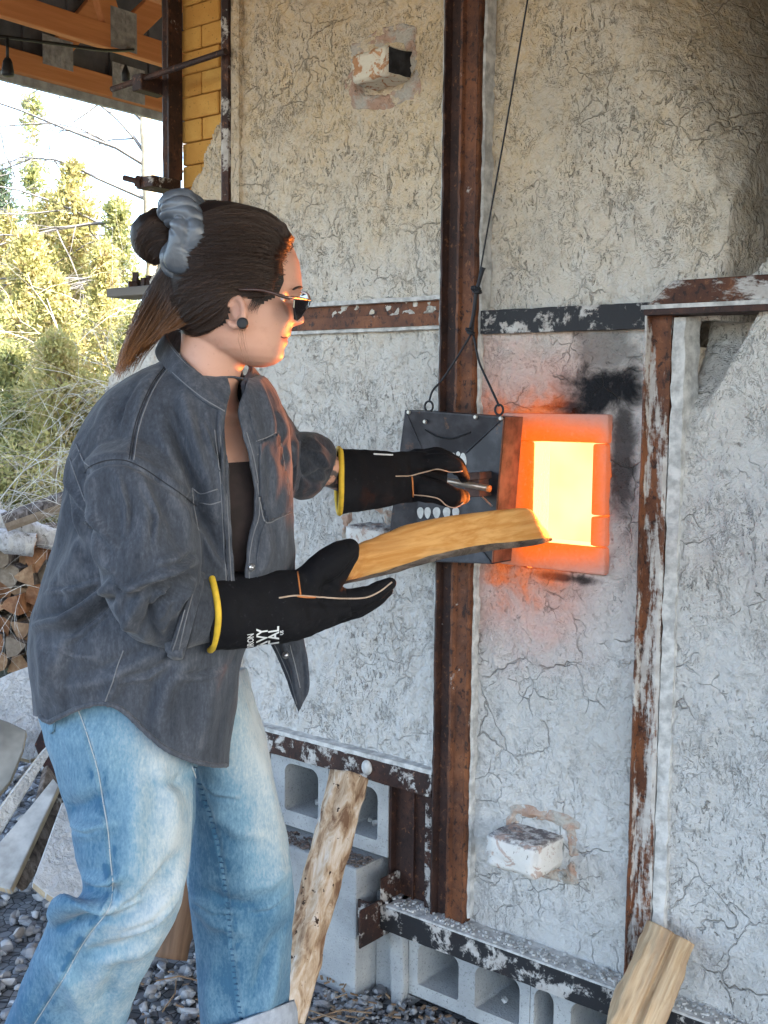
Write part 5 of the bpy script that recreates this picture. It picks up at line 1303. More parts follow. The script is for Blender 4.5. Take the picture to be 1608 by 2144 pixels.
def sculpt(me, folds, noise=()):
    """press folds into the cloth: each fold = (points in photo pixels, half width px, height m, kind). kind 0: rounded ridge or groove, 1: one-sided tuck"""
    V, N_ = get_vn(me); px, py, zz = proj(V); view = V - CAM; view /= np.linalg.norm(view, axis=1)[:, None]
    facing = smoothstep(-0.05, 0.35, -(N_ * view).sum(1))
    disp = np.zeros(len(V))
    for pl, w, a, kind in folds:
        d, t, s = dist_poly(px, py, pl); taper = np.sin(np.pi * np.clip(t * 0.94 + 0.03, 0, 1)) ** 0.6
        if kind == 0: disp += a * np.exp(-(d / w) ** 2) * taper
        elif kind == 1:
            sd = d * s; disp += a * taper * (np.exp(-(sd / w) ** 2) - 0.75 * np.exp(-((sd - 1.5 * w) / (0.8 * w)) ** 2))
        else:
            sd = d * s; disp += a * taper * (np.exp(-(sd / w) ** 2) - 0.75 * np.exp(-((sd + 1.5 * w) / (0.8 * w)) ** 2))
    V = V + N_ * (disp * facing * GAIN)[:, None]
    for sc, amp, stretch, off in noise:
        S = np.stack([V @ VR * stretch[0], V @ VD * stretch[1], V @ VF], 1); V = V + N_ * (amp * fbm(S, sc, 3, off))[:, None]
    set_v(me, V)
def bvh_of(me): return BVHTree.FromPolygons([v.co for v in me.vertices], [p.vertices for p in me.polygons])
def cast(bvh, px, py):
    d = Vector(unit(D(px, py))); h = bvh.ray_cast(Vector(CAM), d)
    return (np.array(h[0]), np.array(h[1])) if h[0] is not None else (None, None)
def resample(pl, step):
    A = catmull(np.array(pl, float), 8); L = np.concatenate([[0], np.cumsum(np.linalg.norm(np.diff(A, axis=0), axis=1))]); n = max(3, int(L[-1] / step) + 1)
    q = np.linspace(0, L[-1], n); return np.stack([np.interp(q, L, A[:, 0]), np.interp(q, L, A[:, 1])], 1)
def surf_line(bvh, pl, step=7, off=0.0005):
    out = []
    for x, y in resample(pl, step):
        p, n_ = cast(bvh, x, y)
        if p is None: continue
        if n_ @ (p - CAM) > 0: n_ = -n_
        q = p + n_ * off
        if out and np.linalg.norm(q - out[-1]) > 0.05: continue
        out.append(q)
    return out
def stitch(mb, bvh, pl, r=0.0011, step=7, off=0.0004):
    L = surf_line(bvh, pl, step, off)
    if len(L) > 2: mb.tube(L, r, 5)
def set_attr(me, name, val):
    a = me.attributes.new(name, 'FLOAT', 'POINT'); a.data.foreach_set('value', np.asarray(val, np.float32))

# ---- materials worn
SK = Mat('skin'); tc = SK.co(); at = SK.n('ShaderNodeAttribute'); at.attribute_name = 'ink'; lp_ = SK.n('ShaderNodeAttribute'); lp_.attribute_name = 'lip'
cs_ = SK.mix(SK.step(SK.noise(9, 4, c=tc), 0.35, 0.7), (0.49, 0.265, 0.185), (0.56, 0.315, 0.225))
cs_ = SK.mix(SK.step(SK.noise(38, 4, 0.65, c=tc), 0.50, 0.72, 0, 0.30), cs_, (0.40, 0.185, 0.125)); cs_ = SK.mix(SK.step(SK.noise(190, 2, 0.5, c=tc), 0.66, 0.74, 0, 0.25), cs_, (0.30, 0.14, 0.09))
cs_ = SK.mix(lp_.outputs['Fac'], cs_, (0.42, 0.13, 0.11))
ink = SK.math('MULTIPLY', at.outputs['Fac'], SK.step(SK.noise(52, 3, 0.5, 1.2, c=tc), 0.44, 0.54))
cs_ = SK.mix(ink, cs_, (0.09, 0.075, 0.075))
SK.done(cs_, 0.48, SK.bump(SK.noise(120, 3, c=tc), 0.08, 0.002), spec=0.35, sss=0.12); SK.b.inputs['Subsurface Radius'].default_value = (0.012, 0.005, 0.003); SK = SK.m
SHIRT = denim_mat('washed_black_denim', (0.018, 0.022, 0.029), (0.052, 0.059, 0.072), (0.125, 0.133, 0.15))
JEAN = denim_mat('faded_blue_denim', (0.036, 0.105, 0.18), (0.15, 0.255, 0.325), (0.40, 0.44, 0.445), streak=0.40)
JEANIN = flat_mat('denim_reverse', (0.27, 0.30, 0.34), 0.95, nscale=60, namp=0.15)
THREAD = flat_mat('charcoal_thread', (0.16, 0.165, 0.175), 0.9)
THREADB = flat_mat('pale_blue_thread', (0.36, 0.39, 0.40), 0.9)
THREADD = flat_mat('dark_seam', (0.024, 0.026, 0.031), 0.95)
BSEAM = flat_mat('deep_blue_seam', (0.03, 0.085, 0.16), 0.95)
GV = Mat('black_glove_leather'); gn = GV.noise(22, 5, 0.62, 0.6); gn2 = GV.noise(120, 3, 0.6); gn3 = GV.noise(7, 4, 0.6)
gc = GV.mix(GV.step(gn3, 0.45, 0.72), (0.0055, 0.0055, 0.0068), (0.013, 0.013, 0.015)); gc = GV.mix(GV.step(gn2, 0.62, 0.72, 0, .5), gc, (0.03, 0.03, 0.032))
GLOVE = GV.done(gc, 0.82, GV.bump(gn2, 0.3, 0.0012, prev=GV.bump(gn, 0.55, 0.006)), spec=0.16)
PIPE = flat_mat('orange_piping', (0.50, 0.17, 0.045), 0.8)
PIPE2 = flat_mat('pale_piping', (0.46, 0.34, 0.25), 0.8)
YEL = flat_mat('yellow_glove_binding', (0.62, 0.40, 0.03), 0.75, nscale=50, namp=0.15)
TANK = flat_mat('brown_black_tank_top', (0.020, 0.013, 0.012), 0.9, nscale=30)
SNAP = flat_mat('pewter_snap', (0.42, 0.42, 0.42), 0.3, metal=0.85)

# ---- body: one continuous skin mesh
head_tab = np.array([(450, 488, 446, .020), (455, 515, 425, .040), (466, 550, 400, .058), (485, 585, 378, .069), (510, 611, 366, .075), (545, 626, 360, .078), (575, 631, 360, .078),
                     (600, 632, 362, .076), (614, 626, 364, .075), (630, 619, 366, .073), (650, 614, 370, .071), (672, 611, 378, .068), (690, 607, 388, .065), (704, 602, 400, .062), (720, 598, 422, .057),
                     (738, 594, 450, .049), (752, 588, 484, .038), (762, 576, 512, .025), (768, 556, 530, .010)], float)
ZH = 1.80; YAW = math.radians(9)
HL = VF * math.cos(YAW) - VR * math.sin(YAW)          # across the head, towards the far ear
HF = VR * math.cos(YAW) + VF * math.sin(YAW)
nose_t = np.array([(606, 0), (614, 2), (624, 6), (636, 12), (648, 18), (660, 24), (668, 27), (674, 24), (679, 8), (684, 1), (690, 3), (698, 5), (704, 2), (708, -1.5), (713, 3.5), (719, 3), (729, -2), (735, 0), (745, 3), (754, 2), (762, 0)], float)
nose_s = np.array([(600, .008), (640, .009), (660, .0125), (672, .013), (684, .020), (715, .019), (745, .018), (765, .02)], float)
ys_ = np.concatenate([np.linspace(450, 600, 40), np.linspace(602, 768, 84)])
k = 96; th = np.arange(k) * 2 * np.pi / k
HR = []; side_x = []; side_y = []
for y in ys_:
    xf, xb, w = (np.interp(y, head_tab[:, 0], head_tab[:, i]) for i in (1, 2, 3))
    cxp = xb + (xf - xb) * 0.46; c = P(cxp, y, ZH)
    rf = (xf - cxp) / FPX * ZH; rb = (cxp - xb) / FPX * ZH
    ct, st = np.cos(th), np.sin(th)
    ex = 2.25
    cq = np.sign(ct) * np.abs(ct) ** (2 / ex); sq = np.sign(st) * np.abs(st) ** (2 / ex)
    xx = np.where(ct > 0, rf * cq, rb * cq); lat = w * sq * np.where(ct > 0, 1 - 0.10 * ct, 1.0)
    nb_ = np.interp(y, nose_t[:, 0], nose_t[:, 1]) / FPX * ZH; sg = np.interp(y, nose_s[:, 0], nose_s[:, 1])
    bump_ = np.where(ct > 0, nb_ * np.exp(-(lat / sg) ** 2), 0)
    # eye sockets and cheeks
    sock = -0.010 * np.exp(-((np.abs(lat) - 0.031) / 0.014) ** 2) * math.exp(-((y - 628) / 15) ** 2)
    brow = 0.003 * np.exp(-((np.abs(lat) - 0.028) / 0.02) ** 2) * math.exp(-((y - 604) / 9) ** 2)
    cheek = 0.0085 * np.exp(-((np.abs(lat) - 0.042) / 0.018) ** 2) * math.exp(-((y - 672) / 22) ** 2)
    nost = 0.004 * np.exp(-((np.abs(lat) - 0.013) / 0.006) ** 2) * math.exp(-((y - 666) / 6) ** 2)
    xx = xx + bump_ + np.where(ct > 0, sock + brow + cheek + nost, 0)
    HR.append(c + xx[:, None] * HF + lat[:, None] * HL)
    side_x.append(cxp + xx * FPX / ZH); side_y.append(np.full(k, y))
HR = np.array(HR); side_x = np.array(side_x); side_y = np.array(side_y)
headV, headF = rings_mesh(HR)
pieces = [(headV, headF)]
neck = loft([(372, 620, 505, 660, 1.815, .052), (380, 680, 522, 735, 1.815, .052), (378, 740, 503, 785, 1.825, .054), (362, 790, 498, 838, 1.84, .068), (335, 830, 536, 880, 1.86, .100), (270, 880, 555, 900, 1.89, .125), (225, 960, 580, 960, 1.895, .142), (200, 1060, 588, 1050, 1.895, .142), (170, 1180, 580, 1160, 1.895, .140), (130, 1320, 480, 1320, 1.90, .14), (120, 1450, 470, 1450, 1.92, .14), (150, 1540, 400, 1550, 1.95, .09)], 48, 5)
pieces.append(rings_mesh(neck))
# arms and legs inside the clothes, forearm bare at the far wrist
def J(x, y, z): return P(x, y, z)
pieces.append(chain([J(290, 960, 1.82), J(300, 1090, 1.78), J(335, 1270, 1.765), J(450, 1280, 1.79), J(600, 1262, 1.86), J(660, 1255, 1.89)], [.06, .05, .043, .042, .032, .03]))
pieces.append(chain([J(530, 910, 2.04), J(580, 955, 2.14), J(635, 975, 2.21), J(690, 985, 2.275), J(730, 1000, 2.315), J(790, 1002, 2.37)], [.045, .036, .036, .034, .032, .028]))
pieces.append(chain([J(270, 1560, 1.95), J(275, 1720, 1.93), J(285, 1850, 1.92), J(200, 1990, 1.97), J(110, 2144, 2.05), J(70, 2230, 2.08)], [.08, .07, .055, .05, .04, .035]))
pieces.append(chain([J(470, 1560, 2.10), J(495, 1720, 2.12), J(505, 1880, 2.14), J(512, 2060, 2.18), J(515, 2230, 2.21)], [.06, .06, .055, .045, .035]))
# near ear
ear_c = P(497, 655, 1.724)
er = []
for a in np.linspace(-0.4, 4.6, 16):
    er.append(P(497 + 17 * math.cos(-a + 2.3) * (1.0) - 3, 650 - 30 * math.sin(-a + 2.3) * 1.0 + 3, 1.722 + 0.006 * math.cos(a)))
pieces.append(chain(er, [.0055] * 16, 8, 2))
pieces.append(chain([P(506, 672, 1.724), P(508, 684, 1.723)], [.0085, .0075], 10, 4))
pieces.append(chain([P(490, 636, 1.735), P(500, 660, 1.735), P(506, 676, 1.730)], [.010, .012, .008], 10, 4))
person_me = union(pieces, 0.0027, 2)
person_me.name = 'person'
V, N_ = get_vn(person_me); px, py, zz = proj(V)
set_attr(person_me, 'ink', ((px > 640) & (px < 760) & (py > 920) & (py < 1080)).astype(float))
d, t_, s_ = dist_poly(px, py, [(612, 690), (604, 700), (594, 708), (602, 717), (600, 721)])
set_attr(person_me, 'lip', np.clip(1.3 - d / 6.0, 0, 0.85) * (zz < 1.86))
person = link('person', person_me, SK, None, True)
tag(person, 'woman in sunglasses, grey denim shirt and blue jeans feeding a log into the kiln', 'person')
skin_bvh = bvh_of(person_me)

# ---- tank top
tk_ = loft([(225, 985, 586, 962, 1.892, .149), (200, 1060, 594, 1050, 1.892, .149), (172, 1180, 586, 1160, 1.895, .147), (135, 1320, 492, 1320, 1.90, .148), (120, 1440, 480, 1440, 1.92, .155)], 64, 8)
V, F = rings_mesh(tk_, False); o = mk('tank_top', V, F, TANK, person, True)

# ---- shirt: body and near sleeve grown together, front cut open, given thickness
body = loft([(345, 752, 505, 800, 1.875, .080), (285, 782, 545, 788, 1.885, .125), (226, 826, 573, 812, 1.89, .160), (179, 892, 592, 852, 1.90, .190), (151, 958, 605, 908, 1.90, .200), (142, 1040, 610, 1000, 1.90, .192), (125, 1130, 612, 1100, 1.90, .178), (100, 1220, 610, 1192, 1.90, .174),
             (72, 1315, 545, 1290, 1.905, .178), (69, 1400, 505, 1370, 1.91, .185), (80, 1480, 494, 1480, 1.92, .180), (84, 1560, 480, 1570, 1.92, .175), (86, 1660, 474, 1660, 1.92, .172)], 72, 8, 2.15)
sleeve = loft([(240, 905, 395, 915, 1.80, .085), (186, 968, 404, 1000, 1.745, .098), (194, 1040, 414, 1080, 1.725, .096), (204, 1120, 417, 1140, 1.71, .092), (213, 1195, 416, 1178, 1.70, .088), (234, 1268, 415, 1196, 1.70, .082), (272, 1325, 416, 1203, 1.71, .074), (322, 1350, 420, 1206, 1.73, .068), (365, 1358, 425, 1207, 1.75, .065), (405, 1352, 432, 1208, 1.765, .060)], 48, 7)
fslv = loft([(530, 795, 540, 985, 2.00, .09), (572, 822, 572, 1010, 2.08, .088), (603, 868, 600, 1026, 2.14, .080), (625, 900, 618, 1036, 2.18, .074), (642, 908, 632, 1038, 2.20, .066)], 40, 6)
shirt_me = union([rings_mesh(body), rings_mesh(sleeve), rings_mesh(fslv)], 0.0042, 5)
folds = [
    # back and side panel
    ([(158, 930), (150, 1000), (172, 1080), (215, 1180)], 13, .007, 1), ([(195, 1000), (175, 1110), (165, 1200)], 15, .006, 0),
    ([(235, 1225), (190, 1265), (140, 1300), (75, 1312)], 13, .016, 1), ([(250, 1240), (195, 1290), (150, 1325)], 12, -.012, 0),
    ([(128, 1200), (128, 1260), (132, 1290)], 10, -.006, 0), ([(85, 1320), (100, 1400), (88, 1480)], 14, .006, 0), ([(140, 1330), (115, 1400), (120, 1480)], 16, .005, 2),
    ([(330, 1370), (270, 1400), (200, 1430), (130, 1440)], 14, .004, 1), ([(400, 1380), (350, 1440), (330, 1520)], 18, .005, 1), ([(460, 1380), (435, 1460), (420, 1560)], 16, .005, 0), ([(250, 1400), (240, 1440), (215, 1475)], 14, .004, 0),
    ([(180, 1130), (150, 1190), (110, 1240)], 16, .006, 0), ([(150, 1080), (125, 1150), (95, 1225)], 14, -.004, 0),
    # shoulder and yoke
    ([(330, 770), (300, 830), (280, 900), (270, 960)], 14, .004, 0), ([(240, 830), (215, 890), (195, 950)], 16, .006, 0), ([(205, 860), (170, 920), (150, 960)], 12, -.004, 0),
    ([(385, 830), (405, 920), (430, 1000), (450, 1080)], 15, .011, 1), ([(350, 850), (375, 930), (400, 1000)], 14, -.006, 0), ([(430, 870), (440, 950), (462, 1040), (478, 1110)], 12, .006, 0), ([(330, 900), (360, 960), (390, 1010)], 13, .004, 0),
    ([(412, 1060), (440, 1120), (470, 1180)], 12, -.008, 0), ([(420, 1110), (445, 1160), (470, 1195)], 9, .006, 0),
    # sleeve
    ([(190, 985), (200, 1040), (208, 1110), (216, 1190)], 10, .007, 0), ([(220, 990), (245, 1060), (250, 1130)], 15, -.005, 0), ([(290, 980), (310, 1060), (300, 1150)], 20, .005, 0), ([(350, 1010), (385, 1080), (398, 1140)], 16, .006, 1),
    ([(412, 1190), (365, 1215), (310, 1235), (268, 1255)], 9, -.013, 0), ([(412, 1178), (360, 1198), (300, 1218), (262, 1236)], 9, .011, 0), ([(408, 1202), (360, 1240), (320, 1285), (290, 1320)], 9, -.011, 0), ([(406, 1210), (372, 1255), (345, 1310)], 9, .010, 0), ([(300, 1240), (280, 1280), (268, 1310)], 10, .007, 0),
    ([(330, 1232), (312, 1270), (318, 1310), (335, 1340)], 9, -.008, 0), ([(400, 1150), (370, 1170), (330, 1180)], 10, .006, 0), ([(235, 1230), (265, 1290), (310, 1335)], 9, .006, 0), ([(385, 1215), (360, 1270), (352, 1330)], 8, -.007, 0),
    # sharp drag lines
    ([(150, 1010), (205, 1085), (240, 1150)], 6, .005, 1), ([(215, 1215), (160, 1235), (105, 1240)], 6, .006, 1), ([(240, 1262), (200, 1300), (140, 1345)], 6, .005, 2), ([(360, 1390), (310, 1420), (250, 1428)], 6, .004, 1), ([(110, 1350), (150, 1372), (200, 1380)], 6, .004, 0),
    ([(470, 1400), (420, 1420), (370, 1418)], 6, .004, 1), ([(300, 1010), (330, 1080), (325, 1140)], 6, .004, 1), ([(250, 1000), (265, 1060), (258, 1120)], 6, .004, 2), ([(410, 1165), (370, 1190), (330, 1200)], 5, .006, 1), ([(405, 1212), (370, 1232), (330, 1245)], 5, .006, 1), ([(395, 1225), (350, 1265), (330, 1295)], 5, .006, 1), ([(225, 1180), (255, 1225), (300, 1240)], 6, .005, 1),
    ([(300, 800), (270, 850), (255, 905)], 6, .003, 1), ([(420, 880), (448, 960), (468, 1050)], 5, .005, 2), ([(360, 860), (390, 940), (420, 1010)], 6, .005, 2), ([(200, 900), (180, 940), (165, 975)], 6, .004, 1), ([(560, 940), (575, 1000), (570, 1060)], 6, .003, 1),
    # far panel and far sleeve
    ([(560, 800), (585, 880), (598, 960)], 10, -.008, 0), ([(540, 790), (560, 860), (578, 930)], 10, .006, 0), ([(600, 1010), (585, 1080), (600, 1160)], 13, .005, 0), ([(595, 870), (612, 930), (608, 1010)], 9, .008, 1), ([(612, 905), (600, 960), (615, 1020)], 8, -.008, 0), ([(555, 1100), (560, 1150), (548, 1195)], 12, .004, 0)]
sculpt(shirt_me, folds, [(7, .004, (1, .6, 0), 2.0), (16, .0028, (1, .5, 0), 5.0), (34, .0011, (1, .6, 0), 9.0)])
# armhole seam pressed in
V, N_ = get_vn(shirt_me); px, py, zz = proj(V)
view = V - CAM; face_near = (N_ * view).sum(1) < 0
arm_seam = [(178, 992), (190, 978), (225, 966), (262, 966), (300, 982), (345, 1012), (385, 1040), (412, 1062)]
d, t_, s_ = dist_poly(px, py, arm_seam); V = V - N_ * (0.006 * np.exp(-(d / 7) ** 2) * face_near)[:, None] + N_ * (0.004 * np.exp(-((d * s_ + 12) / 9) ** 2) * face_near)[:, None]
yoke = [(352, 762), (322, 800), (298, 850), (282, 900), (272, 962)]
d2, _, s2 = dist_poly(px, py, yoke); V = V - N_ * (0.003 * np.exp(-(d2 / 5) ** 2) * face_near)[:, None]
set_v(shirt_me, V)
near_edge = [(486, 815), (476, 848), (469, 900), (476, 960), (481, 1000), (484, 1050), (487, 1110), (491, 1180), (497, 1260), (500, 1340)]
far_edge = [(518, 800), (505, 835), (497, 862), (507, 905), (520, 950), (528, 990), (534, 1030), (533, 1080), (521, 1120), (514, 1160), (512, 1200), (517, 1260), (530, 1340)]
def inside(px, py, poly):
    poly = np.array(poly, float); r = np.zeros(px.shape, bool); j = len(poly) - 1
    for i in range(len(poly)):
        c = ((poly[i, 1] > py) != (poly[j, 1] > py)) & (px < (poly[j, 0] - poly[i, 0]) * (py - poly[i, 1]) / (poly[j, 1] - poly[i, 1] + 1e-12) + poly[i, 0]); r ^= c; j = i
    return r
hem = [(60, 1496), (85, 1502), (100, 1515), (125, 1503), (150, 1491), (180, 1480), (205, 1475), (235, 1478), (265, 1496), (300, 1530), (350, 1572), (410, 1597), (445, 1604), (500, 1606)]
nf = len(shirt_me.polygons); FI = np.zeros(nf * 4, np.int32)
bm = bmesh.new(); bm.from_mesh(shirt_me); bm.verts.ensure_lookup_table()
V, N_ = get_vn(shirt_me); px, py, zz = proj(V)
open_poly = [(470, 770)] + near_edge + far_edge[::-1] + [(520, 770)]
hemy = np.interp(px, [q[0] for q in hem], [q[1] for q in hem])
kill = []
ins = inside(px, py, open_poly); neck_hole = inside(px, py, [(340, 700), (505, 700), (520, 800), (486, 822), (430, 800), (380, 770), (345, 752)]) & (zz > 1.75)
below = py > hemy
tocam = ((V - CAM) * N_).sum(1) < 0
for f in bm.faces:
    vi = [v.index for v in f.verts]
    if below[vi].sum() >= 2 or (ins[vi].sum() >= 2 and tocam[vi].all() and zz[vi].max() < 2.02): kill.append(f)
bmesh.ops.delete(bm, geom=kill, context='FACES')
# snap the ragged rim onto the cut lines
bm.verts.ensure_lookup_table()
hl = np.array(hem, float)
allp = np.array([v.co for v in bm.verts]); qx, qy, qz = proj(allp)
for v, x, y, z in zip(bm.verts, qx, qy, qz):
    if v.is_boundary:
        yh = float(np.interp(x, hl[:, 0], hl[:, 1]))
        if abs(y - yh) < 12: q = P(x, yh, z); v.co = Vector(q)
bm.to_mesh(shirt_me); bm.free()
# smooth the placket rims along themselves
def smooth_boundary(me, it=6):
    bm = bmesh.new(); bm.from_mesh(me); bv = [v for v in bm.verts if v.is_boundary]
    for _ in range(it):
        new = {}
        for v in bv:
            nb_ = [e.other_vert(v) for e in v.link_edges if e.is_boundary]
            if len(nb_) == 2: new[v] = v.co * 0.4 + (nb_[0].co + nb_[1].co) * 0.3
        for v, c in new.items(): v.co = c
    bm.to_mesh(me); bm.free(); me.update()
smooth_boundary(shirt_me, 8)
V, N_ = get_vn(shirt_me); px, py, zz = proj(V)
wear = 0.40 + 0.10 * fbm(V, 5, 3, 4.0)
for pl, w, a in ((arm_seam, 9, .22), (yoke, 8, .18), ([(345, 745), (400, 800), (470, 858)], 12, .14), (near_edge, 10, .18), (hem, 9, .20), (far_edge, 9, .14)):
    d, t_, s_ = dist_poly(px, py, pl); wear += a * np.exp(-(d / w) ** 2) * (0.6 + 0.8 * pnoise(V, 60))
wear += 0.16 * np.exp(-(((px - 190) / 60) ** 2 + ((py - 1230) / 110) ** 2)) + 0.10 * np.exp(-(((px - 300) / 70) ** 2 + ((py - 1090) / 120) ** 2))
for pl, w, a, kd in folds:
    if a > 0.0035: d, t_, s_ = dist_poly(px, py, pl); wear += 0.16 * np.exp(-(d / (w * .55)) ** 2)  # fold highlights painted in as paler ridges
set_attr(shirt_me, 'wear', wear); shirt_me.name = 'denim_shirt'
shirt = link('denim_shirt', shirt_me, SHIRT, person, True)
sd_ = shirt.modifiers.new('thick', 'SOLIDIFY'); sd_.thickness = 0.003; sd_.offset = -1
sb = bvh_of(shirt_me)
# hem roll, placket bands, seams
hemp = surf_line(sb, [(x, y - 2.5) for x, y in hem[1:-1]] + [(472, 1603)], 5, 0.0006)
mb = MB(); hp = np.array(hemp); hp = hp + 0.0012 * np.stack([np.array([mnoise.noise((i * .5, 9, 1)) for i in range(len(hp))])] * 3, 1) * VD; mb.tube(hp, 0.0042 + 0.0009 * np.array([mnoise.noise((i * .7, 3, 1)) for i in range(len(hp))]), 8); mb.build('hem', SHIRT, shirt, True)
set_attr(bpy.data.objects['hem'].data, 'wear', np.full(len(bpy.data.objects['hem'].data.vertices), 0.55))
mb = MB()
for dx, r in ((-2.0, .0009), (3.0, .0008)):
    stitch(mb, sb, [(x + dx * .3, y + dx) for x, y in arm_seam], r)
    stitch(mb, sb, [(x + dx, y) for x, y in yoke], r)
mb.build('seam_ridge', THREADD, shirt, True)
mb = MB()
stitch(mb, sb, [(x, y + 7) for x, y in arm_seam], .0010); stitch(mb, sb, [(x + 8, y + 1) for x, y in yoke], .0010); stitch(mb, sb, [(x - 9, y) for x, y in near_edge[1:-1]], .0009); stitch(mb, sb, [(x - 20, y) for x, y in near_edge[2:-1]], .0009)
stitch(mb, sb, [(x + 9, y) for x, y in far_edge[3:-1]], .0009); stitch(mb, sb, [(258, 1362), (246, 1395), (235, 1430), (219, 1472)], .0010)
stitch(mb, sb, [(160, 930), (175, 965), (190, 978)], .0011); stitch(mb, sb, [(146, 960), (160, 1000), (178, 1050)], .0010)
# breast pockets
stitch(mb, sb, [(402, 1022), (420, 1034), (448, 1026), (455, 1024)], .0010); stitch(mb, sb, [(418, 1052), (440, 1056), (462, 1050)], .0010); stitch(mb, sb, [(402, 1022), (406, 1060), (415, 1110)], .0010)
stitch(mb, sb, [(536, 924), (560, 915), (584, 902)], .0010); stitch(mb, sb, [(538, 952), (562, 942), (588, 928)], .0010); stitch(mb, sb, [(538, 1012), (545, 1055), (556, 1094), (585, 1084), (611, 1072)], .0011); stitch(mb, sb, [(588, 928), (600, 1000), (611, 1072)], .0009)
mb.build('stitching', THREAD, shirt, True)
# pocket patches stand proud
def patch(poly, name, mat, parent, bvh, off=0.0022, wearv=0.4):
    poly = np.array(poly, float); x0, y0 = poly.min(0); x1, y1 = poly.max(0); gx = np.arange(x0, x1 + 1, 4.0); gy = np.arange(y0, y1 + 1, 4.0); idd = {}; V = []; F = []
    for j, y in enumerate(gy):
        for i, x in enumerate(gx):
            if inside(np.array([x]), np.array([y]), poly)[0]:
                p, n_ = cast(bvh, x, y)
                if p is None: continue
                if n_ @ (p - CAM) > 0: n_ = -n_
                idd[(i, j)] = len(V); V.append(p + n_ * off)
    for (i, j) in list(idd):
        q = [(i, j), (i + 1, j), (i + 1, j + 1), (i, j + 1)]
        if all(a in idd for a in q): F.append(tuple(idd[a] for a in q)[::-1])
    o = mk(name, V, F, mat, parent, True); set_attr(o.data, 'wear', np.full(len(V), wearv) + 0.1 * fbm(np.array(V), 20, 2)); m = o.modifiers.new('t', 'SOLIDIFY'); m.thickness = off * 1.2; m.offset = 0; return o
patch([(537, 926), (584, 904), (611, 1072), (556, 1094), (541, 1040)], 'breast_pocket', SHIRT, shirt, sb, wearv=0.34)
# placket bands
def band(edge, w0, name, side):
    A = surf_line(sb, [(x + side * 1.5, y) for x, y in edge], 6, .0012); B_ = surf_line(sb, [(x + side * w0, y) for x, y in edge], 6, .0018)
    n = min(len(A), len(B_)); A = np.array(A)[np.linspace(0, len(A) - 1, n).astype(int)]; B_ = np.array(B_)[np.linspace(0, len(B_) - 1, n).astype(int)]
    V = np.stack([A, (A + B_) / 2 - VF * .0012, B_], 1).reshape(-1, 3); F = []
    for i in range(n - 1):
        for j in range(2): F.append((i * 3 + j, i * 3 + j + 1, i * 3 + 4 + j, i * 3 + 3 + j))
    o = mk(name, V, F, SHIRT, shirt, True); set_attr(o.data, 'wear', 0.46 + 0.16 * pnoise(V, 70)); m = o.modifiers.new('t', 'SOLIDIFY'); m.thickness = 0.0025; m.offset = 0
band(near_edge[1:-1], 17, 'placket', -1); band(far_edge[2:-1], 24, 'placket', 1)
def snap(x, y, bvh, parent, r=0.0065):
    p, n_ = cast(bvh, x, y)
    if p is None: return
    if n_ @ (p - CAM) > 0: n_ = -n_
    mb = MB(); mb.tube([p, p + n_ * .0035], [r, r * .8], 14); mb.tube([p + n_ * .0034, p + n_ * .0045], [r * .45, r * .35], 10); mb.build('snap', SNAP, parent, True)
for x, y in ((511, 812), (497, 893), (529, 996), (530, 1090), (526, 1188)): snap(x, y, sb, shirt)
# band collar: near side laid on the shirt below and standing off the neck above
def onto(bv_, x, y, zdef, off):
    p, n_ = cast(bv_, x, y)
    if p is None: return P(x, y, zdef)
    zc = (p - CAM) @ VF
    return P(x, y, zc - off)
ct = [(500, 760, 1.97), (450, 722, 1.975), (395, 695, 1.95), (356, 688, 1.90), (350, 704, 1.85), (382, 748, 1.80), (432, 792, 1.78), (482, 830, 1.775)]
cb_ = [(515, 798, 1.98), (450, 765, 2.0), (380, 742, 1.97), (330, 734, 1.90), (332, 756, 1.84), (370, 795, 1.775), (422, 838, 1.745), (470, 866, 1.748)]
Tp = [P(*q) for q in ct[:5]]; Bp = [P(*q) for q in cb_[:5]]
for (x, y, z), (x2, y2, z2) in zip(ct[5:], cb_[5:]):
    b = onto(sb, x2, y2, z2, 0.004); zb2 = (b - CAM) @ VF; t0 = onto(skin_bvh, x, y, z, 0.010); zt2 = (t0 - CAM) @ VF
    Bp.append(b); Tp.append(P(x, y, min(zt2, zb2 + 0.035)))
T_ = catmull(np.array(Tp), 6); B_ = catmull(np.array(Bp), 6); n = len(T_)
V = np.stack([T_, T_ * .67 + B_ * .33 - VF * .002, T_ * .33 + B_ * .67 - VF * .002, B_], 1).reshape(-1, 3); F = []
for i in range(n - 1):
    for j in range(3): F.append((i * 4 + j, i * 4 + j + 1, i * 4 + 5 + j, i * 4 + 4 + j))
col_o = mk('collar', V, F, SHIRT, shirt, True); set_attr(col_o.data, 'wear', 0.46 + 0.30 * pnoise(V, 80)); m = col_o.modifiers.new('t', 'SOLIDIFY'); m.thickness = 0.006; m.offset = 0; m = col_o.modifiers.new('s', 'SUBSURF'); m.levels = 1; m.render_levels = 2
fct = [(508, 802, 1.80), (524, 772, 1.86), (520, 760, 1.93)]; fcb = [(512, 838, 1.80), (530, 812, 1.85), (545, 790, 1.95)]
T2 = catmull(np.array([P(x, y, z) for x, y, z in fct]), 6); B2 = catmull(np.array([P(x, y, z) for x, y, z in fcb]), 6); V = np.stack([T2, (T2 + B2) / 2 - VF * .003, B2], 1).reshape(-1, 3); F = []
for i in range(len(T2) - 1):
    for j in range(2): F.append((i * 3 + j, i * 3 + j + 1, i * 3 + 4 + j, i * 3 + 3 + j))
o = mk('collar', V, F, SHIRT, shirt, True); set_attr(o.data, 'wear', np.full(len(V), .42)); m = o.modifiers.new('t', 'SOLIDIFY'); m.thickness = 0.006; m.offset = 0
mb = MB()
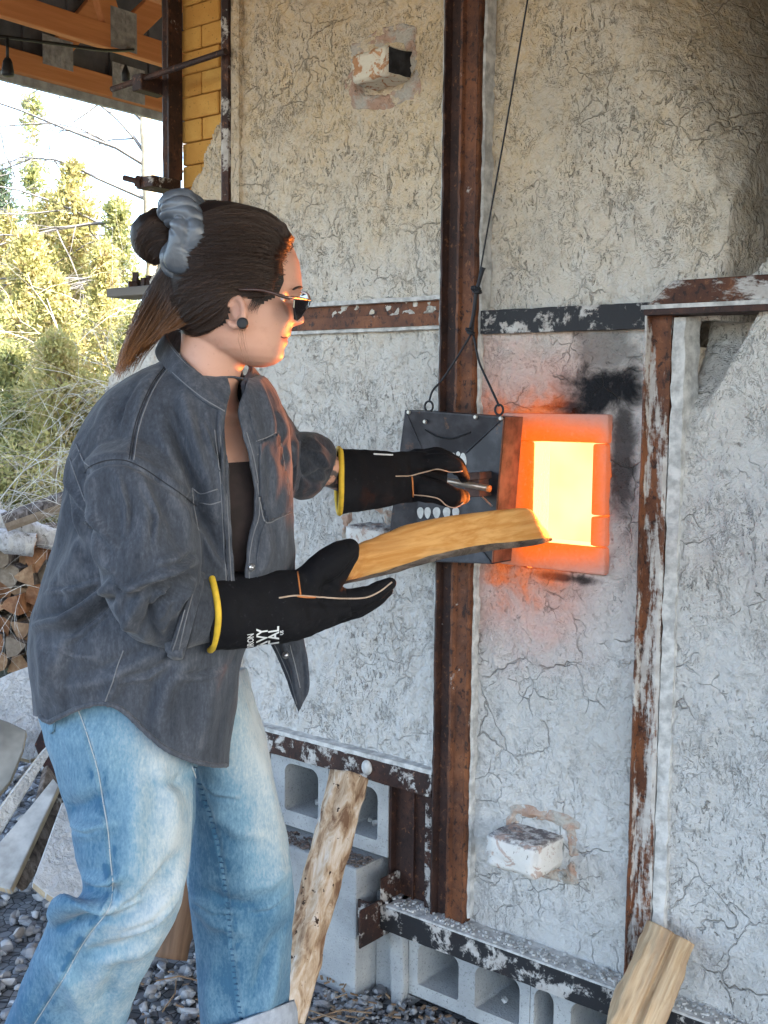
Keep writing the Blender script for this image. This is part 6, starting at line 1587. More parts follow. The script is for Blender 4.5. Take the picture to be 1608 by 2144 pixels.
for f, o_ in ((0.12, -.0035), (0.88, -.0035)):
    pts_ = T_ * (1 - f) + B_ * f; pts_ = pts_[20:]; mb.tube(pts_ + VF * o_, 0.0010, 5)
mb.build('collar_stitching', THREAD, shirt, True)
# near cuff: folded band round the end of the sleeve
cuff = loft([(352, 1368, 410, 1196, 1.742, .074), (366, 1376, 420, 1197, 1.75, .074), (384, 1374, 430, 1199, 1.758, .071)], 56, 6)
V, F = rings_mesh(cuff, False); me = np_mesh('sleeve_cuff', V, np.array(F)); cuff_o = link('sleeve_cuff', me, SHIRT, shirt, True)
set_attr(me, 'wear', 0.46 + 0.20 * pnoise(V, 60)); m = cuff_o.modifiers.new('t', 'SOLIDIFY'); m.thickness = 0.007; m.offset = 0; m = cuff_o.modifiers.new('s', 'SUBSURF'); m.render_levels = 1
tab = loft([(344, 1340, 382, 1346, 1.70, .006), (346, 1362, 384, 1368, 1.698, .007), (356, 1374, 382, 1379, 1.70, .004)], 24, 4); V, F = rings_mesh(tab); o = mk('cuff_tab', V, F, SHIRT, shirt, True); set_attr(o.data, 'wear', np.full(len(V), .5))
inner = loft([(388, 1352, 424, 1208, 1.757, .060), (420, 1343, 444, 1210, 1.772, .056), (452, 1336, 462, 1212, 1.785, .050)], 40, 5); V, F = rings_mesh(inner, False); o = mk('rolled_sleeve', V, F, SHIRT, shirt, True); set_attr(o.data, 'wear', np.full(len(V), .33)); m = o.modifiers.new('t', 'SOLIDIFY'); m.thickness = 0.004
cbv = bvh_of(cuff_o.data); mb = MB(); stitch(mb, cbv, [(412, 1206), (398, 1250), (385, 1300), (372, 1360)], .0010, 6, .004); stitch(mb, cbv, [(404, 1206), (390, 1250), (377, 1300), (362, 1358)], .0010, 6, .004); mb.build('cuff_stitching', THREAD, shirt, True)
# far sleeve rolled up in two turns
roll = loft([(604, 895, 596, 1030, 2.15, .078), (622, 902, 606, 1040, 2.17, .082), (650, 905, 628, 1048, 2.20, .080), (672, 909, 655, 1042, 2.225, .074), (694, 924, 674, 1026, 2.25, .062), (706, 945, 688, 1010, 2.265, .046)], 48, 6)
rm = union([rings_mesh(roll)], 0.004, 2); sculpt(rm, [([(660, 915), (690, 935), (700, 950)], 6, -.005, 0), ([(648, 1000), (668, 985), (690, 985)], 6, -.006, 0), ([(640, 940), (662, 955), (678, 985)], 6, .005, 1), ([(640, 905), (628, 960), (622, 1040)], 8, -.010, 0), ([(655, 908), (672, 960), (660, 1035)], 12, .006, 0), ([(630, 990), (655, 1010), (680, 1012)], 6, -.005, 0), ([(612, 930), (618, 980), (612, 1030)], 7, .007, 0)], [(14, .003, (1, 1, 0), 1.0)])
V, _ = get_vn(rm); set_attr(rm, 'wear', 0.16 + 0.1 * fbm(V, 12, 2)); rm.name = 'rolled_sleeve'; link('rolled_sleeve', rm, SHIRT, shirt, True)
# far front flap hanging free below the glove
fl_ = loft([(512, 1150, 617, 1150, 2.00, .010), (515, 1220, 621, 1220, 2.0, .010), (530, 1290, 630, 1290, 1.99, .010), (566, 1345, 639, 1345, 1.98, .010), (588, 1385, 645, 1380, 1.975, .010), (600, 1415, 648, 1420, 1.975, .009), (612, 1455, 646, 1450, 1.98, .008), (624, 1494, 629, 1486, 1.985, .003)], 40, 7, 2.6)
fm = union([rings_mesh(fl_)], 0.0032, 2); sculpt(fm, [([(590, 1340), (615, 1400), (628, 1480)], 8, .006, 1), ([(630, 1350), (640, 1420), (634, 1470)], 7, -.005, 0)], [(14, .004, (1, .5, 0), 3.0)])
V, _ = get_vn(fm); set_attr(fm, 'wear', 0.34 + 0.1 * fbm(V, 12, 2)); fm.name = 'shirt_front_flap'; flap = link('shirt_front_flap', fm, SHIRT, shirt, True)
fb_ = bvh_of(fm); snap(598, 1372, fb_, shirt); mb = MB(); stitch(mb, fb_, [(606, 1350), (618, 1395), (628, 1440)], .0010); stitch(mb, fb_, [(575, 1350), (592, 1385), (608, 1425), (622, 1475)], .0009); mb.build('stitching', THREAD, shirt, True)

# ---- jeans
nl = loft([(80, 1440, 478, 1440, 1.93, .155), (88, 1500, 460, 1510, 1.92, .150), (98, 1540, 428, 1570, 1.90, .142), (110, 1590, 410, 1610, 1.89, .132), (123, 1646, 405, 1650, 1.88, .125), (150, 1712, 402, 1712, 1.87, .118), (164, 1790, 394, 1785, 1.86, .114), (180, 1842, 385, 1848, 1.86, .112), (172, 1880, 374, 1912, 1.87, .110), (120, 1908, 352, 1958, 1.885, .108), (92, 1958, 318, 2008, 1.92, .108), (60, 2032, 292, 2058, 1.95, .108), (12, 2143, 262, 2130, 2.00, .108), (-40, 2240, 226, 2225, 2.04, .105)], 64, 8)
fl2 = loft([(330, 1440, 512, 1400, 2.06, .130), (380, 1530, 548, 1510, 2.08, .125), (402, 1605, 571, 1605, 2.09, .110), (397, 1690, 588, 1690, 2.10, .104), (392, 1770, 603, 1770, 2.11, .102), (391, 1840, 614, 1850, 2.12, .102), (400, 1920, 615, 1920, 2.13, .102), (407, 1985, 612, 1985, 2.14, .102), (414, 2050, 608, 2050, 2.15, .102), (418, 2110, 605, 2110, 2.16, .102), (420, 2190, 604, 2185, 2.17, .100)], 56, 8)
jm = union([rings_mesh(nl), rings_mesh(fl2)], 0.0042, 4)
jf = [([(240, 1896), (200, 1884), (150, 1890)], 6, -.008, 0), ([(355, 1840), (300, 1895), (250, 1915)], 6, .005, 1), ([(372, 1870), (320, 1930), (260, 1962)], 6, .005, 1), ([(140, 1725), (185, 1735), (222, 1725)], 6, .004, 1), ([(410, 1880), (450, 1905), (500, 1912)], 6, .004, 1), ([(600, 1870), (560, 1900), (520, 1905)], 6, .004, 2), ([(420, 1640), (450, 1660), (500, 1668)], 6, .003, 1), ([(238, 1905), (190, 1893), (130, 1905), (105, 1925)], 13, .018, 0), ([(225, 1925), (175, 1925), (120, 1945)], 11, -.012, 0), ([(370, 1790), (340, 1850), (290, 1905), (235, 1930)], 14, -.012, 0), ([(385, 1800), (365, 1860), (320, 1915), (265, 1950)], 13, .010, 0), ([(180, 1850), (200, 1870), (240, 1880)], 11, -.014, 0), ([(176, 1835), (215, 1845), (255, 1840)], 11, .010, 0),
      ([(365, 1920), (320, 1955), (255, 1985), (180, 2000)], 14, -.008, 0), ([(350, 1960), (290, 1995), (220, 2010)], 13, .006, 0), ([(120, 1700), (170, 1690), (225, 1660)], 18, -.006, 0), ([(150, 1740), (200, 1740), (240, 1720)], 16, .006, 0),
      ([(330, 1600), (360, 1680), (372, 1770)], 20, .007, 0), ([(400, 1620), (370, 1640), (330, 1640)], 12, -.005, 0), ([(95, 2000), (150, 2060), (180, 2140)], 18, .006, 0), ([(260, 2010), (230, 2070), (215, 2144)], 18, -.006, 0), ([(300, 1620), (280, 1720), (290, 1820)], 26, .006, 0),
      ([(425, 1860), (470, 1890), (540, 1900)], 14, -.006, 0), ([(398, 1880), (450, 1930), (520, 1950)], 14, .006, 0), ([(600, 1820), (560, 1850), (510, 1860)], 14, .006, 0), ([(605, 1930), (570, 1990), (530, 2080)], 18, -.007, 0), ([(590, 1960), (575, 2050), (555, 2130)], 14, .007, 0), ([(440, 1700), (500, 1740), (570, 1750)], 16, .004, 0), ([(540, 1560), (560, 1640), (580, 1720)], 16, .005, 0), ([(450, 2000), (440, 2070), (445, 2144)], 14, .005, 0)]
sculpt(jm, jf, [(6, .005, (1, .6, 0), 1.0), (15, .003, (1, .6, 0), 7.0), (30, .0012, (1, .6, 0), 4.0)])
outs = [(160, 1478), (176, 1520), (192, 1570), (206, 1620), (216, 1680), (226, 1740), (231, 1800), (236, 1850), (232, 1890), (218, 1918), (190, 1952), (165, 1990), (135, 2045), (100, 2100), (72, 2144), (40, 2190)]
insm = [(408, 1606), (424, 1655), (441, 1705), (455, 1755), (466, 1810), (475, 1870), (482, 1940), (489, 2010), (497, 2075), (508, 2144), (514, 2180)]
V, N_ = get_vn(jm); px, py, zz = proj(V); near = ((V - CAM) * N_).sum(1) < 0
for pl, dpt in ((outs, .004), (insm, .003)):
    d, t_, s_ = dist_poly(px, py, pl); V = V + N_ * ((dpt * .6 * np.exp(-((d * s_ - 6) / 5) ** 2) - dpt * np.exp(-(d / 3.5) ** 2)) * near)[:, None]
set_v(jm, V); V, N_ = get_vn(jm)
# fading: pale along the front of the thigh and the knee, deep blue behind and low down
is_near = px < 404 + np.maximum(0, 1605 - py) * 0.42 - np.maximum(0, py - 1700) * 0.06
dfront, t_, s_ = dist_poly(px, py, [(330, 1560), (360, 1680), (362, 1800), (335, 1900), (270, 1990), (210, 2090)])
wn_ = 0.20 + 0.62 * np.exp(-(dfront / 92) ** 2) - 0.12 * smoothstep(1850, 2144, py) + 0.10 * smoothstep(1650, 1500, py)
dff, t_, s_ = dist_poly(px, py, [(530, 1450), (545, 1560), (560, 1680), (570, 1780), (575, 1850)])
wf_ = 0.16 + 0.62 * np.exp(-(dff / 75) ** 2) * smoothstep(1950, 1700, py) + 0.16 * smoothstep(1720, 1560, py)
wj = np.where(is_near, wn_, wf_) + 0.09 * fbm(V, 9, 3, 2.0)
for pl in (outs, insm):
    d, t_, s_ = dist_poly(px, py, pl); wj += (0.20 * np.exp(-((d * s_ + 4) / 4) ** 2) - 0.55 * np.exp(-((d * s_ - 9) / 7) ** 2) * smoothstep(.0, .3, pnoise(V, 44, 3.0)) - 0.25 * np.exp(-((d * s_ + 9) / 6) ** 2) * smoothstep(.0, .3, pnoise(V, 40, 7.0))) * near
for pl, w, a, kd in jf: d, t_, s_ = dist_poly(px, py, pl); wj += (0.10 if a > 0 else -0.14) * np.exp(-(d / (w * .8)) ** 2)  # paler on fold ridges, darker in the grooves
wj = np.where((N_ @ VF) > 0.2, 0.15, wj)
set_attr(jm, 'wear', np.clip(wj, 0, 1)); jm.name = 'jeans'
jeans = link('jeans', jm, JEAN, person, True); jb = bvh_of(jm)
mb = MB(); stitch(mb, jb, outs, .0010, 6, .0002); mb.build('outseam', THREADB, jeans, True)
mb = MB(); stitch(mb, jb, [(x + 4, y) for x, y in insm], .0012, 6, .0006); stitch(mb, jb, [(x - 6, y) for x, y in insm], .0012, 6, .0006); mb.build('inseam', THREADB, jeans, True)
mb = MB()
for i in range(46):      # puckers between the two rows of stitching
    t_ = i / 45; q = resample(insm, 12); x, y = q[int(t_ * (len(q) - 1))]; L = surf_line(jb, [(x - 5, y), (x - 1, y + .5), (x + 3, y + 1)], 3, .0005)
    if len(L) > 2: mb.tube(L, .0013, 4)
mb.build('seam_puckers', BSEAM, jeans, True)
rc = loft([(555, 2150, 612, 2092, 2.12, .10), (560, 2200, 622, 2140, 2.12, .10), (575, 2250, 640, 2200, 2.14, .10)], 40, 4)
rc = loft([(414, 2170, 608, 2096, 2.155, .106), (412, 2215, 614, 2120, 2.157, .110), (412, 2260, 616, 2170, 2.16, .110)], 56, 5)
V, F = rings_mesh(rc, False); o = mk('rolled_cuff', V, F, JEANIN, jeans, True); m = o.modifiers.new('t', 'SOLIDIFY'); m.thickness = 0.005
# back pocket corner peeping out under the hem
patch([(100, 1512), (117, 1512), (121, 1530), (112, 1540), (103, 1533)], 'back_pocket', JEAN, jeans, jb, .003, .25)
# shoes, below the frame
for (a, b) in ((J(60, 2250, 2.08), J(140, 2290, 2.04)), (J(515, 2260, 2.21), J(600, 2290, 2.18))):
    a = np.array(a); b = np.array(b); a[2] = b[2] = GZ + 0.045; dr = unit(b - a); V, F = chain([a - dr * .05, a + dr * .06, a + dr * .15], [.043, .044, .036], 14); V = np.array(V); V[:, 2] = np.maximum(V[:, 2], GZ + 0.012); mk('boot', V, F, M['black_rubber'], person, True)

# ---- gloves
g1 = [rings_mesh(loft([(436, 1197, 441, 1362, 1.785, .062), (480, 1196, 486, 1361, 1.795, .060), (540, 1195, 545, 1351, 1.815, .056), (600, 1195, 606, 1343, 1.84, .050), (640, 1194, 645, 1334, 1.86, .044), (675, 1203, 680, 1318, 1.885, .040), (702, 1216, 712, 1300, 1.91, .036), (720, 1228, 735, 1290, 1.925, .030)], 48, 6))]
g1.append(chain([P(640, 1222, 1.855), P(672, 1192, 1.868), P(706, 1164, 1.885), P(730, 1150, 1.903)], [.026, .0265, .024, .0185], 18))
g1.append(chain([P(690, 1215, 1.89), P(715, 1190, 1.90), P(735, 1160, 1.905)], [.025, .017, .014], 16))
for (pts_, rr) in (([(690, 1262, 1.915), (750, 1252, 1.93), (795, 1234, 1.945), (817, 1222, 1.952)], [.026, .0185, .0155, .0115]),
                   ([(690, 1275, 1.945), (750, 1266, 1.96), (790, 1250, 1.972), (810, 1238, 1.98)], [.026, .0185, .0155, .0120]),
                   ([(685, 1285, 1.975), (740, 1276, 1.99), (778, 1262, 2.0), (795, 1250, 2.005)], [.025, .0175, .015, .0120]),
                   ([(680, 1290, 2.000), (725, 1284, 2.015), (758, 1272, 2.02), (772, 1264, 2.025)], [.022, .016, .0135, .011])):
    g1.append(chain([P(*q) for q in pts_], rr, 16))
gm1 = union(g1, 0.0028, 3)
sculpt(gm1, [([(640, 1200), (650, 1240), (655, 1300)], 10, -.004, 0), ([(690, 1200), (680, 1250), (700, 1290)], 9, -.004, 0), ([(470, 1200), (480, 1270), (478, 1355)], 20, .003, 0), ([(560, 1200), (575, 1270), (570, 1345)], 22, -.003, 0), ([(620, 1255), (690, 1262), (750, 1262)], 10, -.003, 0)], [(13, .0030, (1.3, .7, 0), 1.0), (34, .0010, (1, 1, 0), 4.0)])
gm1.name = 'welding_glove'; glove1 = link('welding_glove', gm1, GLOVE, person, True); gb = bvh_of(gm1)
mb = MB(); stitch(mb, gb, [(584, 1252), (620, 1247), (670, 1250), (720, 1253), (765, 1251), (795, 1238), (820, 1219)], .0014, 5, .0006); mb.build('glove_piping', PIPE2, glove1, True)
mb = MB(); stitch(mb, gb, [(623, 1198), (626, 1222), (629, 1246)], .0014, 5, .0006); stitch(mb, gb, [(622, 1248), (640, 1250), (660, 1250)], .0017, 5, .0008); mb.build('glove_piping', PIPE, glove1, True)
def binding(rings_px, name, parent):
    R_ = loft(rings_px, 60, 3); rb_ = []
    V = []; F = []; nn = R_.shape[1]
    A_, B2 = R_[0], R_[-1]; ctr = A_.mean(0); k2 = 8
    axis = unit(B2.mean(0) - A_.mean(0)); L = np.linalg.norm(B2.mean(0) - A_.mean(0))
    for j in range(nn):
        out_ = unit(A_[j] - ctr)
        for i in range(k2):
            a = 2 * math.pi * i / k2; V.append(A_[j] + axis * (L * .5 + L * .5 * math.cos(a)) + out_ * (.0035 * math.sin(a) + .001))
    for j in range(nn):
        for i in range(k2): F.append((j * k2 + i, j * k2 + (i + 1) % k2, ((j + 1) % nn) * k2 + (i + 1) % k2, ((j + 1) % nn) * k2 + i))
    return mk(name, V, F, YEL, parent, True)
# the binding runs down the tilted mouth of the gauntlet
def binding_path(pts, r, parent, flat=1.0):
    A = catmull(np.array([P(*q) for q in pts]), 6); mb = MB(); mb.tube(A, r, 10); return mb.build('glove_binding', YEL, parent, True)
binding_path([(434, 1199, 1.78), (441, 1203, 1.752), (450, 1235, 1.731), (457, 1280, 1.725), (455, 1320, 1.733), (447, 1352, 1.755), (441, 1361, 1.785), (436, 1352, 1.825), (430, 1300, 1.85), (430, 1240, 1.845), (432, 1205, 1.81), (434, 1199, 1.78)], 0.0052, glove1)
# printed lettering on the gauntlet
LW = flat_mat('white_glove_print', (0.62, 0.64, 0.64), 0.8)
def print_text(txt, right_y, x0, x1, name, bvh_, parent, wpx):
    """letters laid along the gauntlet, reading upwards, projected onto the leather and cut at its edge"""
    cu = bpy.data.curves.new('t', 'FONT'); cu.body = txt; cu.size = 1.0; cu.offset = 0.022; cu.resolution_u = 2
    ob = bpy.data.objects.new('t', cu); COL.objects.link(ob); dg = bpy.context.evaluated_depsgraph_get(); me = bpy.data.meshes.new_from_object(ob.evaluated_get(dg))
    bpy.data.objects.remove(ob); bpy.data.curves.remove(cu)
    bm = bmesh.new(); bm.from_mesh(me); bpy.data.meshes.remove(me); bmesh.ops.triangulate(bm, faces=bm.faces); bmesh.ops.remove_doubles(bm, verts=bm.verts, dist=1e-4)
    for _ in range(2): bmesh.ops.subdivide_edges(bm, edges=[e for e in bm.edges if e.calc_length() > 0.22], cuts=1, use_grid_fill=False)
    bmesh.ops.triangulate(bm, faces=bm.faces)
    xs_ = [v.co.x for v in bm.verts]; ys_ = [v.co.y for v in bm.verts]; X1, Y0, Y1 = max(xs_), min(ys_), max(ys_)
    dead = []
    for v in bm.verts:
        t = (Y1 - v.co.y) / (Y1 - Y0); px_ = x0 + (x1 - x0) * t; py_ = right_y + (X1 - v.co.x) * wpx - (px_ - x0) * 0.16
        p, n_ = cast(bvh_, px_, py_)
        if p is None: dead.append(v); continue
        if n_ @ (p - CAM) > 0: n_ = -n_
        v.co = Vector(p + n_ * .0009)
    bmesh.ops.delete(bm, geom=dead, context='VERTS')
    m2 = bpy.data.meshes.new(name); bm.to_mesh(m2); bm.free(); return link(name, m2, LW, parent, False)
print_text('IRON', 1328, 517, 531, 'printed_lettering', gb, glove1, 11.5)
print_text('HEAVY', 1316, 536, 560, 'printed_lettering', gb, glove1, 23)
print_text('METAL', 1314, 561, 584, 'printed_lettering', gb, glove1, 23)
print_text('US', 1320, 586, 593, 'printed_lettering', gb, glove1, 8)

g2 = [rings_mesh(loft([(705, 938, 709, 1076, 2.30, .056), (745, 942, 750, 1072, 2.32, .053), (800, 945, 806, 1062, 2.36, .047), (845, 946, 848, 1054, 2.40, .042), (880, 945, 878, 1048, 2.43, .040), (915, 950, 910, 1040, 2.46, .036), (940, 962, 934, 1030, 2.48, .028)], 44, 6))]
for (pts_, rr) in (([(890, 975, 2.425), (930, 968, 2.43), (960, 980, 2.455), (972, 1000, 2.49)], [.024, .019, .017, .0135]),
                   ([(880, 966, 2.45), (922, 958, 2.46), (956, 970, 2.485), (970, 990, 2.51)], [.024, .019, .017, .0135]),
                   ([(872, 960, 2.48), (912, 953, 2.49), (942, 964, 2.51), (955, 985, 2.53)], [.023, .018, .016, .013]),
                   ([(866, 962, 2.50), (898, 956, 2.515), (922, 966, 2.53), (932, 982, 2.545)], [.021, .016, .0145, .012]),
                   ([(868, 1018, 2.41), (910, 1028, 2.405), (945, 1040, 2.42), (966, 1040, 2.445)], [.030, .028, .024, .018])):
    g2.append(chain([P(*q) for q in pts_], rr, 16))
gm2 = union(g2, 0.0030, 3)
sculpt(gm2, [([(865, 985), (900, 990), (950, 1002), (975, 1008)], 6, -.006, 0), ([(862, 950), (866, 1000), (862, 1050)], 8, -.003, 0), ([(740, 945), (752, 1000), (748, 1070)], 18, .003, 0)], [(14, .0030, (1.3, .7, 0), 3.0)])
gm2.name = 'welding_glove'; glove2 = link('welding_glove', gm2, GLOVE, person, True); gb2 = bvh_of(gm2)
mb = MB(); stitch(mb, gb2, [(828, 997), (860, 996), (890, 988), (915, 982), (945, 988), (968, 986)], .0014, 5, .0006); stitch(mb, gb2, [(866, 1036), (890, 1038), (918, 1044), (935, 1058), (955, 1062), (970, 1052)], .0014, 5, .0006); mb.build('glove_piping', PIPE2, glove2, True)
mb = MB(); stitch(mb, gb2, [(862, 998), (864, 1018), (865, 1040)], .0020, 5, .0006); mb.build('glove_piping', PIPE, glove2, True)
binding_path([(709, 939, 2.30), (714, 950, 2.262), (715, 1000, 2.245), (714, 1050, 2.258), (711, 1075, 2.30), (706, 1050, 2.35), (705, 1000, 2.36), (706, 955, 2.345), (709, 939, 2.30)], 0.0056, glove2)
mb = MB(); stitch(mb, gb2, [(782, 951), (800, 952), (822, 953)], .0018, 5, .0006); mb.build('printed_lettering', LW, glove2)

# ------------------------------------------------------------------ hair, scrunchie, sunglasses, ear plug
HAIRC = flat_mat('dark_brown_hair_mass', (0.012, 0.0075, 0.006), 0.6, nscale=40, namp=0.3, bumpk=0.3)
hair_poly = [(622, 500), (604, 512), (588, 519), (575, 542), (578, 579), (570, 602), (556, 620), (535, 632), (512, 628), (488, 616), (474, 650), (458, 678), (418, 693), (334, 704), (200, 704), (200, 380), (622, 380)]
hair_poly = [q if i < 2 else (804 + (q[0] - 804) * .965, 1072 + (q[1] - 1072) * .965) for i, q in enumerate(hair_poly)]
sx, sy = side_x.ravel(), side_y.ravel()
insd = inside(sx, sy, hair_poly); d, t_, s_ = dist_poly(sx, sy, hair_poly[:14]); sd = np.where(insd, d, -d)
ctr = HR.mean(1); outw = HR - ctr[:, None]; outw[:12] += -VD * 0.06; outw = outw / (np.linalg.norm(outw, axis=2)[..., None] + 1e-9); outw = outw.reshape(-1, 3)
topb = smoothstep(600, 470, sy)
thk = 0.0015 + (0.009 + 0.005 * topb) * smoothstep(0, 38, sd)
strand_n = 0.0010 * pnoise(np.stack([sx * 0.01, sy * 0.16, 0 * sx], 1), 1.0) * smoothstep(5, 40, sd)
HV = headV + outw * (thk + strand_n)[:, None]
HFc = [f for f in headF if np.min(sd[list(f)]) > -4]
hair = mk('hair', HV, HFc, HAIRC, person, True)
hair_bvh = BVHTree.FromPolygons([tuple(v) for v in HV], [tuple(int(i) for i in f) for f in HFc])
# bun and the gathered hair behind the crown
bunp = [chain([P(400, 492, 1.79), P(355, 492, 1.775), P(324, 494, 1.77)], [.030, .036, .038], 20), chain([P(312, 478, 1.775), P(306, 505, 1.765), P(325, 522, 1.765)], [.020, .024, .024], 16), chain([P(318, 470, 1.78), P(335, 462, 1.775), P(350, 480, 1.77)], [.018, .021, .021], 16)]
bm_ = union(bunp, 0.003, 3); V, N_ = get_vn(bm_); px, py, zz = proj(V); ang = np.arctan2(py - 495, px - 320); V += N_ * (.0012 * fbm(V, 40, 2))[:, None]; set_v(bm_, V); bm_.name = 'hair_bun'
bun = link('hair_bun', bm_, HAIRC, hair, True); bun_bvh = bvh_of(bm_)
tail = loft([(345, 560, 420, 590, 1.80, .030), (325, 600, 400, 628, 1.80, .032), (306, 640, 370, 664, 1.81, .028), (288, 690, 335, 700, 1.83, .020), (275, 720, 305, 728, 1.85, .010), (268, 745, 275, 748, 1.86, .003)], 36, 6)
tm_ = union([rings_mesh(tail)], 0.0035, 2); tm_.name = 'ponytail'
HT = Mat('ponytail_mass'); pz = HT.sep(HT.co())[2]; ct_ = HT.ramp(HT.step(pz, 1.48, 1.60, 0, 1), [(0.0, (0.09, 0.042, 0.018)), (0.5, (0.03, 0.015, 0.009)), (1, (0.010, 0.0065, 0.005))]); HT.done(ct_, 0.6, HT.bump(HT.noise(60, 3, c=HT.co((1, 1, .1))), .5, .004)); 
bpy.data.meshes.remove(tm_)

class Strands:
    def __init__(s): s.c = []; s.r = []
    def add(s, pts, r0, r1): s.c.append(np.asarray(pts)); s.r.append(np.linspace(r0, r1, len(pts)))
    def build(s, name, mat, parent):
        hc = bpy.data.hair_curves.new(name); sizes = [len(c) for c in s.c]; hc.add_curves(sizes)
        hc.position_data.foreach_set('vector', np.concatenate(s.c).astype(np.float32).ravel())
        a = hc.attributes.get('radius') or hc.attributes.new('radius', 'FLOAT', 'POINT'); a.data.foreach_set('value', np.concatenate(s.r).astype(np.float32))
        hc.materials.append(mat); o = bpy.data.objects.new(name, hc); COL.objects.link(o); o.parent = parent; return o
def hair_mat(name, root, tip, zlo=None, zhi=None):
    m = Mat(name); hi = m.n('ShaderNodeHairInfo')
    if zlo is None: f = hi.outputs['Intercept']
    else: f = m.step(m.sep(m.co())[2], zlo, zhi, 1, 0)
    c = m.mix(f, root, tip); rr = hi.outputs['Random']; c = m.mix(m.step(rr, 0.0, 0.6, 0.7, 0), c, tuple(x * 0.35 for x in root)); c = m.mix(m.step(rr, 0.80, 1.0, 0, 0.55), c, tuple(min(1, x * 2.6) for x in root))
    return m.done(c, 0.38, None, spec=0.42)
HM_TOP = hair_mat('dark_brown_strands', (0.034, 0.0175, 0.0105), (0.026, 0.0135, 0.008))
HM_TAIL = hair_mat('ombre_strands', (0.034, 0.019, 0.013), (0.30, 0.125, 0.040), 1.465, 1.605)
def lock(S, A, B_, n, m=18, bvh=None, Zs=None, off=(0.0005, 0.006), jit=2.0, r=(0.00042, 0.00026), ends=(0.0, 0.12), wave=1.5):
    A = catmull(np.array(A, float), 8); B_ = catmull(np.array(B_, float), 8)
    q = np.linspace(0, 1, m); rs = lambda C_: np.stack([np.interp(q, np.linspace(0, 1, len(C_)), C_[:, i]) for i in range(C_.shape[1])], 1)
    A, B_ = rs(A), rs(B_)
    for i in range(n):
        u = rnd.random(); pl = A * (1 - u) + B_ * u; ph = rnd.uniform(0, 6.28); ph2 = rnd.uniform(0, 6.28)
        pl = pl + np.stack([jit * np.sin(q * 3 + ph) + wave * np.sin(q * 9 + ph2), jit * np.cos(q * 2.6 + ph2) + wave * np.sin(q * 8 + ph)], 1)[:, :pl.shape[1]] if pl.shape[1] == 2 else pl + np.column_stack([jit * np.sin(q * 3 + ph) + wave * np.sin(q * 9 + ph2), jit * np.cos(q * 2.6 + ph2), 0 * q])
        s0 = rnd.uniform(0, ends[0]) if ends[0] else 0; s1 = 1 - (rnd.uniform(0, ends[1]) if ends[1] else 0)
        qq = np.linspace(s0, s1, m); pl = np.stack([np.interp(qq, q, pl[:, c]) for c in range(pl.shape[1])], 1)
        o_ = rnd.uniform(*off) * (1 + 1.1 * max(0.0, mnoise.noise((u * 11.0, len(S.c) * 0.0007, 2.0)))) if bvh is not None else rnd.uniform(*off); pts = []
        for row in pl:
            if bvh is not None:
                p, n_ = cast(bvh, row[0], row[1])
                if p is None: continue
                if n_ @ (p - CAM) > 0: n_ = -n_
                pts.append(p + n_ * o_)
            else: pts.append(P(row[0], row[1], row[2] + o_))
        if len(pts) < 5: continue
        pts = np.array(pts)
        dz = np.linalg.norm(np.diff(pts, axis=0), axis=1)
        if dz.max() > 0.05: continue
        S.add(pts, *r)
S = Strands()
lock(S, [(606, 503), (580, 466), (535, 443), (482, 436), (435, 446), (378, 468)], [(598, 516), (560, 486), (505, 472), (450, 476), (382, 490)], 850, bvh=hair_bvh)
lock(S, [(598, 516), (560, 486), (505, 472), (450, 476), (382, 490)], [(580, 528), (540, 522), (490, 520), (440, 522), (384, 520)], 700, bvh=hair_bvh)
lock(S, [(580, 528), (540, 522), (490, 520), (440, 522), (384, 520)], [(577, 565), (530, 570), (480, 575), (430, 568), (384, 550)], 800, bvh=hair_bvh)
lock(S, [(490, 566), (450, 566), (415, 566), (372, 566)], [(480, 590), (440, 600), (400, 620), (356, 668)], 450, bvh=hair_bvh, ends=(.05, .2), jit=4)
lock(S, [(577, 560), (530, 568), (475, 575), (430, 578), (385, 600), (352, 640)], [(566, 603), (525, 612), (485, 612), (440, 622), (395, 650), (350, 684)], 750, bvh=hair_bvh, ends=(0, .2))
lock(S, [(566, 603), (525, 612), (485, 612), (440, 622), (395, 650), (350, 684)], [(552, 619), (512, 626), (484, 622), (464, 660), (422, 688), (345, 700)], 800, bvh=hair_bvh, ends=(0, .15))
lock(S, [(478, 640), (462, 662), (430, 682), (380, 692), (330, 690)], [(474, 652), (456, 678), (425, 693), (385, 699), (322, 712)], 260, bvh=hair_bvh, off=(.001, .004), ends=(0, .25))
lock(S, [(476, 650), (452, 676), (420, 692), (395, 700)], [(470, 664), (446, 690), (420, 700), (400, 706)], 60, m=9, bvh=skin_bvh, off=(.001, .003), r=(.0003, .00012), ends=(0, .5))
lock(S, [(545, 615), (530, 625), (522, 640), (518, 652)], [(566, 604), (552, 625), (540, 645), (536, 660)], 60, m=10, bvh=skin_bvh, off=(.001, .004), r=(.0003, .00012), ends=(0, .5))
lock(S, [(398, 460), (360, 452), (325, 455), (296, 480), (284, 510)], [(400, 500), (360, 500), (325, 505), (305, 525), (310, 545)], 600, m=14, bvh=bun_bvh, off=(.0005, .005), jit=4, wave=2)
lock(S, [(400, 500), (360, 500), (325, 505), (305, 525), (310, 545)], [(385, 540), (360, 535), (340, 540), (330, 550), (322, 552)], 250, m=12, bvh=bun_bvh, off=(.0005, .004))
lock(S, [(588, 508), (575, 512), (562, 508), (548, 500)], [(612, 520), (600, 527), (588, 520), (570, 505)], 90, m=9, bvh=skin_bvh, off=(.001, .006), r=(.0003, .00012), ends=(0.25, .1))
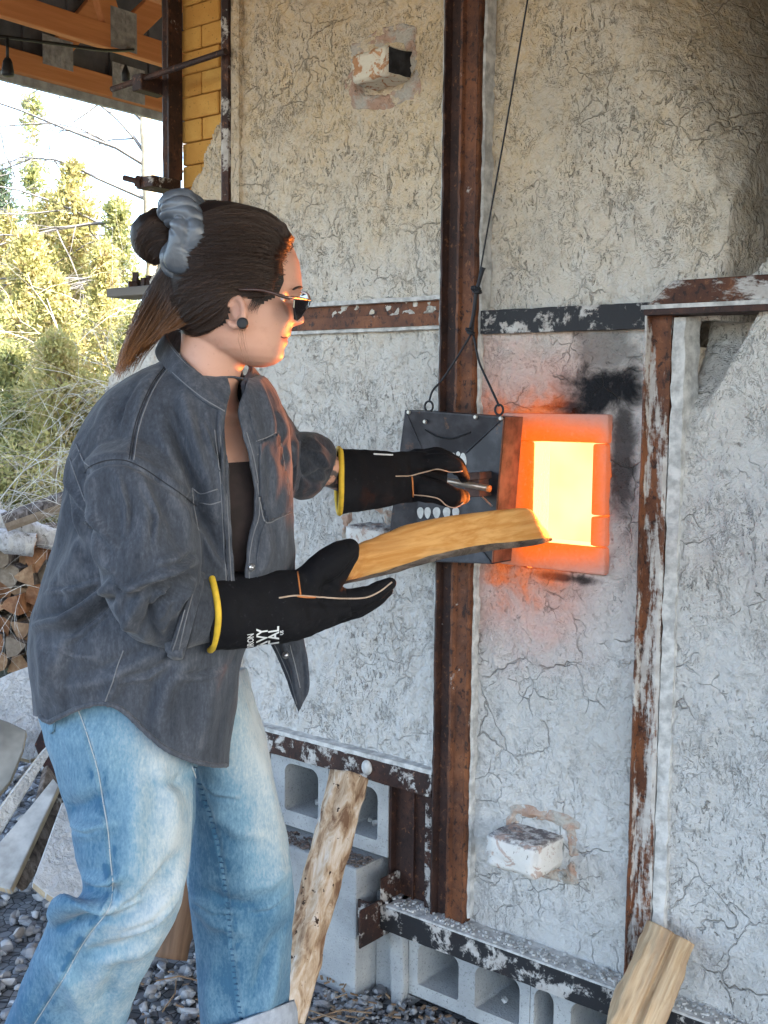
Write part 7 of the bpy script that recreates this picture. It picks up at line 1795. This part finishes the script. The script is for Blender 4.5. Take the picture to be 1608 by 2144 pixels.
lock(S, [(585, 530), (572, 535), (555, 530)], [(584, 575), (572, 572), (552, 560)], 90, m=9, bvh=skin_bvh, off=(.001, .007), r=(.0003, .00012), ends=(0.3, .1))
lock(S, [(580, 580), (568, 585), (550, 585)], [(566, 612), (556, 612), (540, 606)], 80, m=9, bvh=skin_bvh, off=(.001, .007), r=(.0003, .00012), ends=(0.3, .1))
lock(S, [(596, 512), (555, 492), (500, 482), (450, 486), (425, 500)], [(570, 590), (530, 590), (480, 592), (440, 592), (410, 585)], 260, bvh=hair_bvh, off=(.004, .011), jit=9, wave=4, ends=(.05, .3), r=(.00035, .00016))
S.build('hair_strands', HM_TOP, hair)
S = Strands()
lock(S, [(345, 566, 1.79), (318, 620, 1.79), (290, 680, 1.82), (262, 735, 1.85), (240, 800, 1.86)], [(400, 590, 1.79), (368, 650, 1.79), (335, 700, 1.81), (305, 738, 1.83), (280, 775, 1.85)], 500, Zs=1, off=(-.02, .02), jit=7, wave=3, ends=(0, .5), r=(.0004, .00018))
for zo in (1.755, 1.775, 1.80, 1.83):
    lock(S, [(345, 560, zo), (312, 615, zo), (282, 675, zo + .03), (258, 735, zo + .05), (243, 790, zo + .06)], [(380, 588, zo), (350, 640, zo), (320, 690, zo + .02), (290, 725, zo + .04), (262, 768, zo + .06)], 340, Zs=1, off=(-.010, .010), jit=6, wave=3, ends=(0, .40), r=(.00045, .00020))
lock(S, [(372, 585, 1.752), (345, 640, 1.752), (316, 690, 1.775), (285, 735, 1.80)], [(436, 588, 1.735), (405, 630, 1.735), (370, 672, 1.745), (335, 706, 1.765)], 700, Zs=1, off=(-.006, .006), jit=3, wave=2, ends=(0, .25), r=(.00045, .00025))
lock(S, [(430, 586, 1.728), (395, 612, 1.73), (352, 660, 1.745), (310, 715, 1.78)], [(470, 592, 1.722), (440, 630, 1.724), (402, 672, 1.738), (352, 694, 1.75)], 260, Zs=1, off=(-.004, .005), jit=3, wave=3, ends=(0, .3), r=(.0004, .00025))
lock(S, [(506, 690, 1.715), (500, 720, 1.712), (508, 760, 1.71), (503, 800, 1.71)], [(512, 688, 1.715), (516, 720, 1.712), (520, 755, 1.71), (512, 790, 1.71)], 8, Zs=1, off=(-.003, .003), jit=4, wave=2, ends=(0, .5), r=(.0002, .00008))
S.build('ponytail_strands', HM_TAIL, hair)
S = Strands()
for i in range(130):      # flyaways over the crown
    t = rnd.random(); x0, y0 = 600 - 180 * t, 505 - 72 * math.sin(min(1, t * 1.3) * 1.57); pts = catmull([P(x0 + 10, y0 + 6, 1.79), P(x0 - 15, y0 - 9 - rnd.uniform(0, 6), 1.79), P(x0 - 55, y0 - 10 - rnd.uniform(0, 8) + 10 * t, 1.80), P(x0 - 90, y0 + 8 + rnd.uniform(-6, 10), 1.80)], 5); S.add(pts, .00026, .0001)
S.build('flyaway_hair', HM_TOP, hair)
# scrunchie: a fat crumpled ring of satin
cen = P(385, 494, 1.755); axn = unit(-VR * 0.93 + VD * 0.10 + VF * 0.10 - VF * 0.34); e1 = unit(np.cross(axn, VF)); e2 = np.cross(axn, e1)
nu, nv = 220, 56; U, Vv = np.meshgrid(np.arange(nu) * 2 * np.pi / nu, np.arange(nv) * 2 * np.pi / nv, indexing='ij')
R0, r0 = 0.040, 0.0275
cosU, sinU = np.cos(U), np.sin(U)
Bs = np.stack([cosU * R0 * 40, sinU * R0 * 40, 0 * U], -1).reshape(-1, 3)
ph_ = 4.5 * U + 1.7 * np.sin(2 * U + .4) + 0.9 * np.sin(Vv + 2 * U); cr1 = np.abs(np.sin(ph_)) ** 0.55
ph2_ = 6 * U - 1.5 * Vv + 1.4 * np.sin(3 * U) + 0.8 * np.sin(2 * Vv); cr2 = np.abs(np.sin(ph2_)) ** 0.7
r_ = r0 * (0.54 + 0.46 * cr1 + 0.14 * cr2) + 0.003 * np.sin(2 * U + 1)
rad = e1[None, None] * cosU[..., None] + e2[None, None] * sinU[..., None]
V = cen + rad * (R0 + r_ * np.cos(Vv))[..., None] + axn * (r_ * 1.12 * np.sin(Vv) + 0.005 * np.sin(3 * U + .6))[..., None]
V = V.reshape(-1, 3); V += 0.0012 * fbm(V, 60, 2, 3)[:, None] * rad.reshape(-1, 3)
idx = np.arange(nu * nv).reshape(nu, nv)
F = np.stack([idx, np.roll(idx, -1, 1), np.roll(np.roll(idx, -1, 1), -1, 0), np.roll(idx, -1, 0)], -1).reshape(-1, 4)
st_ = Mat('grey_satin'); sn = st_.noise(42, 4, 0.6, 1.4); SAT = st_.done(st_.mix(st_.step(st_.noise(16, 3), .35, .7), (0.055, 0.066, 0.080), (0.11, 0.128, 0.150)), 0.36, st_.bump(sn, 0.30, 0.004), spec=0.6)
mk('scrunchie', V, F, SAT, hair, True)
# sunglasses
sgl = empty('sunglasses', (0, 0, 0)); sgl.parent = person
LENS = flat_mat('dark_lens', (0.006, 0.006, 0.007), 0.06, spec=0.8); FRM = flat_mat('tortoise_frame', (0.05, 0.022, 0.016), 0.3, spec=0.6); GLD = flat_mat('rose_metal', (0.45, 0.27, 0.20), 0.3, metal=0.8)
def lens(pts, thick):
    A = np.array([P(*q) for q in pts]); mb = MB(); mb.prism(A, HF * thick); return mb.build('lens', LENS, sgl, bevel=0.0007, seg=1)
lens([(614, 627, 1.728), (622, 627, 1.742), (634, 628, 1.765), (645, 629, 1.785), (643, 639, 1.785), (638, 650, 1.775), (630, 664, 1.762), (621, 672, 1.748), (615, 669, 1.738), (613, 645, 1.729)], 0.002)
lens([(648, 628, 1.80), (648, 622, 1.81), (644, 616, 1.825), (636, 613, 1.845), (628, 620, 1.86), (630, 640, 1.855), (640, 648, 1.83), (646, 640, 1.805)], 0.002)
mb = MB(); mb.tube(catmull([P(500, 606, 1.718), P(540, 607, 1.716), (P(566, 612, 1.718)), P(590, 620, 1.721), P(607, 625, 1.7265)], 5), [0.0022] * 10 + [0.0026] * 11, 8); mb.build('temple_arm', FRM, sgl, True)
mb = MB(); mb.tube(catmull([P(604, 622, 1.724), P(613, 623, 1.727), P(628, 624, 1.752), P(646, 628, 1.79), P(648, 626, 1.80), P(644, 616, 1.825), P(632, 611, 1.86)], 5), 0.0019, 8); mb.build('brow_bar', GLD, sgl, True)
mb = MB(); mb.tube(catmull([P(528, 608, 1.885), P(580, 606, 1.88), P(630, 614, 1.868)], 5), 0.0024, 8); mb.build('temple_arm', FRM, sgl, True)
# brow, mouth line, ear plug
HB = flat_mat('brow_hair', (0.03, 0.018, 0.012), 0.8)
mb = MB(); L = surf_line(skin_bvh, [(612, 606), (622, 601), (632, 602)], 3, .0008)
if len(L) > 2: mb.tube(L, [.0008] + [.0019] * (len(L) - 2) + [.0014], 6)
mb.build('eyebrow', HB, person, True)
mb = MB(); L = surf_line(skin_bvh, [(588, 705), (594, 708), (601, 707)], 2, .0002)
if len(L) > 2: mb.tube(L, .0011, 5)
mb.build('mouth_line', flat_mat('lip_shadow_line', (0.12, 0.035, 0.03), 0.7), person, True)
mb = MB(); c = P(508, 677, 1.714); mb.tube([c + VF * .012, c, c - VF * .0035, c - VF * .004], [.0070, .0088, .0085, .006], 18); mb.build('ear_plug', M['black_rubber'], person, True)
for s_ in (0.031, -0.031):   # eyes behind the lenses
    c = P(580, 628, ZH) + HL * s_ * 0.85; bm = bmesh.new(); bmesh.ops.create_uvsphere(bm, u_segments=16, v_segments=12, radius=0.0115); me = bpy.data.meshes.new('eye'); bm.to_mesh(me); bm.free(); o = link('eye', me, flat_mat('eye_white', (0.6, 0.58, 0.55), 0.2), person, True); o.location = c
